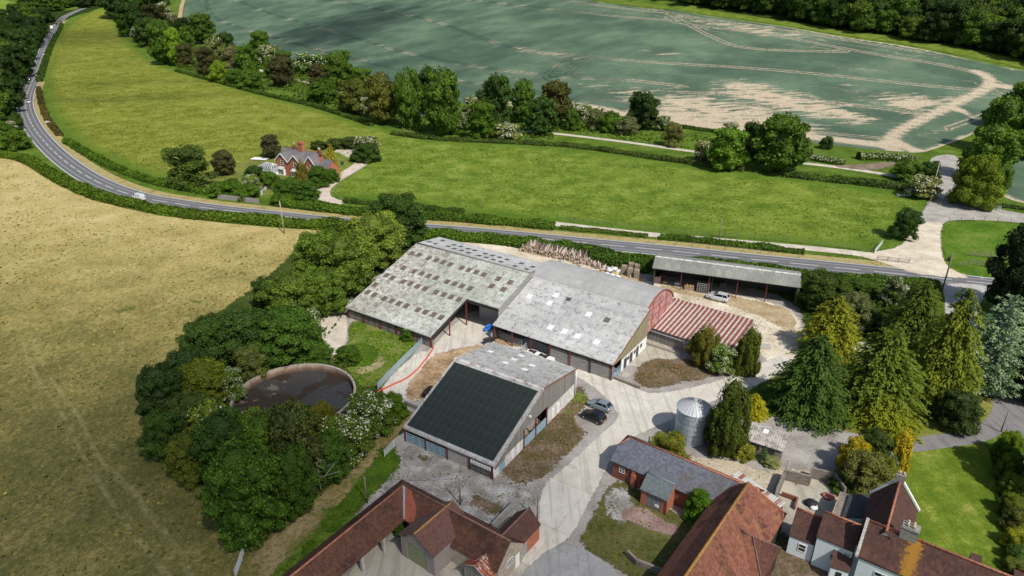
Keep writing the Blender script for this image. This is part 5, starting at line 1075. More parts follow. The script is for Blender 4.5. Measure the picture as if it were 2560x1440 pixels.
# ---- old shed by the yew
tN, lN, LN = bld("old_store_shed", "low grey shed with crumbling pale lichened roof and one white rooflight", (1852, 1094), (1953, 1126), 2.1, 'shed')
M_N = cement_mat("crumbling_pale_sheet", (.38, .35, .32), (.58, .54, .49), (.17, .15, .12), moss_t=.50, lap=1.0, streak=.3)
gable_roof(tN, "roof", -1.2, LN + .3, -.15, 3.15, 3.9, 2.1, 3.0, M_N, zb=2.7, th=.06)
walls_box(tN, -1.2, LN + .3, -.15, 3.15, 3.9, 2.05, 2.95, M_board, zb=2.65, wt=.1)
mb = MB(); mb.slab([(2.5, 2.0, 2.72), (3.2, 2.0, 2.72), (3.2, 2.7, 2.92), (2.5, 2.7, 2.92)], .03); mb.build("rooflight", M_sky_w, tN)
for x in (-.6, 1.2, 3.2): window(tN, (x, .04, .95), (1, 0, 0), 1.5, .75, 3, 2, fm=plain("dark_frame", (.08, .075, .07), .8))
# ---- the white farmhouse, in its ranges
tM, lM, LM = bld("white_farmhouse", "white rendered farmhouse with several steep dark brown tile roofs, orange lichen on the largest", (2169, 1299), (2518, 1438), 8.2, 'house')
fe = lM(2138, 1389, 4.9); ML = 24.0
M_main = tile_mat("dark_tiles_orange_lichen", (.05, .03, .03), (.12, .06, .048), dark=(.035, .025, .024), dk=.5, sc=.5)
nm = NT("dark_tiles_orange_band"); 
def main_tiles():
    m = NT("house_tiles"); o = m.obj(); q = m.sep(o); row = m.m('FLOOR', m.m('DIVIDE', q[1], .2)); r = m.white(m.comb(m.m('FLOOR', m.m('ADD', m.m('DIVIDE', q[0], .22), m.m('MULTIPLY', row, .5))), row, 1.0)); n = m.noise(.6, 5, .7, o); n2 = m.noise(3.5, 5, .8, o)
    c = m.mix(m.m('ADD', m.m('MULTIPLY', r, .5), m.m('MULTIPLY', n2, .5)), (.05, .03, .028), (.13, .065, .05)); c = m.mix(m.m('MULTIPLY', m.step(n, .5, .65), .5), c, (.18, .085, .06))
    w = m.m('SUBTRACT', 1.0, m.m('MULTIPLY', m.m('ABSOLUTE', m.m('SUBTRACT', q[0], m.m('ADD', 4.75, m.m('MULTIPLY', q[1], .0)))), .75), clamp=True)
    f = m.step(m.m('ADD', m.m('MULTIPLY', w, .42), n2), .66, .80); f = m.m('MULTIPLY', f, m.step(w, .02, .25)); c = m.mix(f, c, (.34, .17, .03))
    return m.bsdf(c, .9, m.bump(m.m('ADD', m.m('FRACT', m.m('DIVIDE', q[1], .2)), n2), .4, .04), .15)
M_main = main_tiles()
yf = -2.3
gable_roof(tM, "main_roof", 0.15, ML, yf, 0, 2.6, 4.9, 8.2, M_main, ridge=M_ridge_r, matb=T_dark)
walls_box(tM, 0.15, ML, yf, 0, 2.6, 4.9, 8.2, M_lime, in_=.15, name="white_wall")
mb = MB(); mb.ext([(yf - .05, 4.75), (yf - .05, 5.0), (0, 8.45), (.35, 8.1), (.0, 8.15), (yf + .1, 4.75)][::-1], -.12, .18); mb.build("gable_parapet", plain("lichened_coping", (.48, .46, .42), .9, var=.4, scale=5), tM)
for x in (2.0, 7.5, 12.5): window(tM, (x, yf + .15, 2.7), (1, 0, 0), 1.5, 1.15, 2, 2)
mb = MB(); mb.box(-.05, yf + .08, 4.62, ML, yf + .14, 4.8); mb.build("gutter", M_black, tM)
ch = lM(2271, 1345, 8.4)
mb = MB(); mb.box(ch[0] - .85, -.3, 6.4, ch[0] + .75, .75, 9.4); mb.box(ch[0] - .92, -.37, 9.15, ch[0] + .82, .82, 9.3); cs = mb.build("chimney_stack", M_stone_g if False else plain("old_grey_brick", (.26, .25, .22), .9, var=.3, scale=3), tM)
for dx in (-.35, .2):
    for dy in (-.05, .4):
        mb = MB(); mb.tube([(ch[0] + dx, dy, 9.4), (ch[0] + dx, dy, 9.85)], [.14, .11], 8); mb.build("chimney_pot", plain("buff_clay", (.48, .40, .27), .8), cs)
for x in (9.5, 13.2):
    mb = MB(); mb.box(x, .3, 6.6, x + 1.0, 1.6, 8.0); mb.build("dormer", T_dark, tM)
# north wing
tM1, lM1, LM1 = bld("farmhouse_north_wing", "steep dark tiled wing of the farmhouse with white gable parapet and terracotta ridge", (2220, 1314), (2252, 1196), 8.2, 'house')
gable_roof(tM1, "roof", -1.0, LM1 - .35, -2.55, 0, 2.5, 4.8, 8.2, T_dark, ridge=M_ridge_r)
walls_box(tM1, -1.0, LM1 - .35, -2.55, 0, 2.5, 4.8, 8.2, M_lime, in_=.15, name="white_wall")
mb = MB(); mb.ext([(-2.7, 4.85), (-2.75, 5.1), (0, 8.75), (2.65, 5.1), (2.6, 4.85), (0, 8.4)], LM1 - .5, LM1 - .2); mb.build("gable_parapet", M_white, tM1)
mb = MB(); mb.box(LM1 - .75, -.45, 7.9, LM1 - .1, .55, 9.1); cc = mb.build("chimney_stack", plain("old_grey_brick", (.26, .25, .22), .9, var=.3, scale=3), tM1)
for dy in (-.2, .25):
    mb = MB(); mb.tube([(LM1 - .42, dy, 9.1), (LM1 - .42, dy, 9.5)], [.13, .1], 8); mb.build("chimney_pot", plain("buff_clay", (.48, .40, .27), .8), cc)
# middle and small ranges
tM3, lM3, LM3 = bld("farmhouse_middle_range", "white walled middle range of the farmhouse, spotted dark tile roof and cottage windows", (2042, 1338), (2134, 1376), 4.4, 'house')
gable_roof(tM3, "roof", 0, LM3 + .1, -.1, 2.1, 3.9, 4.3, 6.3, T_dark, ridge=M_ridge_r)
walls_box(tM3, 0, LM3 + .1, -.1, 2.1, 3.9, 4.3, 6.3, M_lime, in_=.1, name="white_wall")
window(tM3, (1.75, -.001, 1.8), (1, 0, 0), .9, .95, 2, 3); window(tM3, (3.0, -.001, 3.2), (1, 0, 0), .7, .5, 2, 2)
tM4, lM4, LM4 = bld("farmhouse_end_range", "smallest white range at the left end of the farmhouse under plain dark tiles", (1973, 1335), (2039, 1361), 2.8, 'house')
gable_roof(tM4, "roof", 0, LM4 - .02, -.1, 2.2, 4.0, 2.75, 5.0, T_dark, ridge=M_ridge_r)
walls_box(tM4, 0, LM4 - .02, -.1, 2.2, 4.0, 2.75, 5.0, M_lime, in_=.1, name="white_wall")
window(tM4, (1.2, -.001, 1.0), (1, 0, 0), .85, 1.1, 1, 2)
tM5, lM5, LM5 = bld("farmhouse_porch", "little white porch with tiled lean-to roof below the farmhouse", (2078, 1414), (2123, 1428), 2.4, 'porch')
mb = MB(); mb.slab([(-.1, -.1, 2.3), (LM5 + .1, -.1, 2.3), (LM5 + .25, 1.6, 3.6), (0.05, 1.6, 3.6)], .09); mb.build("roof", T_dark, tM5)
mb = MB(); mb.box(0, 0, 0, LM5, .15, 2.2); mb.box(0, .15, 0, .15, 1.5, 2.3); mb.box(LM5 - .15, .15, 0, LM5, 1.5, 2.3); mb.build("wall", M_lime, tM5)
mb = MB(); mb.box(.6, -.04, 0, 1.2, -.001, 1.8); mb.build("door", M_glass, tM5)
# flat black roofs and slatted frame between wing and middle range
tQ, lQ, LQ = bld("flat_roofed_extension", "black felt roofed extension in the angle of the farmhouse", (2106, 1291), (2160, 1294), 3.0, 'extension')
a_, b_, c_, d_ = [lQ(*p) for p in ((2106, 1291, 3), (2160, 1294, 3), (2178, 1237, 3), (2124, 1235, 3))]
mb = MB(); mb.slab([a_, b_, c_, d_], .15); mb.build("roof", plain("black_felt", (.045, .047, .05), .7, var=.3), tQ)
ins = [tuple(Vector(p[:2]).lerp(Vector(((a_[0] + c_[0]) / 2, (a_[1] + c_[1]) / 2)), .06)) for p in (a_, b_, c_, d_)]
mb = MB(); mb.prism(ins, 0, 2.84); mb.build("wall", M_lime, tQ)
tR, lR, LR = bld("timber_pergola", "slatted timber pergola roof beside the black felt roof", (2077, 1288), (2104, 1290), 2.5, 'pergola')
pa, pb, pc, pd = [Vector(lR(*p)) for p in ((2081, 1286, 2.6), (2104, 1291, 2.6), (2122, 1234, 2.6), (2103, 1230, 2.6))]
M_slat = plain("silvered_timber", (.36, .30, .24), .9, var=.35, scale=4)
for i in range(7):
    f = i / 6; mb = MB(); mb.beam(pa.lerp(pb, f), pd.lerp(pc, f), .2, .06); mb.build("slat", M_slat, tR)
for f in (.1, .9):
    mb = MB(); mb.beam(pa.lerp(pd, f) - Vector((0, 0, .1)), pb.lerp(pc, f) - Vector((0, 0, .1)), .12); mb.build("beam", M_slat, tR)
for p in (pa, pb, pc, pd):
    mb = MB(); mb.beam((p.x, p.y, 0), (p.x, p.y, 2.5), .12); mb.build("post", M_slat, tR)
# ---- the pair of brick cottages
tX, lX, LX = bld("brick_cottages", "pair of red brick cottages with grey slate roofs, white bargeboards and a tall red chimney", (689, 397), (753, 409), 5.0, 'cottage')
a0 = lX(689, 397, 5)
TX = tile_mat("cottage_slates", (.10, .095, .10), (.19, .18, .185), dark=(.22, .20, .19), dk=.35, sc=.4, tw=.5, th=.4, slate=True)
TXy = tile_mat("cottage_slates_cross", (.10, .095, .10), (.19, .18, .185), 'y', dark=(.22, .20, .19), dk=.35, sc=.4, tw=.5, th=.4, slate=True)
Wg = 5.8; ez_, rz2 = 4.6, 7.3; main_y = 4.2
X0, X1 = -1.3, 15.6
gable_roof(tX, "main_roof", X0, X1, 1.6, 5.3, 9.0, 4.6, 7.9, TX, ridge=M_ridge_r)
walls_box(tX, X0, X1, 1.6, 5.3, 9.0, 4.6, 7.9, M_brick_o, in_=.25)
for gx_ in (0.0, 6.1):
    mb = MB(); mb.slab([(gx_ - .2, -.3, ez_), (gx_ + Wg / 2, -.3, rz2), (gx_ + Wg / 2, 4.6, rz2), (gx_ - .2, 2.0, ez_)], .12); mb.build("gable_roof", TXy, tX)
    mb = MB(); mb.slab([(gx_ + Wg / 2 + .001, -.3, rz2), (gx_ + Wg + .2, -.3, ez_), (gx_ + Wg + .2, 2.0, ez_), (gx_ + Wg / 2 + .001, 4.6, rz2)], .12); mb.build("gable_roof", TXy, tX)
    mb = MB(); mb.extx([(gx_, 0), (gx_, ez_ - .05), (gx_ + Wg / 2, rz2 - .2), (gx_ + Wg, ez_ - .05), (gx_ + Wg, 0)], 0, .25); gw = mb.build("front_wall", M_brick_o, tX)
    mb = MB(); mb.box(gx_ + .01, .25, 0, gx_ + .25, 1.9, ez_ - .1); mb.box(gx_ + Wg - .25, .25, 0, gx_ + Wg - .01, 1.9, ez_ - .1); mb.build("side_wall", M_brick_o, tX)
    mb = MB(); mb.beam((gx_ - .3, -.38, ez_ - .12), (gx_ + Wg / 2, -.38, rz2 - .02), .1, .32); mb.beam((gx_ + Wg + .3, -.38, ez_ - .12), (gx_ + Wg / 2, -.38, rz2 - .02), .1, .32); mb.build("bargeboard", M_white, tX)
    window(gw, (gx_ + 2.3, -.001, 3.4), (1, 0, 0), 1.2, 1.5, 1, 2, .1)
    mb = MB(); mb.box(gx_ + 1.5, -.8, 0, gx_ + 4.0, -.001, 2.1); bw = mb.build("bay_window", M_white, tX)
    mb = MB(); mb.slab([(gx_ + 1.4, -1.0, 2.1), (gx_ + 4.1, -1.0, 2.1), (gx_ + 3.9, -.001, 2.8), (gx_ + 1.6, -.001, 2.8)], .08); mb.build("bay_roof", plain("pale_lead", (.5, .5, .48), .7), bw)
    for k in range(3):
        mb = MB(); mb.box(gx_ + 1.7 + k * .78, -.83, .5, gx_ + 2.3 + k * .78, -.801, 1.8); mb.build("pane", M_glass, bw)
mb = MB(); mb.beam((6.0, -.1, ez_ + .05), (6.0, 3.0, ez_ + .35), .35, .1); mb.build("valley_lead", M_white, tX)
# right-hand gable facing the front, set back
mb = MB(); mb.slab([(12.3, .9, ez_), (14.8, .9, rz2 + .2), (14.8, 5.0, rz2 + .2), (12.3, 3.2, ez_)], .12); mb.build("gable_roof", TXy, tX)
mb = MB(); mb.slab([(14.801, .9, rz2 + .2), (17.3, .9, ez_), (17.3, 3.2, ez_), (14.801, 5.0, rz2 + .2)], .12); mb.build("gable_roof", TXy, tX)
mb = MB(); mb.extx([(12.5, 0), (12.5, ez_ - .05), (14.8, rz2), (17.1, ez_ - .05), (17.1, 0)], 1.2, 1.45); gw = mb.build("front_wall", M_brick_o, tX)
mb = MB(); mb.beam((12.2, .82, ez_ - .1), (14.8, .82, rz2 + .15), .1, .32); mb.beam((17.4, .82, ez_ - .1), (14.8, .82, rz2 + .15), .1, .32); mb.build("bargeboard", M_white, tX)
window(gw, (14.9, 1.199, 2.9), (1, 0, 0), 1.0, 1.7, 1, 2, .1); window(gw, (12.9, 1.199, 2.5), (1, 0, 0), .8, 1.3, 1, 2, .1)
mb = MB(); mb.box(16.85, 1.5, 0, 17.1, 5, ez_ - .1); mb.build("side_wall", M_brick_o, tX)
gable_roof(tX, "end_roof", 17.0, 21.2, 2.4, 5.0, 7.6, 3.8, 6.2, TX)
walls_box(tX, 17.0, 21.2, 2.4, 5.0, 7.6, 3.8, 6.2, M_brick_o, in_=.15)
mb = MB(); mb.box(6.2, 4.6, 6.5, 8.2, 6.0, 10.6); mb.box(6.05, 4.45, 10.0, 8.35, 6.15, 10.3); mb.build("red_chimney", M_brick_o, tX)
mb = MB(); mb.box(3.2, 4.9, 7.2, 4.3, 5.8, 9.0); c1_ = mb.build("chimney_stack", M_brick, tX)
mb = MB(); mb.tube([(3.75, 5.35, 9), (3.75, 5.35, 9.9)], [.25, .18], 8); mb.build("chimney_pot", plain("buff_clay", (.48, .40, .27), .8), c1_)
mb = MB(); mb.box(14.6, 5.0, 7.2, 15.9, 5.9, 8.7); c1_ = mb.build("chimney_stack", M_brick, tX)
for dx in (.3, .9):
    mb = MB(); mb.tube([(14.6 + dx, 5.45, 8.7), (14.6 + dx, 5.45, 9.5)], [.25, .18], 8); mb.build("chimney_pot", plain("buff_clay", (.48, .40, .27), .8), c1_)
mb = MB(); mb.box(17.6, 1.2, 0, 20.6, 2.5, 2.4); mb.build("white_porch", M_white, tX)
# conservatory at its left
cz, cw = P(649, 434, 0), None
tY = thing("conservatory", "white framed conservatory with glazed hipped roof at the left end of the brick cottages", "conservatory", (cz[0], cz[1], 0), tX.rotation_euler.z)
mb = MB(); mb.box(0, 0, 0, 6.2, .1, .8); mb.box(6.1, .1, 0, 6.2, 4.4, .8); mb.box(0, .1, 0, .1, 4.4, .8); mb.build("dwarf_wall", M_white, tY)
mb = MB(); mb.box(.05, .03, .8, 6.15, .06, 2.2); mb.box(6.13, .08, .8, 6.16, 4.4, 2.2); mb.build("side_glass", plain("pale_glass", (.35, .42, .45), .15, spec=.6), tY)
mb = MB()
for x in (0, 1.03, 2.07, 3.1, 4.13, 5.17, 6.1): mb.box(x, -.02, .8, x + .1, .08, 2.2)
for y in (1.1, 2.2, 3.3, 4.3): mb.box(6.1, y, .8, 6.22, y + .1, 2.2)
mb.box(-.05, -.08, 2.2, 6.28, .12, 2.4); mb.box(6.08, .12, 2.2, 6.28, 4.5, 2.4); mb.box(0, -.02, 1.7, 6.2, .06, 1.78); mb.build("frame", M_white, tY)
A_, B_, C_, D_ = (-.1, -.1, 2.4), (6.3, -.1, 2.4), (4.6, 2.2, 3.6), (1.5, 2.2, 3.6); E_, F_ = (6.3, 4.5, 2.4), (-.1, 4.5, 2.4)
M_rg = plain("grey_roof_glass", (.10, .11, .12), .2, spec=.6)
mb = MB(); mb.face([A_, B_, C_, D_]); mb.face([B_, E_, C_]); mb.face([E_, F_, D_, C_]); mb.face([F_, A_, D_]); mb.build("roof_glass", M_rg, tY)
mb = MB()
for a1, b1 in ((A_, D_), (B_, C_), (D_, C_), (E_, C_), (F_, D_)): mb.beam(Vector(a1) + Vector((0, 0, .06)), Vector(b1) + Vector((0, 0, .06)), .16, .1)
for i in range(1, 6):
    f = i / 6; p = Vector(A_).lerp(Vector(B_), f); q_ = Vector(D_).lerp(Vector(C_), f); mb.beam(p + Vector((0, 0, .05)), q_ + Vector((0, 0, .05)), .1, .08)
for i in range(1, 4): mb.beam(Vector(B_).lerp(Vector(E_), i / 4) + Vector((0, 0, .05)), Vector(C_) + Vector((0, 0, .05)), .1, .08)
mb.build("glazing_bars", M_white, tY)
# ---- grain silo
c0 = P(1683, 1100, 0); c1 = P(1768, 1100, 0); sr = (c1[0] - c0[0]) / 2 * .97; sc_ = P(1727, 1095, 0)
tZ = thing("grain_silo", "round galvanised steel silo with ribbed conical lid beside the dark yew", "silo", (sc_[0], sc_[1] + .2, 0))
n = 40; SH_ = 5.3; nrow = 6; mb = MB()
for k in range(nrow):
    z0, z1 = SH_ * k / nrow, SH_ * (k + 1) / nrow
    for i in range(n):
        a0, a1 = 2 * math.pi * i / n, 2 * math.pi * (i + 1) / n; r1 = sr + .02 * (k % 2)
        mb.face([(r1 * math.cos(a0), r1 * math.sin(a0), z0), (r1 * math.cos(a1), r1 * math.sin(a1), z0), (r1 * math.cos(a1), r1 * math.sin(a1), z1), (r1 * math.cos(a0), r1 * math.sin(a0), z1)], 0, True)
m = NT("galvanised_silo_sheet"); o = m.obj(); q = m.sep(o); row = m.m('FLOOR', m.m('DIVIDE', q[2], SH_ / nrow)); ang = m.m('ARCTAN2', q[1], q[0])
sx = m.m('ADD', m.m('DIVIDE', ang, 2 * math.pi / 9), m.m('MULTIPLY', row, .5)); r = m.white(m.comb(m.m('FLOOR', sx), row, 2.0)); nn = m.noise(1.4, 5, .7, m.sc(o, (1, 1, .4)))
c = m.mix(m.m('ADD', m.m('MULTIPLY', r, .4), m.m('MULTIPLY', nn, .6)), (.30, .37, .43), (.58, .66, .71))
j = m.m('MAXIMUM', m.step(m.m('ABSOLUTE', m.m('SUBTRACT', m.m('FRACT', m.m('DIVIDE', q[2], SH_ / nrow)), .5)), .455, .49), m.step(m.m('ABSOLUTE', m.m('SUBTRACT', m.m('FRACT', sx), .5)), .475, .495))
c = m.mix(m.m('MULTIPLY', j, .95), c, (.06, .08, .10)); M_silo = m.bsdf(c, .5, m.bump(m.m('SINE', m.m('MULTIPLY', q[2], 60)), .3, .02), .4, .35)
mb.build("wall", M_silo, tZ)
mb = MB(); N2 = 26
for i in range(N2):
    a0, a1 = 2 * math.pi * i / N2, 2 * math.pi * (i + 1) / N2; R0 = sr + .14
    mb.face([(R0 * math.cos(a0), R0 * math.sin(a0), SH_ - .05), (R0 * math.cos(a1), R0 * math.sin(a1), SH_ - .05), (.25 * math.cos(a1), .25 * math.sin(a1), SH_ + 1.25), (.25 * math.cos(a0), .25 * math.sin(a0), SH_ + 1.25)])
ro = mb.build("lid", plain("bright_galvanised", (.58, .60, .60), .45, .3, var=.12, scale=1.5), tZ)
mb = MB()
for i in range(N2):
    a0 = 2 * math.pi * i / N2; mb.beam(((sr + .14) * math.cos(a0), (sr + .14) * math.sin(a0), SH_ - .02), (.25 * math.cos(a0), .25 * math.sin(a0), SH_ + 1.28), .05, .06)
mb.build("lid_ribs", plain("silo_rib", (.38, .39, .39), .5, .2), ro)
mb = MB(); mb.tube([(0, 0, SH_ + 1.2), (0, 0, SH_ + 1.42)], [.34, .3], 16); mb.build("cap", M_galv, tZ)
# ---- round slurry tank sunk in the trees
Tc = (-35.1, 92.6); TR = 9.2
RIM, FLO = 1.4, .2
tT = thing("slurry_tank", "open round concrete slurry tank with brown stained wall, ringed by trees", "tank", (Tc[0], Tc[1], 0))
m = NT("stained_concrete_ring"); o = m.obj(); q = m.sep(o); nn = m.noise(.9, 5, .75, m.sc(o, (1, 1, .35)))
c = m.ramp(m.m('ADD', m.m('MULTIPLY', nn, .6), m.m('MULTIPLY', m.step(q[2], FLO, RIM), .4)), [(.3, (.13, .085, .06)), (.5, (.27, .18, .13)), (.7, (.42, .33, .26))]); M_ring = m.bsdf(c, .9, m.bump(nn, .4, .05))
mb = MB(); n = 72
for i in range(n):
    a0, a1 = 2 * math.pi * i / n, 2 * math.pi * (i + 1) / n
    def pr3(r, a, z): return (r * math.cos(a), r * math.sin(a), z)
    mb.face([pr3(TR, a0, RIM), pr3(TR, a1, RIM), pr3(TR, a1, -.3), pr3(TR, a0, -.3)], 0, True)
    mb.face([pr3(TR, a0, RIM), pr3(TR + .35, a0, RIM), pr3(TR + .35, a1, RIM), pr3(TR, a1, RIM)], 1)
    mb.face([pr3(TR + .35, a0, -.1), pr3(TR + .35, a1, -.1), pr3(TR + .35, a1, RIM), pr3(TR + .35, a0, RIM)], 0, True)
mb.build("wall", [M_ring, plain("pale_rim", (.36, .32, .27), .9, var=.4)], tT)
# ================================================================= SLURRY, TREES AND SHRUBS
tT.location = (-34.35, 90.55, 0)
m = NT("slurry"); p = m.pos(); q = m.sep(p)
big = m.noise(.16, 4, .6, None, .6); md = m.noise(1.1, 5, .75)
c = m.mix(m.step(big, .49, .53), (.050, .048, .048), (.040, .029, .022)); c = m.mix(m.m('MULTIPLY', m.step(md, .66, .70), .8), c, (.22, .21, .19))
cr = m.m('MULTIPLY', m.step(m.noise(.2, 4, .65, m.sc(p, (1, 1.6, 1))), .565, .60), m.step(q[0], -36, -38)); c = m.mix(m.m('MULTIPLY', cr, m.m('ADD', .4, m.m('MULTIPLY', md, .9)), clamp=True), c, (.16, .145, .10))
M_slurry = m.bsdf(c, .45, m.bump(md, .2, .03), .35)
mb = MB(); mb.face([(-34.35 + 9.18 * math.cos(2 * math.pi * i / 64), 90.55 + 9.18 * math.sin(2 * math.pi * i / 64), .12) for i in range(64)]); mb.build("slurry", M_slurry, kind='structure')
def leaf_mat(name="leaves", blossom=None):
    m = NT(name); t = m.attr('tint'); oc = m.ocol(); n = m.noise(3.0, 4, .7, m.obj())
    if blossom: base = m.mix(t, tuple(v * .8 for v in blossom), blossom)
    else:
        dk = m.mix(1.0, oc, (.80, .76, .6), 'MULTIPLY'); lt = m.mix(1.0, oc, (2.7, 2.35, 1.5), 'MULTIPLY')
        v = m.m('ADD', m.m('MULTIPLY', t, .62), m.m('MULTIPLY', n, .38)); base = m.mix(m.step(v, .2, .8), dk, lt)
    b = m.n("ShaderNodeBsdfPrincipled"); m.put(b.inputs['Base Color'], base); b.inputs['Roughness'].default_value = .62; b.inputs['Specular IOR Level'].default_value = .22
    tr = m.n("ShaderNodeBsdfTranslucent"); m.l(m.mix(1.0, base, (1.0, 1.1, .5) if not blossom else (1, 1, 1), 'MULTIPLY'), tr.inputs[0])
    mx = m.n("ShaderNodeMixShader"); mx.inputs[0].default_value = .32; m.l(b.outputs[0], mx.inputs[1]); m.l(tr.outputs[0], mx.inputs[2]); m.l(mx.outputs[0], m.out.inputs[0]); return m.mat
M_leaf = leaf_mat(); M_blos = leaf_mat("blossom", (.86, .86, .70)); M_bark = plain("bark", (.10, .08, .06), .95, var=.35, scale=6); M_dead = plain("dead_branch", (.34, .31, .27), .9, var=.3, scale=6)
M_yblos = leaf_mat("yellow_blossom", (.62, .56, .10))
RNG = np.random.default_rng(7)
def unit(v): return v / (np.linalg.norm(v, axis=1, keepdims=True) + 1e-9)
def cards(Pn, N, size, rnd=.45, asp=1.0, droop=0.0, rng=RNG):
    """leaf clumps: a bent card at every point, facing roughly along N"""
    n = len(Pn); N = unit(N + rng.normal(0, rnd, (n, 3))); 
    a = unit(np.cross(N, rng.normal(0, 1, (n, 3)))); b = np.cross(N, a)
    s = size * rng.uniform(.65, 1.35, (n, 1)); a = a * s * .5; b = b * s * .5 * asp
    k = N * s * .22
    V = np.stack([Pn - a - b * .5 - k, Pn + a * .3 - b - k * .2, Pn + a + b * .4 - k, Pn - a * .2 + b + k * .6], 1).reshape(-1, 3)
    F = np.arange(n * 4).reshape(n, 4); return V, F
def ico(c, r, sub=1):
    """small closed lump (subdivided octahedron) used as a crown's dense inside"""
    v = [(1, 0, 0), (-1, 0, 0), (0, 1, 0), (0, -1, 0), (0, 0, 1), (0, 0, -1)]; f = [(0, 2, 4), (2, 1, 4), (1, 3, 4), (3, 0, 4), (2, 0, 5), (1, 2, 5), (3, 1, 5), (0, 3, 5)]
    v = [np.array(x, float) for x in v]
    for _ in range(sub):
        nf = []
        for a, b, c_ in f:
            ab, bc, ca = [(v[i] + v[j]) for i, j in ((a, b), (b, c_), (c_, a))]; i0 = len(v); v += [x / np.linalg.norm(x) for x in (ab, bc, ca)]
            nf += [(a, i0, i0 + 2), (i0, b, i0 + 1), (i0 + 2, i0 + 1, c_), (i0, i0 + 1, i0 + 2)]
        f = nf
    V = np.array(v) * np.array(r) + np.array(c); F = np.array([(a, b, c_, c_) for a, b, c_ in f]); return V, F
def pack(parts):
    V = []; F = []; T = []; o = 0
    for v, f, t in parts: V.append(v); F.append(f + o); T.append(t); o += len(v)
    return np.concatenate(V), np.concatenate(F), np.concatenate(T)
def mesh_q(name, V, F, T, mats):
    """quads and degenerate-quad triangles"""
    me = bpy.data.meshes.new(name); tri = F[:, 2] == F[:, 3]; Fq = F[~tri]; Ft = F[tri][:, :3]
    me.vertices.add(len(V)); me.vertices.foreach_set("co", V.astype(np.float32).ravel())
    idx = np.concatenate([Fq.ravel(), Ft.ravel()]).astype(np.int32); me.loops.add(len(idx)); me.loops.foreach_set("vertex_index", idx)
    st = np.concatenate([np.arange(len(Fq)) * 4, len(Fq) * 4 + np.arange(len(Ft)) * 3]).astype(np.int32); to = np.concatenate([np.full(len(Fq), 4), np.full(len(Ft), 3)]).astype(np.int32)
    me.polygons.add(len(st)); me.polygons.foreach_set("loop_start", st); me.polygons.foreach_set("loop_total", to)
    for m_ in mats: me.materials.append(m_)
    me.update(calc_edges=True); at = me.attributes.new('tint', 'FLOAT', 'POINT'); at.data.foreach_set("value", T.astype(np.float32)); return me
def lump_crown(name, seed, nl, lr, n, size, env, squash=.85, rnd=.5, hull=.84, low=.12, blos=0, outer=.5, mats=None):
    """broadleaf crown: many overlapping lumps spread over an envelope env(z)->radius"""
    rng = np.random.default_rng(seed); L = []
    for i in range(nl):
        for _ in range(40):
            z = rng.uniform(low, .93); a = rng.uniform(0, 2 * math.pi); r = env(z); rr_ = r * rng.uniform(.55, .95) if rng.random() < .82 else r * rng.uniform(0, .5)
            q = rng.uniform(.75, 1.25) * lr
            c = np.array([rr_ * math.cos(a), rr_ * math.sin(a), z]); 
            if all(np.linalg.norm(c - l[0]) > (q + l[1]) * .52 for l in L): break
        L.append((c, q))
    L += [(np.array([0, 0, z]), env(z) * .72) for z in (.25, .45, .65, .82)]
    parts = []; pb = []
    per = np.array([l[1] ** 2 for l in L]); per[-4:] *= .35; cnt = np.maximum((per / per.sum() * n).astype(int), 8)
    for (c, q), k in zip(L, cnt):
        d = unit(rng.normal(0, 1, (k, 3))); d[:, 2] = np.where(d[:, 2] < -.35, -d[:, 2], d[:, 2])
        rad = q * (1 + rng.normal(0, .10, (k, 1))); P0 = c + d * rad * np.array([1, 1, squash])
        keep = np.ones(len(P0), bool)
        for (c2, q2) in L:
            if c2 is c: continue
            keep &= np.linalg.norm((P0 - c2) / np.array([1, 1, squash]), axis=1) > q2 * .88
        P0, d = P0[keep], d[keep]
        if not len(P0): continue
        V, F = cards(P0, d * .8 + (0, 0, .25), size, rnd, rng=rng); t = np.repeat(np.clip(rng.normal(.45 + .12 * rng.standard_normal(), .22, len(P0)), 0, 1), 4); parts.append((V, F, t))
        if blos and rng.random() < .75:
            kk = rng.random(len(P0)) < blos * rng.uniform(.4, 1.5)
            if kk.any():
                V, F = cards(P0[kk] + d[kk] * size * .45, d[kk], size * .85, .35, rng=rng); pb.append((V, F, np.repeat(rng.random(kk.sum()), 4)))
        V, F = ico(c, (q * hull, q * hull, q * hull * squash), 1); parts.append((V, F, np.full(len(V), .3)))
    me = mesh_q(name, *pack(parts), mats or [M_leaf])
    if blos: return me, mesh_q("blossom", *pack(pb), [M_blos])
    return me
def env_round(z): return .5 * math.sqrt(max(0, 1 - ((z - .47) / .56) ** 2))
def env_oval(z): return .5 * (max(0, 1 - ((z - .42) / .62) ** 2)) ** .6
def env_bush(z): return .5 * (max(0, 1 - (z / 1.02) ** 2.4)) ** .5
def env_ragged(z): return .5 * math.sqrt(max(0, 1 - ((z - .45) / .58) ** 2)) * (.86 + .2 * math.sin(z * 9))
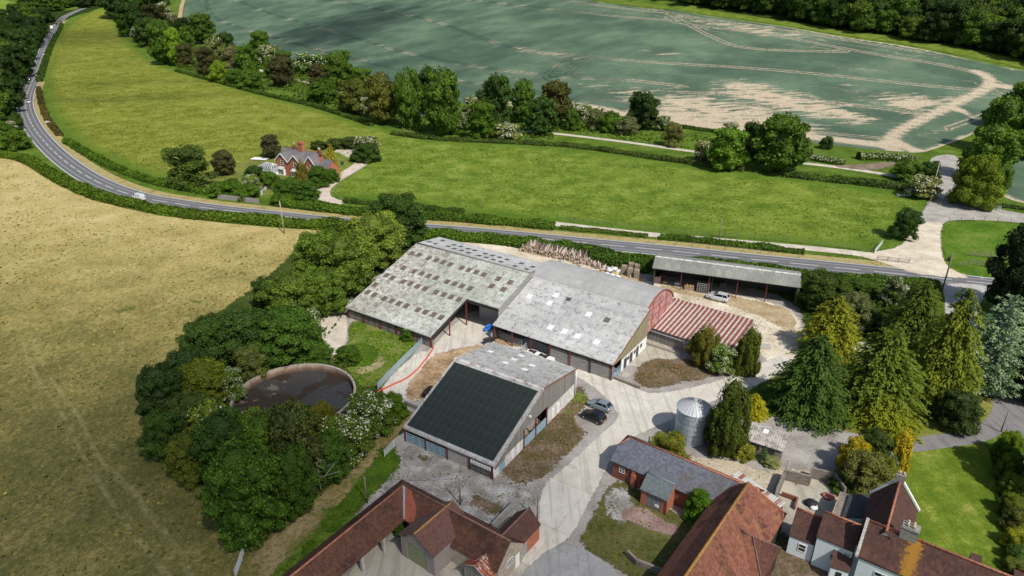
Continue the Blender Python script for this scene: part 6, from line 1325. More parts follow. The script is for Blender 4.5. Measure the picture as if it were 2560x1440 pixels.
def conifer(name, seed, levels, nb, n_leaf, droop, size, power=.85, asp=2.4, low=.03, up=.12, tint=.5, rmax=.5, wide=.16):
    """layered conifer: feathery sprays along branches that leave the trunk tier by tier"""
    rng = np.random.default_rng(seed); parts = []
    for k in range(levels):
        t0 = low + (1 - low) * k / levels; t = t0; Rr = rmax * (1 - t) ** power * (1 if t > .12 else .8 + t)
        m_ = max(4, int(nb * (1 - t) ** .55))
        for b in range(m_):
            t = min(max(t0 + rng.uniform(-.03, .03), .01), .985); a = 2 * math.pi * (b + rng.random()) / m_; L_ = Rr * rng.uniform(.62, 1.12); q = int(n_leaf * (L_ / rmax) + 5)
            s = rng.random(q) ** .75; rad = L_ * s; sag = up * s - droop * s ** 2.2
            lat = rng.normal(0, 1, q) * wide * L_ * (1.08 - s) * 1.1; ca, sa = math.cos(a), math.sin(a)
            P0 = np.column_stack([rad * ca - lat * sa, rad * sa + lat * ca, t + sag * L_ * 1.6 - np.abs(lat) * .35 + rng.normal(0, .006, q)])
            keep = P0[:, 2] > 0.0; P0 = P0[keep]; q = len(P0)
            if not q: continue
            s = s[keep]; out = np.column_stack([np.full(q, ca), np.full(q, sa), up - 2 * droop * s]); out = unit(out + rng.normal(0, .3, (q, 3)))
            N = unit(np.column_stack([np.full(q, ca * .45), np.full(q, sa * .45), np.ones(q)]) + rng.normal(0, .35, (q, 3))); w_ = unit(np.cross(N, out)); sz = size * rng.uniform(.6, 1.3, (q, 1)) * (1.1 - .35 * s[:, None])
            A = P0 - out * sz * asp * .5; B = P0 + out * sz * asp * .5
            V = np.stack([A, P0 + w_ * sz * .5, B, P0 - w_ * sz * .5], 1).reshape(-1, 3); F = np.arange(q * 4).reshape(q, 4)
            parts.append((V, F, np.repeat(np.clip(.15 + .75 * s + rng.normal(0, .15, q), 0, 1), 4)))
    for k in range(7):
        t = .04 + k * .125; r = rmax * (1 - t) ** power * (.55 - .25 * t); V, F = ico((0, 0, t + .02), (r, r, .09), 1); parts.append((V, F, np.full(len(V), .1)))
    return mesh_q(name, *pack(parts), [M_leaf])
def trunk_mesh(name, r=.03, h=.7, limbs=5, seed=1, mat=None):
    rr_ = random.Random(seed); mb = MB(); mb.tube([(0, 0, -.02), (.01, .005, h * .35), (-.01, .01, h)], [r, r * .75, r * .3], 8)
    for i in range(limbs):
        a = 2 * math.pi * i / limbs + rr_.random(); z = h * rr_.uniform(.25, .75); L_ = rr_.uniform(.2, .34)
        mb.tube([(0, 0, z), (math.cos(a) * L_ * .5, math.sin(a) * L_ * .5, z + .1), (math.cos(a) * L_, math.sin(a) * L_, z + .2)], [r * .5, r * .32, r * .12], 6)
    return mb.mesh(name, mat or M_bark)
PR = {}
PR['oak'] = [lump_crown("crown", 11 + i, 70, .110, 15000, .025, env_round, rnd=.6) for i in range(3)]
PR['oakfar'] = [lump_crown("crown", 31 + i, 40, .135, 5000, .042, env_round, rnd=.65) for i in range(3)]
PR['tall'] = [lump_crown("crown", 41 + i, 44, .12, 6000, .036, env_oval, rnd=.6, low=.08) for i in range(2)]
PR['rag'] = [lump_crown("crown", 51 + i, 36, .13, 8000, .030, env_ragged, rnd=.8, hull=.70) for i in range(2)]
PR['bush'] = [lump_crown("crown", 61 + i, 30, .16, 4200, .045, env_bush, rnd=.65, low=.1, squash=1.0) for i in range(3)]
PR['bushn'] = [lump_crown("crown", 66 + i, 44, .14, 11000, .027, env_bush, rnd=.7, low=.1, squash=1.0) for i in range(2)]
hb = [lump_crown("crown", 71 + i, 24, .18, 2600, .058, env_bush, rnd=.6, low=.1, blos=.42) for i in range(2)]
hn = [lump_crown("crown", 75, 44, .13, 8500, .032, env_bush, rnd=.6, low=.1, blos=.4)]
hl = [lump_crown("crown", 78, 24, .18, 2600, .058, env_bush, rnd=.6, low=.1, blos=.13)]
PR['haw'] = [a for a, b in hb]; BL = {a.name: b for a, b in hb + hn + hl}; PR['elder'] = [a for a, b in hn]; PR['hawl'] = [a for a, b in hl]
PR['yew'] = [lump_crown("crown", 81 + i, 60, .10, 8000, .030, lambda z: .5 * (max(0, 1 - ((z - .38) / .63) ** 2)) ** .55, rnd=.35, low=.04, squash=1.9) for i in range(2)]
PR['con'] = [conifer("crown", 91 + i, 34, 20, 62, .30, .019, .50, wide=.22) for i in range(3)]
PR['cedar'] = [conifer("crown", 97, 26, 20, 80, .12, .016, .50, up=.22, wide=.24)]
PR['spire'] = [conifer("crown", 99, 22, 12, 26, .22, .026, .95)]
TK = {'a': [trunk_mesh("trunk", seed=s) for s in (1, 2, 3)], 'c': [trunk_mesh("trunk", .025, .93, 0, 5)]}
GREEN = (.055, .115, .014); DK = (.032, .072, .014); VDK = (.022, .05, .012); OLIVE = (.075, .095, .02); LIME = (.12, .21, .018); MID = (.06, .12, .016); BRN = (.052, .056, .024); PALE = (.12, .15, .05); YEL = (.25, .27, .02); GOLD = (.36, .29, .02); BLUE = (.13, .20, .175); YG = (.15, .19, .015); GREY = (.11, .13, .07)
rt = random.Random(5)
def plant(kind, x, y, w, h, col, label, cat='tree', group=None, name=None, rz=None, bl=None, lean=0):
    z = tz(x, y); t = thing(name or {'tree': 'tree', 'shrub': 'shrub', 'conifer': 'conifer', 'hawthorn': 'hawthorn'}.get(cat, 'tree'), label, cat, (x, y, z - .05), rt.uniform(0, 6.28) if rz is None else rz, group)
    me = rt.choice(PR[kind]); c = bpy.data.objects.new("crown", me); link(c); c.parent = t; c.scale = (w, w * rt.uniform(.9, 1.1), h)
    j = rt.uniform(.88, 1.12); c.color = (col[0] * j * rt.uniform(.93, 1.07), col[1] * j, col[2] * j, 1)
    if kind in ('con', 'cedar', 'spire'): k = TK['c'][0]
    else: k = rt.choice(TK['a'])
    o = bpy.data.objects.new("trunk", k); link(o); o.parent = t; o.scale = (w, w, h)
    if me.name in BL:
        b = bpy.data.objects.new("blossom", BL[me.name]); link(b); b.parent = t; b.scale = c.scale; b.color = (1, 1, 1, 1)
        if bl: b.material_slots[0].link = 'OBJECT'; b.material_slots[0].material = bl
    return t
def box(kind, x0, y0, x1, y1, col, label, cat='tree', group=None, hk=1.0, **kw):
    """a plant whose crown fills the picture box x0..x1, y0..y1, standing on the ground"""
    cx = (x0 + x1) / 2; wp = x1 - x0; cone = kind in ('con', 'cedar', 'spire')
    dr = ray(cx, y1); ph = math.atan2(-dr[2], math.hypot(dr[0], dr[1])); sp_, cp_ = math.sin(ph), math.cos(ph)
    by = y1 - (.46 if cone else .30) * wp * sp_; X, Y = G(cx, by); s = FPX / depth(X, Y, tz(X, Y)); w_ = wp / s
    # ellipsoid of width w_, height h: picture height = sqrt((h cos)^2 + (w sin)^2)
    hp = (y1 - y0) / s; hh = math.sqrt(max((hp ** 2 - (w_ * sp_) ** 2), (.5 * hp) ** 2)) / (.96 * cp_)
    if cone: hh = (by - y0) / s / cp_
    else:
        by = min(y1 - .1 * wp * sp_, y1 + .53 * hh * cp_ * s - (y1 - y0) / 2); X, Y = G(cx, by); s = FPX / depth(X, Y, tz(X, Y)); w_ = wp / s
    s2 = FPX / depth(X, Y, tz(X, Y) + hh * .6); w_ *= s / s2
    return plant(kind, X, Y, w_ * 1.04, hh * hk * 1.02, col, label, cat, group, **kw)
# ---- the belt of trees between the meadow and the crop field, from the far left to the right
B = "trees and bushes of the belt above the meadow"
L_ = [('oakfar', 262, -25, 345, 45, VDK, "darkest tree at the far left top of the belt, touching the meadow's tip"),
 ('oakfar', 330, -30, 420, 40, DK, "dark crown at the top edge of the photo beside the brown field track"),
 ('oakfar', 300, 20, 368, 92, DK, "dark green tree on the meadow side, below the belt's darkest crown"),
 ('oakfar', 362, 22, 425, 82, BRN, "dull brownish green crown between dark ones near the top left"),
 ('oakfar', 308, 42, 348, 92, GREEN, "small fresher green tree at the meadow edge high in the belt"),
 ('oakfar', 345, 55, 412, 118, DK, "dark rounded tree leaning over the narrow top of the meadow"),
 ('haw', 335, 72, 372, 106, PALE, "little whitish bush at the meadow's left upper edge"),
 ('oakfar', 380, 70, 450, 162, GREEN, "broad mid green tree just left of the lime green one"),
 ('oakfar', 421, 86, 466, 166, LIME, "brightest lime green tree of the upper belt"),
 ('oakfar', 455, 72, 490, 116, GREEN, "small bright green tree between the lime tree and the round tree"),
 ('oakfar', 478, 46, 541, 110, GREEN, "round green tree standing clear against the top left of the crop"),
 ('bush', 440, 50, 478, 82, VDK, "low dark bush where the brown track ends"),
 ('haw', 380, -12, 410, 20, PALE, "white flowered bush highest along the brown track"),
 ('haw', 395, 12, 428, 42, PALE, "white flowered bush halfway down the brown track"),
 ('haw', 415, 36, 445, 64, PALE, "white flowered bush at the lower end of the brown track"),
 ('rag', 445, 118, 492, 168, BRN, "reddish brown bush with blossom at its foot, right of the lime tree"),
 ('rag', 490, 128, 546, 188, BRN, "brown tinged tree at the meadow edge, third right of the lime tree"),
 ('hawl', 518, 100, 568, 158, PALE, "pale blossom spotted tree behind the brown tinged one"),
 ('oakfar', 545, 92, 596, 152, DK, "dark tree against the crop, left of the willow grey bush"),
 ('bush', 560, 128, 622, 192, GREY, "willow grey bush with soft foliage"),
 ('oakfar', 598, 124, 652, 196, GREEN, "rounded deeper green tree right of the willow grey bush"),
 ('bush', 528, 160, 572, 205, LIME, "bright low bush under the pale blossom tree"),
 ('bush', 565, 178, 612, 214, GREEN, "green low bush in front of the willow grey one"),
 ('oakfar', 632, 88, 680, 150, MID, "tree above the lane's left end, standing up against the crop"),
 ('haw', 650, 118, 702, 162, PALE, "creamy hawthorn left of the lane's first visible stretch"),
 ('bush', 600, 180, 660, 222, GREEN, "low spreading bush above the meadow left of the lane"),
 ('oakfar', 690, 136, 738, 190, MID, "plain green tree just above the purple brown one"),
 ('haw', 732, 138, 785, 184, GREEN, "hawthorn full of cream blossom, left half of the creamy hedge"),
 ('haw', 775, 140, 822, 186, GREEN, "hawthorn full of cream blossom, right half of the creamy hedge"),
 ('tall', 682, 148, 738, 218, BRN, "purple brown conical tree below the lane"),
 ('bush', 662, 150, 702, 196, GREEN, "bright bush left of the purple brown conical tree"),
 ('bush', 774, 168, 826, 216, BRN, "round purple brown bush at the end of the visible lane"),
 ('tall', 818, 140, 890, 226, GREEN, "tall green double headed tree left of the belt's centre"),
 ('bush', 773, 205, 842, 258, GREEN, "wide green bush below the round purple brown one"),
 ('oakfar', 848, 212, 925, 285, OLIVE, "olive green tree with blossom at its foot"),
 ('oakfar', 875, 178, 935, 232, MID, "crown behind the olive tree, touching the crop"),
 ('haw', 900, 250, 930, 292, PALE, "narrow white hawthorn below the olive tree"),
 ('oakfar', 915, 202, 1002, 312, OLIVE, "big dull olive tree, first of the tall run in the belt"),
 ('tall', 990, 192, 1062, 322, GREEN, "tall rich green tree, left of the twin pair"),
 ('tall', 1040, 182, 1108, 290, DK, "tall rich green tree, right and rear of the twin pair"),
 ('tall', 1062, 196, 1160, 340, MID, "tallest broad tree of the belt's centre"),
 ('haw', 1158, 248, 1205, 300, PALE, "white hawthorn right of the tallest broad tree"),
 ('oakfar', 1168, 268, 1242, 350, GREEN, "low rounded tree in front of the tall dark one"),
 ('haw', 1150, 285, 1185, 325, PALE, "white hawthorn hanging at the meadow edge below the tallest tree"),
 ('tall', 1198, 203, 1285, 318, DK, "tall dark tree with a pointed top right of the belt's centre"),
 ('tall', 1276, 212, 1336, 308, GREEN, "slender green tree right of the pointed dark one"),
 ('haw', 1228, 312, 1300, 350, PALE, "low white hawthorn below the slender green tree"),
 ('oakfar', 1316, 257, 1392, 338, DK, "dark rounded tree in front of the olive brown crown"),
 ('oakfar', 1344, 219, 1428, 312, (.062, .070, .020), "olive brown crown standing behind the dark rounded tree"),
 ('bush', 1408, 280, 1450, 326, GREEN, "small bright tree where the pale lane begins again"),
 ('haw', 1432, 266, 1480, 308, PALE, "grey white hawthorn beside the small bright tree"),
 ('bush', 1468, 280, 1512, 325, GREY, "grey green bush, first of three between the lane and the soil"),
 ('bush', 1500, 285, 1548, 332, GREEN, "greener bush, second of three between the lane and the soil"),
 ('bush', 1540, 296, 1592, 338, GREY, "grey bush at the foot of the lone dark tree"),
 ('oakfar', 1567, 242, 1642, 325, VDK, "lone dark round tree standing against the bare soil"),
 ('haw', 1636, 292, 1672, 326, GREEN, "white hawthorn at the right foot of the lone dark tree"),
 ('bush', 1658, 314, 1706, 366, PALE, "pale feathery shrub alone on the grass by the lane"),
 ('haw', 1735, 358, 1782, 405, PALE, "cream hawthorn left of the round bright tree"),
 ('oakfar', 1768, 334, 1862, 428, (.075, .16, .02), "round bright green tree standing by the lane"),
 ('oakfar', 1846, 316, 1900, 402, DK, "dark crown between two round green trees"),
 ('oakfar', 1878, 308, 2002, 434, GREEN, "broadest round green tree at the right of the belt"),
 ('haw', 1806, 310, 1848, 338, PALE, "small cream hawthorn behind the round bright tree"),
 ('bush', 2048, 345, 2080, 372, DK, "little dark bush on the edge of the bare soil"),
 ('haw', 2268, 442, 2338, 495, PALE, "white hawthorn at the meadow's upper right corner"),
 ('bush', 2228, 405, 2300, 450, GREEN, "green bush left of the junction pole"), ('bush', 2290, 408, 2345, 452, DK, "darker bush right beside the junction pole")]
for r_ in L_: box(r_[0], *r_[1:5], r_[5], r_[6], 'hawthorn' if r_[0] == 'haw' else ('shrub' if r_[0] == 'bush' else 'tree'), B)
# ---- right of the lane
Rr = "trees beside the lane at the right edge"
for r_ in [('oakfar', 2500, 222, 2600, 330, GREEN, "crown at the right edge beside the crop's sandy corner"), ('oakfar', 2440, 262, 2540, 380, (.07, .14, .018), "green tree second from the right edge beside the lane"),
           ('oakfar', 2405, 330, 2515, 450, (.075, .155, .018), "largest spreading tree overhanging the lane"), ('oakfar', 2520, 290, 2610, 400, GREEN, "rightmost tree above the small crop field"),
           ('bushn', 2378, 405, 2478, 518, (.10, .15, .012), "ivy yellow bushy tree at the lane fork"), ('bush', 2470, 420, 2520, 470, GREEN, "small bush beside the small crop field")]: box(r_[0], *r_[1:5], r_[5], r_[6], 'tree', Rr)
box('rag', 2218, 530, 2292, 600, DK, "lone dark tree beside the gravel junction", 'tree')
# ---- the far wood on the hill (top right) and the wood at the far left
rw = random.Random(21)
WD = []
def wood(pxpoly, n, wmin, wmax, cols, label, group, kinds=('oakfar',), seed=1, minsep=.52):
    r = random.Random(seed); pts = []; xs_ = [p[0] for p in pxpoly]; ys_ = [p[1] for p in pxpoly]; tries = 0
    while len(pts) < n and tries < 6000:
        tries += 1; px, py = r.uniform(min(xs_), max(xs_)), r.uniform(min(ys_), max(ys_))
        if not inpoly(np.array([px]), np.array([py]), pxpoly)[0]: continue
        x, y = G(px, py); w_ = r.uniform(wmin, wmax)
        if any(math.hypot(x - a, y - b) < (w_ + c_) * .5 * minsep for a, b, c_ in pts): continue
        pts.append((x, y, w_)); WD.append((r.choice(kinds), x, y, w_, w_ * r.uniform(.9, 1.25), r.choice(cols), label, group))
_ = 0
n1_ = wood([(1560, -30), (1700, 8), (1950, 42), (2120, 78), (2250, 98), (2400, 118), (2560, 150), (2680, 175), (2700, 100), (2500, 60), (2200, 10), (1900, -30)], 150, 13, 20, [DK, VDK, GREEN, MID, (.05, .085, .02), (.07, .12, .02)], "dark tree in the front rows of the hillside wood above the crop field", "trees of the hillside wood", seed=4)
n2_ = wood([(1560, -60), (2700, -60), (2700, 110), (2560, 62), (2300, 30), (2000, -5), (1700, -35)], 190, 14, 22, [DK, VDK, GREEN, MID, PALE], "crown deep in the hillside wood at the top right", "trees of the hillside wood", seed=5)
n3_ = wood([(-60, 60), (30, 45), (100, 30), (128, 60), (100, 110), (82, 150), (60, 190), (45, 230), (30, 290), (-10, 330), (-120, 300)], 130, 12, 18, [DK, VDK, VDK, MID, (.04, .07, .016)], "dark tree of the wood left of the bending road", "trees of the roadside wood", seed=6)
n4_ = wood([(60, -15), (290, -25), (260, 18), (180, 26), (120, 35), (60, 20)], 70, 15, 24, [DK, VDK, MID], "tree of the wood beyond the far end of the road", "trees of the roadside wood", seed=7)
def seen(a):
    x, y, h = a[1], a[2], a[4]; z = tz(x, y) + h * .75; f = y * cP - (z - CAM_H) * sP; u = 1280 + FPX * x / f; v = 720 - FPX * (y * sP + (z - CAM_H) * cP) / f
    return (0 if (-20 < u < 2580 and -10 < v < 1450) else 1, f / a[3])
WD.sort(key=seen); NW = 165
for a in WD[:NW]: plant(a[0], a[1], a[2], a[3], a[4], a[5], a[6], 'tree', a[7])
gp = WD[NW:]; me = bpy.data.meshes.new("distant_wood"); me.from_pydata([(a[1], a[2], tz(a[1], a[2])) for a in gp], [], [])
for nm, vals in (('w', [a[3] for a in gp]), ('h', [a[4] for a in gp]), ('r', [rt.uniform(0, 6.28) for a in gp])):
    at = me.attributes.new(nm, 'FLOAT', 'POINT'); at.data.foreach_set("value", vals)
dwo = bpy.data.objects.new("distant_wood", me); link(dwo); dwo.color = (.036, .076, .013, 1); tag(dwo, "far trees massed behind the front rows of both woods", "wood", kind='stuff')
src = [o for o in S.objects if o.name.startswith("crown") and o.data is PR['oakfar'][0]][0]
ng = bpy.data.node_groups.new("wood_scatter", 'GeometryNodeTree'); ng.interface.new_socket("Geometry", in_out='INPUT', socket_type='NodeSocketGeometry'); ng.interface.new_socket("Geometry", in_out='OUTPUT', socket_type='NodeSocketGeometry')
gi = ng.nodes.new('NodeGroupInput'); go_ = ng.nodes.new('NodeGroupOutput'); ip = ng.nodes.new('GeometryNodeInstanceOnPoints'); oi = ng.nodes.new('GeometryNodeObjectInfo'); oi.inputs['Object'].default_value = src; oi.transform_space = 'ORIGINAL'
def na(nm): q = ng.nodes.new('GeometryNodeInputNamedAttribute'); q.data_type = 'FLOAT'; q.inputs[0].default_value = nm; return q.outputs[0]
cx1 = ng.nodes.new('ShaderNodeCombineXYZ'); cx2 = ng.nodes.new('ShaderNodeCombineXYZ'); w_a = na('w'); ng.links.new(w_a, cx1.inputs[0]); ng.links.new(w_a, cx1.inputs[1]); ng.links.new(na('h'), cx1.inputs[2]); ng.links.new(na('r'), cx2.inputs[2])
ng.links.new(gi.outputs[0], ip.inputs['Points']); ng.links.new(oi.outputs['Geometry'], ip.inputs['Instance']); ng.links.new(cx2.outputs[0], ip.inputs['Rotation']); ng.links.new(cx1.outputs[0], ip.inputs['Scale']); ng.links.new(ip.outputs[0], go_.inputs[0])
md = dwo.modifiers.new("scatter", 'NODES'); md.node_group = ng
for r_ in [('haw', 18, 305, 45, 330, PALE, "white blossom bush left of the road's bend"), ('haw', 32, 345, 66, 370, PALE, "white blossom bush below the other one left of the road's bend"), ('bush', -10, 310, 40, 355, GREEN, "green scrub bush left of the road's bend"), ('bush', 20, 330, 75, 375, MID, "scrub bush at the corner of the dry field"), ('bush', -30, 340, 30, 385, GREEN, "leftmost scrub bush above the dry field"), ('bush', 30, 285, 62, 325, DK, "dark scrub bush at the outer side of the road's bend")]:
    box(r_[0], *r_[1:5], r_[5], r_[6], 'shrub', "scrub beside the road's bend")
# ---- cottage garden
Cg = "trees and shrubs of the cottage garden"
for r_ in [('rag', 424, 376, 540, 470, (.06, .10, .022), "big loose leaved tree at the left end of the cottage garden"), ('oak', 536, 382, 594, 438, (.06, .07, .03), "dark grey round tree beside the big loose leaved one"),
 ('oakfar', 654, 344, 704, 396, (.06, .06, .035), "dark tree rising behind the left end of the cottages"), ('elder', 604, 440, 656, 482, (.09, .14, .02), "bush covered in pure white blossom in the cottage garden"),
 ('bush', 612, 418, 668, 462, DK, "dark bush in front of the conservatory"), ('bush', 650, 432, 700, 470, GREEN, "green bush right of the white blossom bush"), ('bush', 528, 458, 575, 492, GREEN, "low bush at the left end of the grey garden fence"), ('bush', 560, 450, 612, 490, (.06, .13, .012), "bright bush behind the grey garden fence"), ('bush', 590, 462, 650, 498, (.07, .14, .014), "leafy bush just under the white blossom"),
 ('yew', 738, 418, 778, 468, (.10, .10, .018), "golden brown clipped yew in front of the cottages"), ('bushn', 770, 420, 826, 466, (.055, .12, .014), "large leafy shrub hiding the right half of the cottages"), ('bushn', 812, 425, 850, 456, (.055, .12, .014), "leafy shrub below the golden cypress"), ('bushn', 690, 448, 760, 500, (.055, .115, .014), "shrub mass below the yew, left half"), ('bushn', 740, 456, 798, 500, (.05, .11, .014), "shrub mass below the yew, right half"), ('bush', 680, 484, 735, 512, (.06, .125, .014), "low shrub nearest the road below the cottages"),
 ('con', 806, 362, 858, 446, (.20, .19, .03), "golden cypress at the right end of the cottages"), ('haw', 885, 343, 948, 385, PALE, "white flowered hawthorn beside the drive's turning"), ('bushn', 888, 362, 952, 405, DK, "dark bush below the hawthorn at the drive's turning"), ('bush', 875, 385, 894, 404, DK, "tiny round bush in the island of the drive"),
 ('bush', 775, 352, 822, 372, (.05, .075, .02), "low hedge bush behind the cottage forecourt, left one"), ('bush', 815, 348, 862, 372, (.05, .075, .02), "low hedge bush behind the cottage forecourt, middle one"), ('bush', 850, 344, 900, 372, (.05, .08, .02), "low hedge bush behind the cottage forecourt, right one")]:
    box(r_[0], *r_[1:5], r_[5], r_[6], 'shrub' if r_[0] in ('bush', 'bushn', 'elder') else 'tree', Cg)
# ---- trees left of the barns and round the tank
Tk = "trees round the slurry tank and left of the barns"
SYC = (.085, .15, .022)
for r_ in [('oak', 932, 498, 1060, 618, DK, "darker round tree nearest the main road, top of the line beside the big barn"), ('oak', 868, 545, 1012, 672, (.11, .17, .03), "pale green sycamore below the dark roadside tree"),
 ('oak', 748, 590, 880, 720, SYC, "large green sycamore left of the pale one"), ('oak', 800, 600, 945, 745, SYC, "largest sycamore beside the big barn's roof"), ('oak', 670, 690, 800, 800, SYC, "lowest left sycamore of the line, above the tank trees"), ('oak', 755, 680, 872, 790, (.075, .14, .02), "sycamore filling the gap below the largest one"),
 ('oak', 560, 780, 700, 900, DK, "dark thicket crown at the top of the tank ring"), ('oak', 655, 780, 800, 905, (.045, .10, .014), "broad dark green crown above the tank"), ('oak', 470, 800, 600, 925, DK, "dark crown at the upper left shoulder of the ring"), ('oak', 425, 875, 545, 985, VDK, "very dark crown left of the yellow green tree"),
 ('bushn', 730, 850, 830, 908, (.045, .10, .014), "green mass just behind the tank rim, right part"), ('oak', 455, 905, 582, 1015, (.085, .125, .014), "yellow green tree left of the tank"), ('elder', 562, 925, 618, 1005, (.07, .12, .018), "white flowered elder at the tank's left rim"), ('bushn', 590, 870, 672, 948, (.075, .10, .028), "olive privet hanging over the tank's back rim"), ('hawl', 655, 880, 735, 922, (.05, .11, .014), "bush with a few white flowers behind the tank rim"),
 ('oak', 362, 925, 480, 1070, VDK, "darkest crown on the field side, left of the tank"), ('oak', 440, 985, 560, 1100, (.05, .085, .02), "dull green crown below the yellow green tree"), ('oak', 372, 1035, 475, 1150, DK, "outermost left crown of the ring by the leaning post"), ('hawl', 490, 1005, 590, 1120, (.09, .14, .02), "pale flower dotted bush at the tank's lower left rim"), ('oak', 435, 1085, 545, 1210, (.075, .105, .018), "olive yellow crown at the ring's lower left"), ('oak', 495, 1040, 650, 1200, DK, "dark spreading crown below the tank"), ('hawl', 590, 1030, 670, 1110, (.07, .12, .02), "small flower dotted bush at the tank's lower rim"),
 ('oak', 600, 1038, 760, 1200, (.055, .115, .014), "fresh green crown directly below the tank"), ('oak', 538, 1130, 728, 1348, (.045, .10, .013), "largest and nearest tree of the ring, domed and rich green"), ('bushn', 735, 1010, 795, 1065, (.04, .085, .012), "little round green bush poking over the tank rim"), ('rag', 690, 1040, 830, 1230, (.06, .085, .028), "half dead tree with bare grey twigs"), ('oak', 700, 1140, 800, 1290, (.045, .09, .014), "dark crown right of the nearest tree"), ('oak', 770, 1085, 880, 1200, (.04, .09, .013), "green crown below the white elder"), ('bushn', 775, 1010, 850, 1090, (.11, .12, .015), "yellowish bush left of the white elder"),
 ('elder', 795, 1035, 940, 1152, (.075, .13, .018), "big elder smothered in white blossom below the tank"), ('elder', 865, 980, 985, 1090, (.075, .13, .018), "white blossomed elder top beside the tank outlet"), ('bushn', 950, 985, 1020, 1050, (.06, .125, .012), "green bush at the corner of the cattle yard"),
 ('haw', 770, 775, 802, 830, (.07, .12, .02), "hawthorn spray beside the chalk path"), ('bushn', 525, 1180, 600, 1260, (.045, .09, .013), "low crown at the ring's bottom left on the field side"), ('oak', 640, 700, 700, 780, DK, "dark low crown at the field edge below the sycamores"), ('bushn', 840, 862, 905, 908, (.05, .11, .012), "green tussocky bush right of the tank's back rim")]:
    box(r_[0], *r_[1:5], r_[5], r_[6], 'shrub' if r_[0] in ('bushn', 'elder', 'hawl', 'haw') else 'tree', Tk)
# dead twigs on the half-dead tree and the leaning one
for (px, py, k) in ((795, 1180, 1), (600, 1165, 2)):
    X, Y = P(px, py, 3.2); rr = random.Random(k); mb = MB()
    for i in range(26 if k == 1 else 10):
        p = Vector((rr.uniform(-1.5, 1.5), rr.uniform(-2, 2), rr.uniform(0, 1))); d = Vector((rr.uniform(-1, 1), rr.uniform(-1, 1), rr.uniform(.1, .9))).normalized()
        q_ = p + d * rr.uniform(.9, 1.8); e = q_ + (d + Vector((rr.uniform(-.8, .8), rr.uniform(-.8, .8), 0))).normalized() * rr.uniform(.5, 1.1)
        mb.tube([p, q_, e], [.05, .03, .01], 5)
    mb.tube([(0, 0, -3.2), (0, 0, .5)], [.14, .08], 6)
    mb.build("dead_branches", M_dead, None, ["bare grey dead boughs rising beside the half dead tree", "small spray of bare grey twigs in the ring's lower left"][k - 1], "dead branches", loc=(X, Y, 3.2))
# ---- conifers and garden trees at the right
Cn = "conifers right of the farmyard"
for r_ in [('con', 1980, 745, 2160, 925, (.105, .125, .012), "golden cypress with drooping yellow sprays, furthest back of the conifers"), ('con', 1885, 850, 2140, 1092, (.030, .066, .014), "darkest green broad conifer next to the concrete road"), ('con', 2050, 826, 2312, 1090, (.062, .092, .013), "olive green feathery conifer in the middle of the group"), ('con', 2225, 735, 2450, 1055, (.078, .105, .012), "tall yellow green feathery conifer left of the blue cedar"), ('con', 2170, 706, 2375, 910, (.052, .085, .014), "dark conifer behind the tall yellow green one"), ('cedar', 2360, 745, 2552, 1015, BLUE, "blue grey cedar at the right"),
 ('con', 2100, 985, 2300, 1112, (.105, .13, .012), "low golden conifer at the foot of the group")]:
    box(r_[0], *r_[1:5], r_[5], r_[6], 'conifer', Cn, name='conifer')
for r_ in [('bushn', 2335, 980, 2432, 1075, (.035, .06, .018), "dark round bush under the blue cedar", 'shrub'), ('yew', 1758, 990, 1862, 1136, (.048, .075, .010), "dense dark yew beside the silo", 'tree'), ('con', 1836, 985, 1925, 1060, (.16, .17, .012), "yellow green spreading juniper behind the yew", 'shrub'), ('rag', 1628, 1082, 1722, 1160, (.15, .17, .02), "loose yellowish bush in front of the silo", 'shrub'),
 ('elder', 1832, 1106, 1882, 1150, (.12, .15, .012), "small bush with yellow flowers by the old shed", 'shrub'), ('spire', 1886, 1112, 1928, 1165, (.05, .10, .05), "small dark green dwarf conifer by the old shed", 'conifer'), ('bushn', 1905, 1138, 1948, 1168, (.20, .24, .12), "pale variegated low shrub before the dwarf conifer", 'shrub'),
 ('yew', 1718, 832, 1798, 912, (.095, .105, .018), "golden green conifer before the rusty roofed shed", 'conifer'), ('elder', 1762, 862, 1838, 932, (.085, .15, .02), "white flowering shrub before the rusty roofed shed", 'shrub'), ('yew', 1830, 842, 1895, 936, (.065, .095, .012), "columnar cypress at the corner of the rusty roofed shed", 'conifer'),
 ('bushn', 2094, 1098, 2160, 1180, (.27, .25, .015), "yellow leaved bush left of the garden clump", 'shrub'), ('oak', 2140, 1078, 2215, 1170, (.045, .08, .02), "dark green tree at the back of the garden clump", 'tree'), ('yew', 2205, 1095, 2264, 1185, GOLD, "brilliant golden yellow conifer of the garden clump", 'conifer'), ('elder', 2190, 1130, 2238, 1190, (.06, .11, .03), "white rose bush below the golden conifer", 'shrub'), ('bushn', 2100, 1130, 2212, 1235, (.13, .14, .04), "big rounded olive grey shrub in front of the garden clump", 'shrub'), ('bushn', 2080, 1180, 2172, 1236, (.05, .105, .012), "dark green low shrub against the farmhouse yard wall", 'shrub'), ('bushn', 2190, 1150, 2230, 1215, (.16, .19, .03), "lime tinted shrub between the olive shrub and the rose", 'shrub')]:
    bl = M_yblos if 'yellow flowers' in r_[6] else None
    box(r_[0], *r_[1:5], r_[5], r_[6], r_[7], "garden and yard shrubs", bl=bl)
Hh = "shrubs of the hedge right of the lawn"
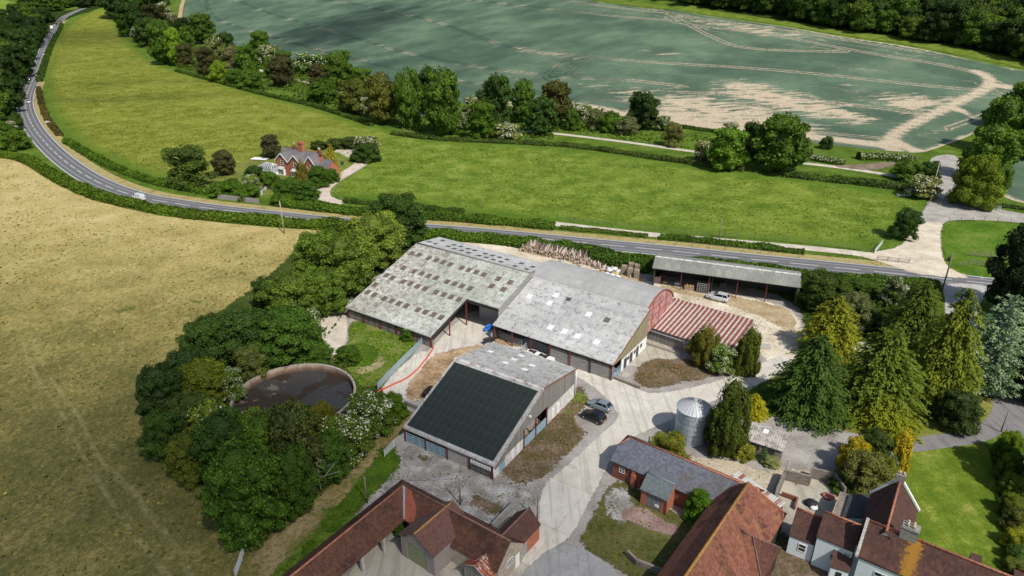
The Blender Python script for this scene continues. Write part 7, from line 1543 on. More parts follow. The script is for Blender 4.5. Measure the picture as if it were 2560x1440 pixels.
for i, r_ in enumerate([('bushn', 2488, 1080, 2546, 1145, (.10, .18, .014), "bright green top shrub of the lawn hedge"), ('bushn', 2490, 1130, 2545, 1200, (.08, .15, .016), "second shrub down the lawn hedge"), ('bushn', 2498, 1185, 2552, 1240, (.09, .15, .02), "third shrub down the lawn hedge"), ('bushn', 2492, 1235, 2545, 1290, (.12, .16, .02), "fourth shrub down the lawn hedge, with yellow tips"), ('bushn', 2505, 1270, 2572, 1330, (.11, .13, .03), "greyish shrub, fifth down the lawn hedge"), ('bushn', 2505, 1318, 2565, 1372, (.20, .22, .02), "round bright yellow green shrub of the lawn hedge"), ('bushn', 2512, 1360, 2572, 1410, (.05, .10, .02), "dark shrub below the yellow green one"), ('bushn', 2508, 1392, 2565, 1436, (.11, .14, .03), "pale yellow shrub near the bottom right corner"), ('bushn', 2530, 1420, 2590, 1475, (.10, .02, .03), "crimson leaved shrub in the bottom right corner")]):
    box(r_[0], *r_[1:5], r_[5], r_[6], 'shrub', Hh)
for r_ in [('oak', 2452, 592, 2600, 790, (.018, .034, .012), "nearly black broad tree at the right edge above the cedar"), ('oak', 2485, 690, 2620, 870, (.018, .032, .012), "very dark crown at the right edge behind the cedar"), ('oak', 2525, 860, 2650, 1010, (.018, .034, .012), "dark crown leaving the frame beside the drive"), ('oak', 2545, 1060, 2720, 1260, (.02, .036, .012), "dark crown leaving the frame beside the lawn hedge")]: box(r_[0], *r_[1:5], r_[5], r_[6], 'conifer' if r_[0] == 'con' else 'tree', "dark trees at the right edge")
Bb = "bushes of the bramble bank below the road"
for r_ in [('oak', 1992, 684, 2115, 780, (.045, .085, .014), "large dark bush at the end of the open fronted shed"), ('bushn', 2080, 735, 2170, 820, (.10, .13, .06), "silvery bush behind the golden cypress"), ('elder', 2200, 698, 2256, 765, (.06, .10, .02), "creamy flowered bush in the middle of the bramble bank"), ('bushn', 2115, 695, 2190, 735, (.05, .095, .014), "dark bush under the road, left of the creamy one"), ('bushn', 2130, 775, 2200, 825, (.05, .09, .014), "bush behind the olive conifer's top"), ('bushn', 2262, 706, 2322, 745, (.05, .09, .014), "bush nearest the road pole"), ('bushn', 2210, 762, 2280, 806, (.05, .095, .014), "low bush below the creamy flowered one"), ('bushn', 2050, 785, 2105, 825, (.05, .095, .014), "bush left behind the golden cypress"), ('con', 2268, 722, 2352, 850, (.085, .12, .012), "feathery conifer top by the road apron")]: box(r_[0], *r_[1:5], r_[5], r_[6], 'shrub', Bb)
box('bushn', 1712, 1228, 1775, 1300, (.07, .15, .010), "bright green ivy mass on the front of the slate roofed barn", 'climber', name='ivy')
box('bushn', 1715, 1262, 1800, 1318, (.07, .15, .010), "ivy spreading towards the orange tile barn", 'climber', name='ivy')
box('bushn', 985, 1305, 1012, 1338, (.05, .12, .010), "small green bush in the corner of the tiled range", 'shrub'); box('bushn', 1000, 818, 1042, 850, (.06, .13, .010), "elder sapling against the largest barn's plank wall", 'shrub')
# ================================================================= HEDGES, GROUND COVER
def hedge(px, wd, ht, col, label, dens=11, size=.42, blos=0, jag=.25, name='hedge', group=None, seed=0, world=None):
    rng = np.random.default_rng(seed + len(px) * 13 + int(px[0][0])); L = smooth_line(world or GP(px), 1.0, False, 2); n = len(L)
    if n < 3: return
    A = np.array(L); D = np.gradient(A, axis=0); D /= np.linalg.norm(D, axis=1, keepdims=True) + 1e-9; Nn = np.column_stack([-D[:, 1], D[:, 0]])
    hv = 1 + jag * np.interp(np.arange(n), np.arange(0, n + 6, 3), rng.normal(0, .6, len(np.arange(0, n + 6, 3)))); wv = 1 + jag * .7 * np.interp(np.arange(n), np.arange(0, n + 6, 4), rng.normal(0, .6, len(np.arange(0, n + 6, 4))))
    k = 9; ang = np.linspace(-.02, math.pi + .02, k); cs, sn = np.cos(ang), np.sin(ang) ** .7 if False else np.sin(np.clip(ang, 0, math.pi))
    Z0 = ter(A[:, 0], A[:, 1]); V = []
    for i in range(n):
        for j in range(k):
            o = cs[j] * wd / 2 * wv[i] * (.86); z = (max(sn[j], 0) ** .55) * ht * hv[i] * .88
            V.append((A[i, 0] + Nn[i, 0] * o, A[i, 1] + Nn[i, 1] * o, Z0[i] + z - .05))
    V = np.array(V) + rng.normal(0, .06, (n * k, 3)); F = np.array([[i * k + j, i * k + j + 1, (i + 1) * k + j + 1, (i + 1) * k + j] for i in range(n - 1) for j in range(k - 1)])
    caps = [];
    for e in (0, n - 1):
        for j in range(1, k - 1): caps.append([e * k, e * k + j, e * k + j + 1, e * k + j + 1])
    parts = [(V, np.concatenate([F, np.array(caps)]), np.full(len(V), .15))]
    m_ = int(n * (wd + 2 * ht) * dens); i = rng.integers(0, n - 1, m_); f = rng.random(m_)[:, None]; a = rng.uniform(0, math.pi, m_)
    c_ = A[i] * (1 - f) + A[i + 1] * f; nn = Nn[i]; o = np.cos(a) * wd / 2 * wv[i]; z = np.maximum(np.sin(a), 0) ** .55 * ht * hv[i] * rng.uniform(.9, 1.08, m_)
    P0 = np.column_stack([c_ + nn * (o * rng.uniform(.9, 1.12, m_))[:, None], Z0[i] + z]); Nv = np.column_stack([nn * np.cos(a)[:, None], np.sin(a) + .2])
    Vc, Fc = cards(P0, Nv, size, .55, rng=rng); big = np.interp(i, np.arange(0, n + 8, 5), rng.uniform(.25, .65, len(np.arange(0, n + 8, 5)))); parts.append((Vc, Fc, np.repeat(np.clip(big + rng.normal(0, .2, m_), 0, 1), 4)))
    me = mesh_q(name, *pack(parts), [M_leaf]); c0 = A[0]; o_ = bpy.data.objects.new(name, me); link(o_); o_.color = (*col, 1); tag(o_, label, 'hedge', group)
    if blos:
        kk = (rng.random(m_) < blos) & (np.sin(a) > .3); Vb, Fb = cards(P0[kk] + Nv[kk] * .1, Nv[kk], size * .6, .4, rng=rng); bo = bpy.data.objects.new("blossom", mesh_q("blossom", Vb, Fb, rng.random(len(Vb)), [M_blos])); link(bo); bo.parent = o_
    return o_
def cover(name, px, ht, dens, size, col, label, cat, seed=0, clump=.5, world=None, asp=1.0, thr=.42):
    """ground cover nobody could count: leaf clumps scattered over an area, thicker in patches"""
    rng = np.random.default_rng(seed + 100); poly = world or [tuple(q) for q in GP(px)]; ar = np.array(poly); x0, y0 = ar.min(0); x1, y1 = ar.max(0); n = int((x1 - x0) * (y1 - y0) * dens)
    X = rng.uniform(x0, x1, n); Y = rng.uniform(y0, y1, n); k = inpoly(X, Y, poly); X, Y = X[k], Y[k]
    ns = np.array([mnoise.noise(Vector((x * clump, y * clump, seed * 3.7))) for x, y in zip(X, Y)]) * .5 + .5; k = ns > thr; X, Y, ns = X[k], Y[k], ns[k]
    hh = ht * (.35 + 1.6 * (ns - thr)) * rng.uniform(.3, 1.1, len(X)); P0 = np.column_stack([X, Y, ter(X, Y) + hh])
    V, F = cards(P0, np.tile((0, 0, 1.0), (len(P0), 1)), size, .55, asp, rng=rng); T = np.repeat(np.clip(ns + rng.normal(0, .25, len(X)) - .1, 0, 1), 4)
    o = bpy.data.objects.new(name, mesh_q(name, V, F, T, [M_leaf])); link(o); o.color = (*col, 1); return tag(o, label, cat, kind='stuff')
HG = (.06, .115, .012); HD = (.045, .085, .014)
hedge([(0, 392), (60, 398), (110, 428), (160, 458), (220, 486), (290, 508), (370, 526), (470, 541), (570, 551), (680, 560), (780, 567), (880, 574)], 4.2, 2.3, (.065, .12, .012), "long clipped hedge between the main road and the dry golden field", 9, .45)
hedge([(167, 356), (230, 394), (300, 429), (383, 458), (467, 475), (545, 490)], 3.2, 1.9, (.06, .125, .012), "clipped hedge on the meadow side of the road, running to the cottage garden", 10)
hedge([(155, 62), (132, 105), (112, 160), (99, 205)], 3.6, 2.4, HD, "hedge between the far end of the road and the narrow meadow", 8, .6)
hedge([(97, 222), (102, 255), (118, 300), (150, 340)], 2.8, 1.2, (.075, .07, .025), "browned low hedge on the inside of the road's bend", 9)
hedge([(690, 512), (760, 520), (822, 528), (880, 534), (940, 540)], 3.4, 2.2, (.055, .115, .012), "thick green hedge by the road below the cottages", 12)
hedge([(1050, 545), (1120, 549), (1200, 556), (1300, 564), (1385, 573)], 3.2, 2.0, (.055, .115, .012), "hedge on the far side of the road behind the largest barn", 11)
hedge([(860, 505), (920, 512), (990, 516), (1080, 527), (1160, 533)], 1.8, 1.4, HD, "thin scruffy hedge along the meadow's lower edge", 9)
hedge([(1065, 592), (1150, 598), (1240, 607), (1340, 618), (1440, 630), (1520, 641)], 4.0, 2.2, (.055, .12, .012), "hedge between the road and the log pile", 11)
hedge([(1480, 648), (1540, 656), (1600, 668), (1630, 678)], 5.5, 3.0, (.045, .10, .012), "tall overgrown hedge right of the log pile", 12)
hedge([(1640, 655), (1740, 660), (1860, 672), (1990, 688), (2060, 700), (2140, 708), (2250, 712), (2345, 722)], 3.2, 1.8, (.055, .11, .012), "roadside hedge behind the open fronted shed and above the bramble bank", 10)
hedge([(980, 336), (1100, 352), (1250, 357), (1340, 362), (1440, 368), (1540, 382), (1613, 394), (1747, 413), (1860, 428)], 3.0, 1.5, (.05, .085, .018), "dark hedge between the lane and the green meadow", 9, .5)
hedge([(1960, 440), (2050, 450), (2120, 458), (2200, 467), (2287, 478)], 3.6, 2.0, (.045, .085, .018), "dark hedge continuing right of the broad round tree", 9, .5)
hedge([(440, 178), (520, 200), (600, 222), (680, 243), (770, 262), (860, 290), (930, 315)], 2.6, 1.5, HD, "low hedge edging the meadow under the left half of the belt", 8, .55)
hedge([(1400, 571), (1500, 580), (1620, 592)], 2.0, .8, (.07, .12, .016), "low ragged hedge between the road and the service track, left length", 12, .35)
hedge([(1650, 596), (1760, 606), (1900, 622), (2010, 634)], 2.2, 1.3, (.05, .105, .012), "low ragged hedge between the road and the service track, right length", 12, .4)
hedge([(1992, 396), (2040, 400), (2110, 412)], 4.0, 1.7, (.07, .12, .02), "white flowered hedge above the lane, left length", 9, .5, .35)
hedge([(2145, 398), (2200, 398), (2290, 406)], 5.0, 2.4, (.07, .12, .02), "white flowered hedge above the lane, right length", 9, .5, .30)
hedge([(1690, 318), (1760, 326), (1860, 344), (1900, 352)], 2.6, 1.2, HD, "dark low hedge at the lower edge of the bare soil", 8, .5)
hedge([(2500, 1130), (2520, 1240), (2545, 1340), (2560, 1440)], 2.2, 1.3, (.05, .09, .014), "low hedge linking the lawn's bordering shrubs", 14, .3)
hedge([(2440, 512), (2490, 516), (2560, 524), (2640, 540)], 1.6, .9, HD, "straggling hedge behind the metal gate at the right", 9, .4)
cover("undergrowth", [(300, 40), (420, 60), (470, 110), (620, 150), (780, 180), (900, 215), (1000, 240), (1160, 262), (1300, 268), (1440, 262), (1640, 310), (1560, 345), (1400, 330), (1380, 350), (1200, 345), (1000, 325), (860, 280), (700, 245), (560, 205), (440, 170), (340, 110)], 2.6, .9, .9, (.05, .09, .014), "scrub and long grass under the belt of trees", "undergrowth", 1, .08)
cover("undergrowth", [(1480, 345), (1560, 330), (1660, 330), (1760, 340), (1900, 360), (2000, 372), (1990, 396), (1850, 388), (1740, 375), (1650, 362)], 1.0, .7, .8, (.07, .13, .016), "rough scrub between the lane and the bare soil", "undergrowth", 2, .1)
cover("brambles", [(2005, 690), (2080, 700), (2200, 712), (2350, 728), (2358, 790), (2330, 850), (2200, 855), (2080, 850), (2005, 800)], 1.0, 6, .34, (.05, .095, .014), "dense bramble bank below the road at the right", "brambles", 3, .35, thr=.2)
cover("undergrowth", [(380, 1000), (480, 860), (640, 760), (700, 700), (860, 570), (1040, 560), (1040, 620), (880, 760), (800, 870), (700, 900), (600, 960), (560, 1060), (700, 1100), (880, 1010), (1000, 1030), (900, 1160), (740, 1300), (600, 1370), (530, 1290), (400, 1170)], 1.2, 2.2, .5, (.045, .095, .012), "nettles and brambles under the trees round the tank", "undergrowth", 4, .3, thr=.35)
cover("weeds", [(872, 818), (920, 820), (1000, 850), (1050, 868), (1030, 890), (985, 935), (945, 972), (890, 975), (850, 905), (868, 860)], .3, 10, .26, (.085, .155, .014), "tall green weeds on the bank below the largest barn", "weeds", 5, .45, thr=.46)
cover("weeds", [(940, 1125), (1005, 1120), (1000, 1180), (940, 1230), (860, 1300), (800, 1350), (700, 1470), (640, 1480), (760, 1350), (870, 1230)], .25, 6, .24, (.07, .13, .014), "tussocky grass bank above the long tiled range", "grass", 6, .4, thr=.45)
cover("weeds", [(1445, 955), (1474, 988), (1460, 1030), (1440, 1060), (1480, 1090), (1430, 1135), (1370, 1195), (1310, 1218), (1250, 1205), (1300, 1100), (1370, 1020)], .3, 9, .22, (.12, .105, .035), "brown and green weeds beside the solar barn", "weeds", 7, .5, thr=.5)
cover("weeds", [(1585, 905), (1700, 895), (1830, 935), (1720, 955), (1620, 970), (1575, 950)], .3, 8, .22, (.13, .09, .045), "reddish brown weeds in the gravel before the middle barn", "weeds", 8, .5, thr=.52)
cover("weeds", [(1000, 1120), (1240, 1205), (1340, 1225), (1340, 1300), (1220, 1285), (1080, 1290), (930, 1230)], .2, 6, .2, (.08, .10, .025), "scattered weed tufts in the chalky gravel", "weeds", 9, .9, thr=.57)
cover("weeds", [(1530, 1205), (1600, 1250), (1700, 1300), (1740, 1360), (1640, 1440), (1500, 1400), (1440, 1360), (1500, 1290)], .2, 7, .2, (.085, .105, .022), "rough grass in the yard before the slate roofed barn", "grass", 10, .5, thr=.5)
cover("weeds", [(1640, 735), (1760, 745), (1900, 790), (1990, 820), (1985, 860), (1900, 830), (1750, 770), (1640, 745)], .2, 5, .2, (.16, .13, .05), "dry weeds along the open fronted shed's forecourt", "weeds", 11, .6, thr=.55)
cover("weeds", [(1640, 1090), (1700, 1130), (1780, 1160), (1900, 1180), (1980, 1170), (2060, 1190), (1960, 1230), (1840, 1210), (1700, 1165)], .22, 3, .25, (.07, .12, .02), "small green plants dotted over the sandy yard", "weeds", 12, 1.2, thr=.62)
cover("tussocks", [(-150, 420), (0, 400), (130, 470), (350, 545), (690, 588), (870, 600), (640, 760), (470, 830), (360, 950), (360, 1100), (520, 1250), (560, 1400), (400, 1500), (-300, 1500), (-400, 900)], .14, .6, .42, (.165, .145, .05), "dry tussocks and seed heads over the golden field", "grass", 20, .12, thr=.38)
cover("tussocks", [(-100, 430), (300, 545), (760, 600), (600, 760), (360, 950), (380, 1130), (540, 1300), (500, 1480), (-300, 1480), (-300, 900)], .2, .2, .5, (.065, .075, .018), "darker green tussocks over the golden field", "grass", 21, .06, thr=.52)
cover("tussocks", [(160, 60), (275, 30), (330, 120), (440, 180), (700, 262), (960, 330), (1250, 368), (1860, 440), (2300, 500), (2190, 620), (1400, 552), (830, 485), (560, 470), (300, 400), (160, 310), (115, 200)], .22, .5, .5, (.085, .11, .014), "seeding grass tussocks over the green meadow", "grass", 22, .07, thr=.42)
# ================================================================= FENCES, GATES, POLES
M_wood = plain("weathered_oak", (.24, .20, .16), .9, var=.35, scale=6); M_pole = plain("creosoted_pole", (.20, .17, .14), .9, var=.3)
def zfor(X, Y, py):
    lo, hi = -2.0, 40.0
    for _ in range(40):
        z = (lo + hi) / 2; dx, dy, dz = X, Y, z - CAM_H; f = dy * cP - dz * sP; v = 720 + FPX * (-(dy * sP + dz * cP)) / f
        if v > py: lo = z
        else: hi = z
    return z
def pole(bx, by, ty, r, label, arm=None, cat='utility pole', mat=None):
    X, Y = G(bx, by); z0 = tz(X, Y); h = zfor(X, Y, ty) - z0; t = thing("utility_pole", label, cat, (X, Y, z0))
    mb = MB(); mb.tube([(0, 0, -.1), (0, 0, h)], [r, r * .75], 8); mb.build("pole", mat or M_pole, t)
    if arm: mb = MB(); mb.beam((-arm, 0, h - .4), (arm, 0, h - .4), .1); mb.build("crossarm", M_pole, t)
    return (X, Y, z0 + h)
pale = plain("pale_pole", (.38, .33, .27), .9, var=.25)
pole(711, 584, 503, .17, "pale pole standing in the golden field beside the road hedge", mat=pale); pole(1797, 596, 546, .13, "pole on the service track verge above the road")
pole(663, 776, 697, .12, "thin pole against the sycamores left of the largest barn", mat=pale); a1 = pole(918, 1258, 1190, .11, "pole on the grass bank above the tiled range"); a2 = pole(1151, 1262, 1196, .11, "pole in the chalky gravel behind the tiled range")
pole(1343, 1303, 1237, .10, "dark lamp pole beside the small tiled outbuilding", cat='lamp pole'); pole(2333, 467, 409, .17, "pale pole at the corner of the junction with the lane", mat=pale); pole(2354, 730, 634, .16, "tall dark pole where the farm apron meets the road")
pole(1205, 521, 497, .09, "short post pole at the meadow's lower hedge"); pole(2502, 1080, 1027, .10, "slim pole beside the curving house drive"); pole(832, 372, 350, .12, "pole behind the golden cypress at the cottages"); pole(389, 1056, 1023, .09, "leaning post in the bushes left of the tank", cat='post', mat=pale)
p_ = P(1958, 1196, 0); pole(1958, 1205, 1150, .06, "thin lamp standard by the farmhouse yard wall", cat='lamp pole')
mb = MB(); pa, pb = Vector(a1), Vector(a2); mb.tube([pa.lerp(pb, f / 10) - Vector((0, 0, .5 * math.sin(math.pi * f / 10))) for f in range(11)], .018, 5); mb.build("overhead_wire", M_black, None, "thin dark wire slung between the two poles behind the tiled range", "wire")
def fence(px, label, kind='rail', h=1.1, gap=2.4, mat=None, cat='fence', name='fence'):
    L = resample(GP(px), gap); t = thing(name, label, cat, (L[0][0], L[0][1], tz(*L[0]))); o = Vector(t.location); mat = mat or M_wood
    pts = [Vector((p[0], p[1], tz(*p))) - o for p in L]
    for p in pts: mb = MB(); mb.beam(p - Vector((0, 0, .1)), p + Vector((0, 0, h + .08)), .11); mb.build("post", mat, t)
    mb = MB()
    for a, b in zip(pts, pts[1:]):
        if kind == 'rail':
            for z in (.3, .62, .95): mb.beam(a + Vector((0, 0, z * h)), b + Vector((0, 0, z * h)), .04, .11)
        elif kind == 'board':
            d = (b - a).normalized(); nn = Vector((-d.y, d.x, 0)) * .02; mb.hexa([a - nn, b - nn, b + nn, a + nn], [v + Vector((0, 0, h)) for v in (a - nn, b - nn, b + nn, a + nn)])
        elif kind == 'wire':
            for z in (.4, .7, 1.0): mb.tube([a + Vector((0, 0, z * h)), b + Vector((0, 0, z * h))], .012, 4, cap=False)
        elif kind == 'hurdle':
            d = (b - a).normalized()
            for z in (.15, .35, .55, .75, .97): mb.beam(a + Vector((0, 0, z * h)), b + Vector((0, 0, z * h)), .07, .08)
        elif kind == 'sheet':
            d = (b - a).normalized(); nn = Vector((-d.y, d.x, 0)) * .02
            mb.hexa([v + Vector((0, 0, .12)) for v in (a - nn, b - nn, b + nn, a + nn)], [v + Vector((0, 0, h)) for v in (a - nn, b - nn, b + nn, a + nn)])
            for z in (.15, .4, .7, .98): mb.beam(a + Vector((0, 0, z * h)), b + Vector((0, 0, z * h)), .07, .06)
    mb.build({'rail': 'rails', 'board': 'boards', 'wire': 'wires', 'hurdle': 'rails', 'sheet': 'panels'}[kind], mat, t)
    return t
fence([(2424, 640), (2502, 646)], "wooden rail fence, upper one in the paddock", h=1.3); fence([(2398, 664), (2420, 668)], "short wooden rail fence at the paddock corner"); fence([(2422, 662), (2490, 670)], "wooden rail fence, lower one in the paddock", h=1.4); fence([(2502, 646), (2516, 654)], "short leaning rail fence at the paddock's right", h=1.1)
fence([(2192, 650), (2272, 659)], "brown rail fence between the road and the gravel junction"); fence([(1690, 612), (1900, 634)], "post and rail fence hidden in the road's far hedge", 'wire', 1.1, 4)
fence([(2372, 555), (2460, 552), (2560, 560), (2640, 566)], "post and wire fence along the top of the paddock", 'wire', 1.2, 3); fence([(2330, 500), (2300, 540), (2262, 582)], "post and wire fence at the meadow's right side", 'wire', 1.2, 3)
fence([(545, 497), (600, 503), (648, 509)], "grey board fence between the cottage garden and the road", 'board', 1.5, 2, plain("grey_fence_boards", (.30, .27, .25), .9, var=.3)); fence([(852, 500), (836, 485), (846, 462), (880, 442), (912, 418), (925, 405)], "post and wire fence on the outside of the cottage drive", 'wire', 1.2, 3)
fence([(700, 463), (672, 472), (655, 480)], "white picket fence at the front of the cottage garden", 'rail', 1.1, 1.5, M_white)
fence([(1395, 549), (1500, 561), (1640, 577), (1800, 591), (1960, 604), (2100, 620), (2185, 632)], "post and wire fence along the meadow above the service track", 'wire', 1.1, 4)
fence([(2258, 508), (2330, 512)], "low rail fence", 'wire', 1, 3) if False else None
gm = plain("galvanised_gate", (.58, .62, .62), .5, .2)
fence([(2186, 634), (2204, 612)], "open galvanised field gate at the meadow's lower right corner", 'hurdle', 1.3, 4.5, gm, 'gate', 'field_gate'); fence([(2440, 518), (2500, 527)], "long galvanised gate at the right above the paddock lane", 'hurdle', 1.3, 6, gm, 'gate', 'field_gate')
shp = plain("blue_grey_sheet_hurdle", (.34, .42, .46), .5, .3)
fence([(945, 975), (970, 948), (998, 918), (1027, 890), (1055, 862)], "line of blue grey metal hurdles along the weedy bank", 'sheet', 1.35, 2.3, shp)
fence([(962, 1142), (985, 1118), (1010, 1100)], "grey metal hurdles at the solar barn's left corner", 'hurdle', 1.2, 2.2, gm); fence([(613, 1372), (605, 1402), (590, 1445)], "galvanised gate at the bottom of the worn track", 'hurdle', 1.2, 3, gm, 'gate', 'field_gate'); fence([(585, 1368), (613, 1372)], "short rail fence at the bottom gate", 'rail', 1.1, 1.6, M_wood)
sl1 = lB(1236, 855, 0); 
fence([(1240, 842), (1279, 858)], "galvanised cattle hurdle, left bay of the livestock barn", 'hurdle', 1.5, 3.5, gm, 'hurdle', 'cattle_hurdle'); fence([(1281, 860), (1304, 868), (1326, 862)], "galvanised cattle hurdle bent inward, second bay of the livestock barn", 'hurdle', 1.5, 2, gm, 'hurdle', 'cattle_hurdle'); fence([(1328, 868), (1376, 888)], "galvanised cattle hurdle, third bay of the livestock barn", 'hurdle', 1.5, 3.8, gm, 'hurdle', 'cattle_hurdle'); fence([(1326, 866), (1306, 884)], "galvanised hurdle standing out from the livestock barn", 'hurdle', 1.5, 2, gm, 'hurdle', 'cattle_hurdle'); fence([(1240, 842), (1228, 852)], "galvanised hurdle at the livestock barn's left corner", 'hurdle', 1.5, 1.5, gm, 'hurdle', 'cattle_hurdle')
fence([(1536, 945), (1562, 955)], "galvanised rail beside the middle barn's right corner", 'hurdle', 1.0, 1.5, gm, 'hurdle', 'cattle_hurdle')
# walls
def wall(px, h, th, mat, label, cat='wall', name='wall', world=None):
    L = [np.array(p) for p in GP(px)]; mb = MB(); o = L[0]
    for a, b in zip(L, L[1:]):
        d = (b - a) / np.linalg.norm(b - a); nn = np.array([-d[1], d[0]]) * th / 2; a = a - o - d * th * .02; b = b - o + d * th * .02
        mb.hexa([(*(a - nn), 0), (*(b - nn), 0), (*(b + nn), 0), (*(a + nn), 0)], [(*(a - nn), h), (*(b - nn), h), (*(b + nn), h), (*(a + nn), h)])
    return mb.build(name, mat, None, label, cat, loc=(o[0], o[1], 0))
M_owall = course_mat("mossy_rubble", (.12, .10, .085), (.34, .30, .25), .2, (.1, .09, .07), .35, .6)
wall([(1958, 1200), (1940, 1245), (1925, 1300)], 1.7, .35, M_owall, "old mossy wall running down beside the orange tile barn"); wall([(1960, 1199), (2020, 1215)], 1.7, .3, M_owall, "mossy wall at the back of the farmhouse yard, left length"); wall([(2024, 1194), (2082, 1208), (2108, 1246)], 1.7, .3, M_owall, "mossy wall at the back of the farmhouse yard, right length"); wall([(2020, 1214), (2026, 1195)], 1.6, .3, M_owall, "short cross wall in the farmhouse yard")
wall([(1953, 1240), (1992, 1254), (1985, 1275)], .7, .2, M_brick, "low brick planter in the farmhouse yard"); wall([(1287, 1268), (1230, 1328)], 1.2, .25, M_block, "grey block wall behind the small tiled outbuilding"); wall([(1535, 947), (1580, 965), (1600, 972)], .5, .3, M_owall, "low rubble kerb below the middle barn's right corner"); wall([(1012, 1012), (1045, 1026)], .8, .2, M_block, "short concrete wall at the mouth of the cattle yard")
wall([(1568, 1390), (1590, 1412), (1660, 1440)], .9, .3, M_owall, "low mossy wall at the bottom of the rough yard"); wall([(1614, 860), (1700, 888)], .45, .3, plain("slab", (.35, .32, .27), .9), "low concrete kerb along the rusty roofed shed")
# ================================================================= VEHICLES
M_tyre = plain("tyre", (.02, .02, .02), .9); M_rim = plain("alloy_rim", (.35, .36, .37), .35, .6); M_cg = plain("car_glass", (.012, .015, .018), .08, spec=.8); M_lampr = plain("rear_lamp", (.30, .01, .015), .3); M_lampw = plain("headlamp", (.6, .62, .62), .15, spec=.7); M_plate = plain("number_plate", (.6, .5, .1), .5)
def paint():
    m = NT("car_paint"); b = m.ocol(); n = m.noise(2, 2, .5, m.obj()); mat_ = m.bsdf(b, .28, None, .5, .25, Coat_Weight=.6, Coat_Roughness=.08); return mat_
M_paint = paint()
def make_car(name, label, L=4.3, W=1.8, H=1.45, style='hatch', cat='car', group=None):
    t = thing(name, label, cat, (0, 0, 0), 0, group); hl, hw = L / 2, W / 2
    # stations: x, half width, z bottom, z belt, half roof width, z roof  (front is +x)
    st = {'hatch': [(-1, .80, .38, .95, None, None), (-.93, .93, .26, 1.0, .60, 1.12), (-.74, 1, .22, 1.02, .70, .985), (-.15, 1, .2, 1.0, .74, 1.0), (.12, 1, .2, .98, .72, .985), (.48, 1, .2, .95, .66, .66), (.70, .97, .22, .88, None, None), (.92, .88, .28, .76, None, None), (1, .70, .36, .60, None, None)]}[style if style == 'hatch' else 'hatch']
    bz = H * .66; nS = 9
    if style == 'van': prof = [(-1, .96, .22, bz), (-.9, 1, .2, bz), (0, 1, .2, bz), (.5, 1, .2, bz * .98), (.72, .97, .22, bz * .86), (.93, .88, .28, bz * .72), (1, .75, .36, bz * .55)]
    else: prof = [(-1, .82, .36, bz * .82), (-.93, .94, .26, bz * .97), (-.6, 1, .2, bz), (0, 1, .2, bz * .99), (.42, 1, .2, bz * .97), (.66, .97, .22, bz * .90), (.90, .88, .28, bz * .78), (1, .72, .36, bz * .58)]
    mb = MB(); rings = []
    for (x, w_, zb, zt) in prof:
        X = x * hl; w1 = w_ * hw
        rings.append([(X, -w1 * .94, zb), (X, -w1, zb + (zt - zb) * .35), (X, -w1 * .985, zb + (zt - zb) * .75), (X, -w1 * .88, zt), (X, 0, zt + .03), (X, w1 * .88, zt), (X, w1 * .985, zb + (zt - zb) * .75), (X, w1, zb + (zt - zb) * .35), (X, w1 * .94, zb)])
    for r in rings: mb.v += r
    k = 9
    for i in range(len(rings) - 1):
        for j in range(k):
            j2 = (j + 1) % k; mb.f.append([i * k + j, i * k + j2, (i + 1) * k + j2, (i + 1) * k + j][::-1]); mb.m.append(0); mb.sm.append(j < 8)
    mb.f.append([j for j in range(k)]); mb.m.append(0); mb.sm.append(False); e = (len(rings) - 1) * k; mb.f.append([e + k - 1 - j for j in range(k)]); mb.m.append(0); mb.sm.append(False)
    body = mb.build("body", M_paint, t)
    g = {'hatch': (-.88, -.62, .06, .46), 'suv': (-.93, -.80, .02, .42), 'van': (-.98, -.95, .42, .72), 'estate': (-.95, -.82, .05, .45)}[style]
    xb, xrb, xrf, xf = [v * hl for v in g]; b0, r0 = bz * .965, H - .05; wb, wr_ = hw * .86, hw * .70
    # glasshouse
    mb = MB(); mb.hexa([(xb, -wb, b0), (xf, -wb, b0 - .03), (xf, wb, b0 - .03), (xb, wb, b0)], [(xrb, -wr_, r0), (xrf, -wr_, r0), (xrf, wr_, r0), (xrb, wr_, r0)])
    mb.build("windows", M_cg, t) if style != 'van' else None
    if style == 'van':
        xm = hl * .30; mb = MB(); mb.hexa([(xb, -wb * 1.08, b0), (xm, -wb * 1.08, b0), (xm, wb * 1.08, b0), (xb, wb * 1.08, b0)], [(xrb, -wr_ * 1.15, H), (xm, -wr_ * 1.15, H), (xm, wr_ * 1.15, H), (xrb, wr_ * 1.15, H)]); mb.build("cargo_box", M_paint, t)
        mb = MB(); mb.hexa([(xm + .001, -wb, b0), (xf, -wb, b0 - .08), (xf, wb, b0 - .08), (xm + .001, wb, b0)], [(xm + .001, -wr_, H - .04), (xrf, -wr_, H - .1), (xrf, wr_, H - .1), (xm + .001, wr_, H - .04)]); mb.build("cab_windows", M_cg, t)
    mb = MB(); x0, x1 = xrb - .03, xrf + .03
    if style == 'van': x0, x1 = hl * .30, xrf
    mb.hexa([(x0, -wr_ - .02, r0), (x1, -wr_ - .02, r0), (x1, wr_ + .02, r0), (x0, wr_ + .02, r0)], [(x0 + .06, -wr_ + .06, H + .02), (x1 - .1, -wr_ + .06, H + .02), (x1 - .1, wr_ - .06, H + .02), (x0 + .06, wr_ - .06, H + .02)]); mb.build("roof", M_paint, t, bevel=0)
    mb = MB()
    if style != 'van':
        for s in (-1, 1):
            mb.beam((xf, s * wb, b0 - .02), (xrf, s * wr_, r0), .07); mb.beam((xb, s * wb, b0), (xrb, s * wr_, r0), .13); xm = (xrb + xrf) / 2 - .1; mb.beam((xm, s * (wb + .005), b0), (xm, s * (wr_ + .005), r0), .07)
        mb.build("pillars", M_paint, t)
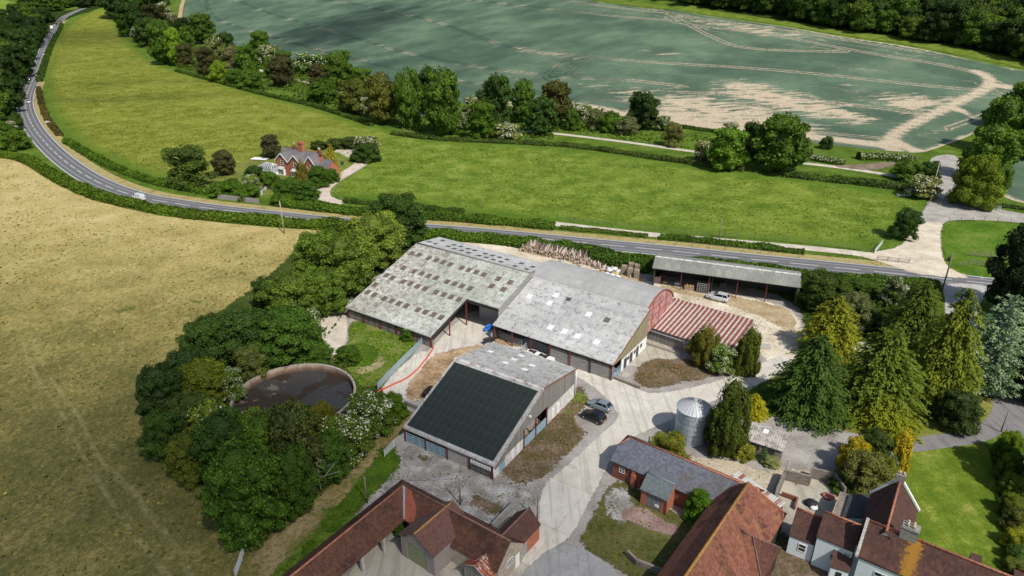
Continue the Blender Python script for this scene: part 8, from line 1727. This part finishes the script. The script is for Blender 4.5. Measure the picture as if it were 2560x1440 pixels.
    for sx in (-.60, .62):
        for s in (-1, 1):
            mb = MB(); X = sx * hl; mb.tube([(X, s * hw * .80, .33), (X, s * (hw * .99), .33)], .34, 18); wt = mb.build("wheel", M_tyre, t)
            mb = MB(); mb.tube([(X, s * hw * .975, .33), (X, s * (hw * 1.005), .33)], .2, 12); mb.build("rim", M_rim, wt)
    for s in (-1, 1):
        mb = MB(); mb.box(hl * .90, s * hw * .62 - .16, bz * .60, hl * .965, s * hw * .62 + .16, bz * .74); mb.build("headlight", M_lampw, t)
        mb = MB(); mb.box(-hl * 1.0, s * hw * .72 - .1, bz * .62, -hl * .93, s * hw * .72 + .12, bz * .88); mb.build("tail_light", M_lampr, t)
        mb = MB(); mb.box(xf - .25, s * hw * .95 - .04 + s * .05, b0 - .02, xf - .12, s * hw * .95 + .04 + s * .05, b0 + .12); mb.build("mirror", M_paint, t)
    mb = MB(); mb.box(-hl * 1.005, -.26, bz * .5, -hl * .99, .26, bz * .62); mb.build("number_plate", M_plate, t)
    return t
def setcol(t, c):
    for o in t.children:
        if o.data and o.data.materials and o.data.materials[0] is M_paint: o.color = (*c, 1)
def place2(t, fw, rw, W, wb):
    """put a car by its near-side front and rear wheel contact points in the picture"""
    a = Vector(G(*fw)); b = Vector(G(*rw)); d = (a - b).normalized(); left = Vector((-d.y, d.x)); s = (a - b).length / wb
    t.rotation_euler = (0, 0, math.atan2(d.y, d.x)); mid = (a + b) / 2 - left * (W / 2) * s * .98; t.location = (mid.x, mid.y, .03); t.scale = (s, s, s); return s
suv = make_car("parked_car", "silver estate car parked on the beige track beside the open fronted shed", 4.7, 1.9, 1.68, 'suv'); setcol(suv, (.62, .64, .65)); place2(suv, (1773, 750), (1808, 758), 1.9, 2.87)
gr = make_car("parked_car", "metallic grey hatchback parked above the black car on the gravel", 4.2, 1.8, 1.48, 'hatch'); setcol(gr, (.22, .27, .31)); place2(gr, (1477, 1020), (1511, 1033), 1.8, 2.56)
bk = make_car("parked_car", "small black hatchback parked on the gravel beside the concrete road", 3.9, 1.75, 1.5, 'hatch'); setcol(bk, (.012, .012, .014)); place2(bk, (1458, 1048), (1492, 1063), 1.75, 2.38)
def on_road(t, px, py, sgn, sc=1.0):
    X, Y = G(px, py); A = np.array(RL); i = int(np.argmin(np.hypot(A[:, 0] - X, A[:, 1] - Y))); d = A[min(i + 2, len(A) - 1)] - A[max(i - 2, 0)]; d = d / np.linalg.norm(d) * sgn
    c = A[i]; nn = np.array([d[1], -d[0]]); off = (np.array([X, Y]) - c) @ nn; c = c + nn * (abs(off) * np.sign(off) if abs(off) > .8 else 0); c = c + nn * 0
    left = np.array([-d[1], d[0]]); c = A[i] + left * 1.75; t.location = (c[0], c[1], tz(*c) + .03); t.rotation_euler = (0, 0, math.atan2(d[1], d[0])); t.scale = (sc, sc, sc)
Vg = "cars driving on the main road"
# road points run from the far end towards the right: sgn +1 drives towards the camera's side
van = make_car("van", "white van driving left on the road beside the golden field", 4.4, 1.85, 1.95, 'van', 'van', Vg); setcol(van, (.8, .8, .8)); on_road(van, 366, 492, -1, .95)
protos = {'hatch': make_car("car", "silver car coming round the road's bend, nearest of the queue", 4.2, 1.8, 1.5, 'hatch', 'car', Vg), 'suv': make_car("car", "white off-road car approaching, second of the queue", 4.6, 1.9, 1.75, 'suv', 'car', Vg)}
setcol(protos['hatch'], (.6, .61, .62)); on_road(protos['hatch'], 74, 257, 1, 1.05); setcol(protos['suv'], (.78, .78, .77)); on_road(protos['suv'], 80, 191, 1, 1.15)
for kk, px, py, sg, col, lb, sc in [('suv', 64, 201, -1, (.03, .04, .09), "dark blue car driving away beside the white off-road car", 1.1), ('hatch', 99, 115, -1, (.12, .02, .025), "dark red car driving away up the road", 1.25), ('hatch', 117, 101, 1, (.10, .12, .16), "blue grey car approaching above the dark red one", 1.25), ('hatch', 124, 87, 1, (.20, .21, .24), "pale grey car approaching, next above the blue grey one", 1.3), ('suv', 115, 82, -1, (.03, .035, .03), "black car right behind the white lorry", 1.3), ('hatch', 128, 66, -1, (.6, .6, .58), "white car just ahead of the lorry", 1.4), ('hatch', 133, 61, -1, (.13, .025, .02), "maroon car at the far head of the queue", 1.4)]:
    c = copy_tree(protos[kk]); c["label"] = lb; setcol(c, col); on_road(c, px, py, sg, sc)
v2 = make_car("van", "white van approaching in the upper part of the road", 4.8, 1.9, 2.1, 'van', 'van', Vg); setcol(v2, (.75, .76, .76)); on_road(v2, 103, 138, 1, 1.2)
lo_ = thing("lorry", "white box lorry in the queue far up the road", "lorry", (0, 0, 0), 0, Vg)
mb = MB(); mb.box(-3.6, -1.2, .9, 2.0, 1.2, 3.7); mb.build("cargo_box", M_white, lo_); mb = MB(); mb.box(2.15, -1.1, .7, 3.7, 1.1, 2.7); mb.build("cab", M_white, lo_); mb = MB(); mb.box(3.5, -1.0, 1.7, 3.73, 1.0, 2.5); mb.build("windscreen", M_cg, lo_); mb = MB(); mb.box(-3.6, -1.0, .55, 3.6, 1.0, .88); mb.build("chassis", M_black, lo_)
for x in (-2.4, 2.7):
    for s in (-1, 1): mb = MB(); mb.tube([(x, s * .85, .5), (x, s * 1.15, .5)], .5, 14); mb.build("wheel", M_tyre, lo_)
on_road(lo_, 119, 74, -1, 1.1)
bx_ = G(123, 46); tr_ = thing("trailer", "white box trailer at the road junction at the far top left", "trailer", (bx_[0], bx_[1], tz(*bx_)), .3)
mb = MB(); mb.box(-4, -1.6, .8, 4, 1.6, 3.4); mb.build("box", M_white, tr_); mb = MB(); mb.tube([(-1, -1.5, .5), (-1, 1.5, .5)], .5, 12); mb.build("wheels", M_tyre, tr_)
# ================================================================= YARD THINGS
# logs
c = P(1290, 628, 0); c2 = P(1480, 668, 0); rz = math.atan2(c2[1] - c[1], c2[0] - c[0]); Ll = math.hypot(c2[0] - c[0], c2[1] - c[1])
m = NT("log_bark"); o = m.obj(); n = m.noise(5, 5, .75, m.sc(o, (1, .3, 1))); M_log = m.bsdf(m.mix(m.step(m.ornd(), .35, .75), m.ramp(n, [(.3, (.05, .038, .03)), (.7, (.24, .18, .14))]), m.ramp(n, [(.3, (.30, .23, .18)), (.5, (.50, .41, .34)), (.7, (.72, .62, .54))])), .9, m.bump(n, .5, .03)); M_cut = plain("cut_wood", (.52, .42, .30), .85, var=.25, scale=8)
lm_ = []
for s in range(5):
    mb = MB(); r = .15 + .018 * s; k = 9; bend = .05 * (s - 2); mb.tube([(0, -1.6, 0), (bend, 0, .02), (0, 1.6, 0)], [r, r * .95, r * .82], k); mb.m[-1] = 1; mb.m[-2] = 1
    lm_.append(mb.mesh("log", [M_log, M_cut]))
rr = random.Random(8); ux, uy = math.cos(rz), math.sin(rz); cnt = 0; u = 0.0
def hprof(u): return 2.5 * (min(1, u / 3.2) ** .7) * (1 if u < Ll * .74 else max(0.12, 1 - (u - Ll * .74) / (Ll * .42)))
rows = 9; dz_ = .31
for row in range(rows):
    u = .2
    while u < Ll * 1.12 and cnt < 262:
        z = .18 + row * dz_
        if z < hprof(u) and (row > 0 or True):
            o = bpy.data.objects.new("log", lm_[rr.randrange(5)]); link(o); v = 1.8 + rr.uniform(-.35, .35) + (.1 * row)
            o.location = (c[0] + ux * u - uy * v, c[1] + uy * u + ux * v, z + rr.uniform(-.05, .05)); o.rotation_euler = (rr.uniform(0, .12) + .01 * row + (rr.uniform(-.08, .15) if z + dz_ > hprof(u) else 0), rr.uniform(-.1, .1), rz + .30 + rr.uniform(-.25, .25)); top = z + dz_ > hprof(u)
            tag(o, "pale cut log lying in the big heap behind the round topped barn", "log", "logs of the big heap"); cnt += 1
        u += rr.uniform(.40, .50) + (0 if row < 7 else .2)
for i in range(36):
    u = Ll * rr.uniform(.75, 1.55); v = rr.uniform(-1.2, 2.4); o = bpy.data.objects.new("log", lm_[rr.randrange(5)]); link(o); o.location = (c[0] + ux * u - uy * v, c[1] + uy * u + ux * v, rr.uniform(.15, .5)); o.rotation_euler = (rr.uniform(-.1, .1), rr.uniform(-.1, .1), rz + rr.uniform(-1.3, 1.3)); o.scale = (.8, .45, .8)
    tag(o, "short log spilled at the right end of the heap", "log", "logs spilled beside the heap")
# stacked crates
M_cr = plain("crate_wood", (.33, .27, .20), .9, var=.35, scale=5)
def crate(x, y, z, rz, label):
    t = thing("wooden_crate", label, "crate", (x, y, z), rz, "slatted crates beside the log heap")
    mb = MB()
    for k in range(4):
        for s in (-.55, .55): mb.box(-.6, s - .03, .08 + k * .2, .6, s + .03, .22 + k * .2); mb.box(s - .03, -.5, .08 + k * .2, s + .03, .5, .22 + k * .2)
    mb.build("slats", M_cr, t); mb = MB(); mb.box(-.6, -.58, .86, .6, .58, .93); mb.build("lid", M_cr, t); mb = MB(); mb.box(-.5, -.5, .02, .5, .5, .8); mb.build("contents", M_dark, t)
for i, (px, py) in enumerate([(1560, 683), (1575, 690), (1591, 694), (1577, 676), (1592, 680)]):
    X, Y = P(px, py, 0)
    for k in range(2): crate(X, Y, k * .95, -.25 + .03 * i, f"slatted wooden crate, {['bottom', 'top'][k]} one of the {['left front', 'middle front', 'right front', 'middle rear', 'right rear'][i]} stack")
# white bags
def bag(px, py, r, h, mat, label, seed, name="bulk_bag", cat="bag"):
    X, Y = P(px, py, 0); v, f = ico((0, 0, h * .5), (r, r * .85, h * .55), 2); rs = np.random.default_rng(seed); v = v * (1 + rs.normal(0, .07, (len(v), 1))); v[:, 2] = np.maximum(v[:, 2], 0)
    me = npmesh(name, v, f[:, :3], [mat], smooth=True); o = bpy.data.objects.new(name, me); link(o); o.location = (X, Y, 0.01); tag(o, label, cat, "bags beside the log heap")
for i, (px, py, r, h, lb) in enumerate([(1524, 680, .8, 1.0, "white bag at the back left of the bag heap"), (1536, 676, .7, .8, "white bag at the back of the bag heap"), (1546, 683, .7, .8, "white bag right of the bag heap"), (1529, 692, .8, .8, "large white bag at the front left"), (1544, 696, .7, .7, "round white bag at the front right"), (1518, 688, .6, .7, "small white bag at the left of the bag heap"), (1556, 680, .5, .5, "small white bag nearest the crates")]): bag(px, py, r, h, plain("white_bag", (.74, .75, .76), .6, var=.1), lb, i)
bag(1541, 688, .55, .65, plain("yellow_bag", (.65, .50, .10), .6), "yellow bag among the white ones", 9)
# blue barrels
M_blue = plain("blue_plastic", (.02, .16, .55), .45)
for i, (px, py, z) in enumerate([(1215, 828, 0), (1222, 825, 0), (1229, 822, 0), (1219, 826, .58), (1226, 823, .58), (1233, 819, 0)]):
    X, Y = P(px, py, 0); mb = MB(); a = math.radians(35); d = Vector((math.cos(a), math.sin(a), 0)) * .45; mb.tube([-d, -d * .3, d * .3, d], [.29, .31, .31, .29], 14); mb.build("blue_barrel", M_blue, None, f"blue plastic barrel, {['first', 'second', 'third', 'first upper', 'second upper', 'last'][i]} from the left beside the livestock barn", "barrel", "blue barrels at the corner of the livestock barn", loc=(X, Y, .31 + z))
X, Y = P(1549, 925, 0); mb = MB(); mb.tube([(0, 0, .5), (0, 0, 1.3)], [.3, .3], 14); mb.build("blue_barrel", M_blue, None, "blue barrel behind the gate at the middle barn's right corner", "barrel", loc=(X - .8, Y + 1.2, 0))
# white troughs
for i, (px, py) in enumerate([(1330, 886), (1344, 892), (1358, 898), (1372, 903)]):
    X, Y = P(px, py, 0); t = thing("calf_hutch", f"{['open', 'closed', 'open', 'closed'][i]} topped white box, {['first', 'second', 'third', 'fourth'][i]} in the row before the livestock barn", "hutch", (X, Y, 0), math.radians(-34), "white boxes before the livestock barn")
    mb = MB(); mb.box(-.85, -.6, 0, .85, .6, .7); mb.build("shell", M_white, t)
    if i % 2 == 0: mb = MB(); mb.box(-.6, -.42, .701, .6, .42, .73); mb.build("opening_shade", M_dark, t)  # dark slab on the top, painted as the shade of a hollow
# red hose
mb = MB(); pts = [P(x, y, .1) for x, y in [(1084, 869), (1070, 893), (1058, 905), (1046, 922), (1030, 936), (1010, 950), (985, 960), (965, 970), (950, 976), (944, 982)]]; pts = smooth_line(pts, .6, False, 2); mb.tube([(p[0], p[1], .16) for p in pts], .13, 8); mb.build("slurry_hose", plain("orange_red_hose", (.62, .09, .05), .5, var=.1), None, "orange red hose lying along the yard from the barn to the tank", "hose")
# cows
M_cow = plain("black_hide", (.018, .017, .017), .6)
def cow(px, py, heading, label, head=0.0):
    X, Y = P(px, py, 0); me = bpy.data.meshes.new("cow"); V = []; E_ = []; Rd = []
    def a(p, r, par=None): V.append(p); Rd.append(r); (E_.append((par, len(V) - 1)) if par is not None else None); return len(V) - 1
    pel = a((-.75, 0, 1.12), (.30, .34)); mid = a((-.1, 0, 1.05), (.36, .40), pel); sh = a((.6, 0, 1.12), (.28, .36), mid); nk = a((1.0, 0, 1.22 - head * .2), (.17, .24), sh); pl = a((1.3, 0, 1.32 - head), (.15, .17), nk); hd = a((1.62, 0, 1.18 - head * 1.3), (.10, .11), pl); a((1.75, 0, 1.12 - head * 1.35), (.085, .08), hd)
    for s in (-1, 1):
        e = a((1.28, s * .22, 1.42 - head), (.04, .03), pl)
        f = a((.62, s * .2, .78), (.12, .14), sh); f2 = a((.64, s * .2, .42), (.06, .065), f); f3 = a((.62, s * .2, .08), (.055, .055), f2); a((.68, s * .2, .02), (.06, .05), f3)
        h = a((-.82, s * .22, .80), (.15, .20), pel); h2 = a((-.72, s * .22, .55), (.09, .10), h); h3 = a((-.92, s * .22, .44), (.06, .07), h2); h4 = a((-.86, s * .22, .08), (.05, .05), h3); a((-.80, s * .22, .02), (.06, .05), h4)
    t1 = a((-1.08, 0, 1.25), (.05, .05), pel); t2 = a((-1.16, 0, .85), (.03, .03), t1); a((-1.15, 0, .5), (.05, .05), t2)
    me.from_pydata(V, E_, []); o = bpy.data.objects.new("cow", me); link(o); sk = o.modifiers.new("skin", 'SKIN')
    for i, r in enumerate(Rd): me.skin_vertices[0].data[i].radius = r
    me.skin_vertices[0].data[0].use_root = True; ss = o.modifiers.new("sub", 'SUBSURF'); ss.levels = 2; ss.render_levels = 2
    me.materials.append(M_cow); o.location = (X, Y, 0.02); o.rotation_euler = (0, 0, heading); return tag(o, label, "cow", "black cattle in the yard")
cow(1222, 860, math.radians(20), "black cow standing between the two barns", .25); cow(1068, 990, math.radians(62), "black cow beside the solar roof's left edge", .3)
# things in the open fronted shed
X, Y = P(1756, 733, 0); fr = thing("metal_cage", "grey metal mesh cage standing at the front of the open fronted shed", "cage", (X, Y, 0), math.radians(-20)); mb = MB()
for i in range(6): mb.beam((-1.2 + i * .48, 0, 0), (-1.2 + i * .48, 0, 2.2), .06); mb.beam((-1.2 + i * .48, 1.2, 0), (-1.2 + i * .48, 1.2, 2.2), .06)
for k in range(6): mb.beam((-1.2, 0, .1 + k * .42), (1.2, 0, .1 + k * .42), .05); mb.beam((1.2, 0, .1 + k * .42), (1.2, 1.2, .1 + k * .42), .05)
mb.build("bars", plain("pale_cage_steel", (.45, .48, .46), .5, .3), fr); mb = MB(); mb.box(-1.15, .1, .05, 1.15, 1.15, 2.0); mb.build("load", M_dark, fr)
X, Y = P(1722, 726, 0); t = thing("firewood_bin", "wooden bin heaped with orange firewood in the open fronted shed", "bin", (X, Y, 0), math.radians(-20)); mb = MB(); mb.box(-1, 0, 0, 1, 1.2, .7); mb.build("bin", M_cr, t)
rr = random.Random(2); mb = MB()
for i in range(40): p = Vector((rr.uniform(-.9, .9), rr.uniform(.1, 1.1), .72 + rr.uniform(0, .35))); d = Vector((rr.uniform(-1, 1), rr.uniform(-1, 1), .2)).normalized() * .22; mb.beam(p - d, p + d, .12)
fw_ = mb.build("firewood", plain("split_wood", (.55, .33, .16), .8, var=.3), t); fw_["kind"] = 'stuff'
X, Y = P(1645, 708, 0); mb = MB(); mb.hexa([(-.8, 0, 0), (.6, 0, 0), (.6, .1, 0), (-.8, .1, 0)], [(-.8, .5, 1.3), (.6, .5, 1.3), (.6, .6, 1.3), (-.8, .6, 1.3)]); mr2 = NT("striped_board"); q = mr2.sep(mr2.obj()); mb.build("striped_board", mr2.bsdf(mr2.mix(mr2.step(mr2.m('SINE', mr2.m('MULTIPLY', mr2.m('ADD', q[0], q[2]), 14)), -.1, .1), (.7, .68, .66), (.45, .06, .05)), .6), None, "red and white striped board leaning at the shed's left end", "board", loc=(X, Y, 0))
for i, (px, py, s, col, lb) in enumerate([(1662, 708, .5, (.5, .34, .16), "tan box in the first bay of the open fronted shed"), (1692, 712, .55, (.62, .64, .68), "pale sack against the first post of the open fronted shed"), (1806, 716, .8, (.22, .17, .13), "brown crate in the third bay of the open fronted shed"), (1655, 695, .9, (.25, .09, .06), "red brown machine in the first bay of the open fronted shed")]):
    X, Y = P(px, py, 0); mb = MB(); mb.box(-s, -s * .6, 0, s, s * .6, s * .9); mb.box(-s * .8, -s * .5, s * .9 + .002, s * .8, s * .5, s * 1.05); mb.build(["cardboard_box", "sack", "crate", "machine"][i], plain("prop_%d" % i if False else ["card", "sacking", "crate_brown", "machine_paint"][i], col, .8, var=.3), None, lb, ["box", "sack", "crate", "machine"][i], loc=(X, Y, 0.02), bevel=.05)
# farmhouse yard
bag(2026, 1262, .8, .7, plain("black_tarp", (.02, .021, .024), .5), "black tarpaulin heap in the farmhouse yard", 31, "tarpaulin", "tarpaulin"); bag(2034, 1272, .5, .4, M_white, "white bag beside the black tarpaulin", 32)
for i, (px, py) in enumerate([(2070, 1247), (2076, 1243), (2064, 1240)]): bag(px, py, .55, .35, plain("broken_brick", (.35, .13, .09), .9, var=.4, scale=8), f"small heap of broken bricks in the farmhouse yard, {['nearest', 'middle', 'left'][i]} one", 40 + i, "brick_heap", "heap")
X, Y = P(2258, 490, 0); mb = MB(); mb.box(-2, -.5, .1, 2, .5, .6); mb.box(-1.9, -.4, .601, 1.9, .4, .62, 1); mb.build("water_trough", [M_galv, plain("trough_water", (.05, .06, .06), .1)], None, "galvanised water trough in the corner of the green meadow", "trough", loc=(X, Y, 0))
X, Y = G(121, 311); t = thing("road_sign", "small white sign on the grass inside the road's bend", "sign", (X, Y, 0), -.3); mb = MB(); mb.box(-1.3, -.04, .6, 1.3, .04, 1.5); mb.build("board", M_white, t)
for s in (-.9, .9): mb = MB(); mb.beam((s, .05, 0), (s, .05, 1.5), .08); mb.build("post", M_galv, t)
X, Y = P(1906, 866, 0); t = thing("pallet_stack", "pale slatted pallets lying behind the columnar cypress", "pallet", (X, Y, 0), math.radians(-10)); mb = MB()
for k in range(6): mb.box(-1.4, -.9 + k * .33, .1, 1.4, -.72 + k * .33, .16)
mb.build("slats", plain("pale_slats", (.5, .49, .46), .8), t); mb = MB(); mb.box(-1.3, -.85, 0, -1.2, .9, .098); mb.box(1.2, -.85, 0, 1.3, .9, .098); mb.build("bearers", M_wood, t)
mb = MB(); X, Y = P(2372, 652, 0); mb.tube([(0, 0, 0), (0, 0, .9)], [.35, .4], 12); mb.build("wheelie_bin", M_black, None, "black bin at the foot of the gravel junction's right verge", "bin", loc=(X, Y, 0))
# garden things at the cottages
X, Y = G(650, 399); t = thing("garden_table", "white framed cold frame beside the dark tree left of the cottages", "cold frame", (X, Y, 0), -.2); mb = MB(); mb.box(-3, -1.5, .3, 3, 1.5, .45); mb.build("top", M_white, t); mb = MB()
for x in (-2.8, 2.8):
    for y in (-1.3, 1.3): mb.beam((x, y, 0), (x, y, .3), .1)
mb.build("legs", M_white, t)
X, Y = G(642, 488); mb = MB(); mb.box(-1.5, -1, 0, 1.5, 1, 1.8); mb.ext([(-1.15, 1.8), (1.15, 1.8), (0, 2.5)], -1.6, 1.6, 1); mb.build("garden_hut", [M_white, M_render], None, "little white hut in the bushes behind the grey garden fence", "hut", loc=(X, Y, 0))
X, Y = G(856, 412); mb = MB(); mb.box(-.4, -.4, 0, .4, .4, 1.1); mb.box(-.45, -.45, 1.1, .45, .45, 1.18); mb.build("garden_bin", plain("dark_green_plastic", (.02, .06, .03), .5), None, "dark green bin on the grass beside the cottage drive", "bin", loc=(X, Y, 0))
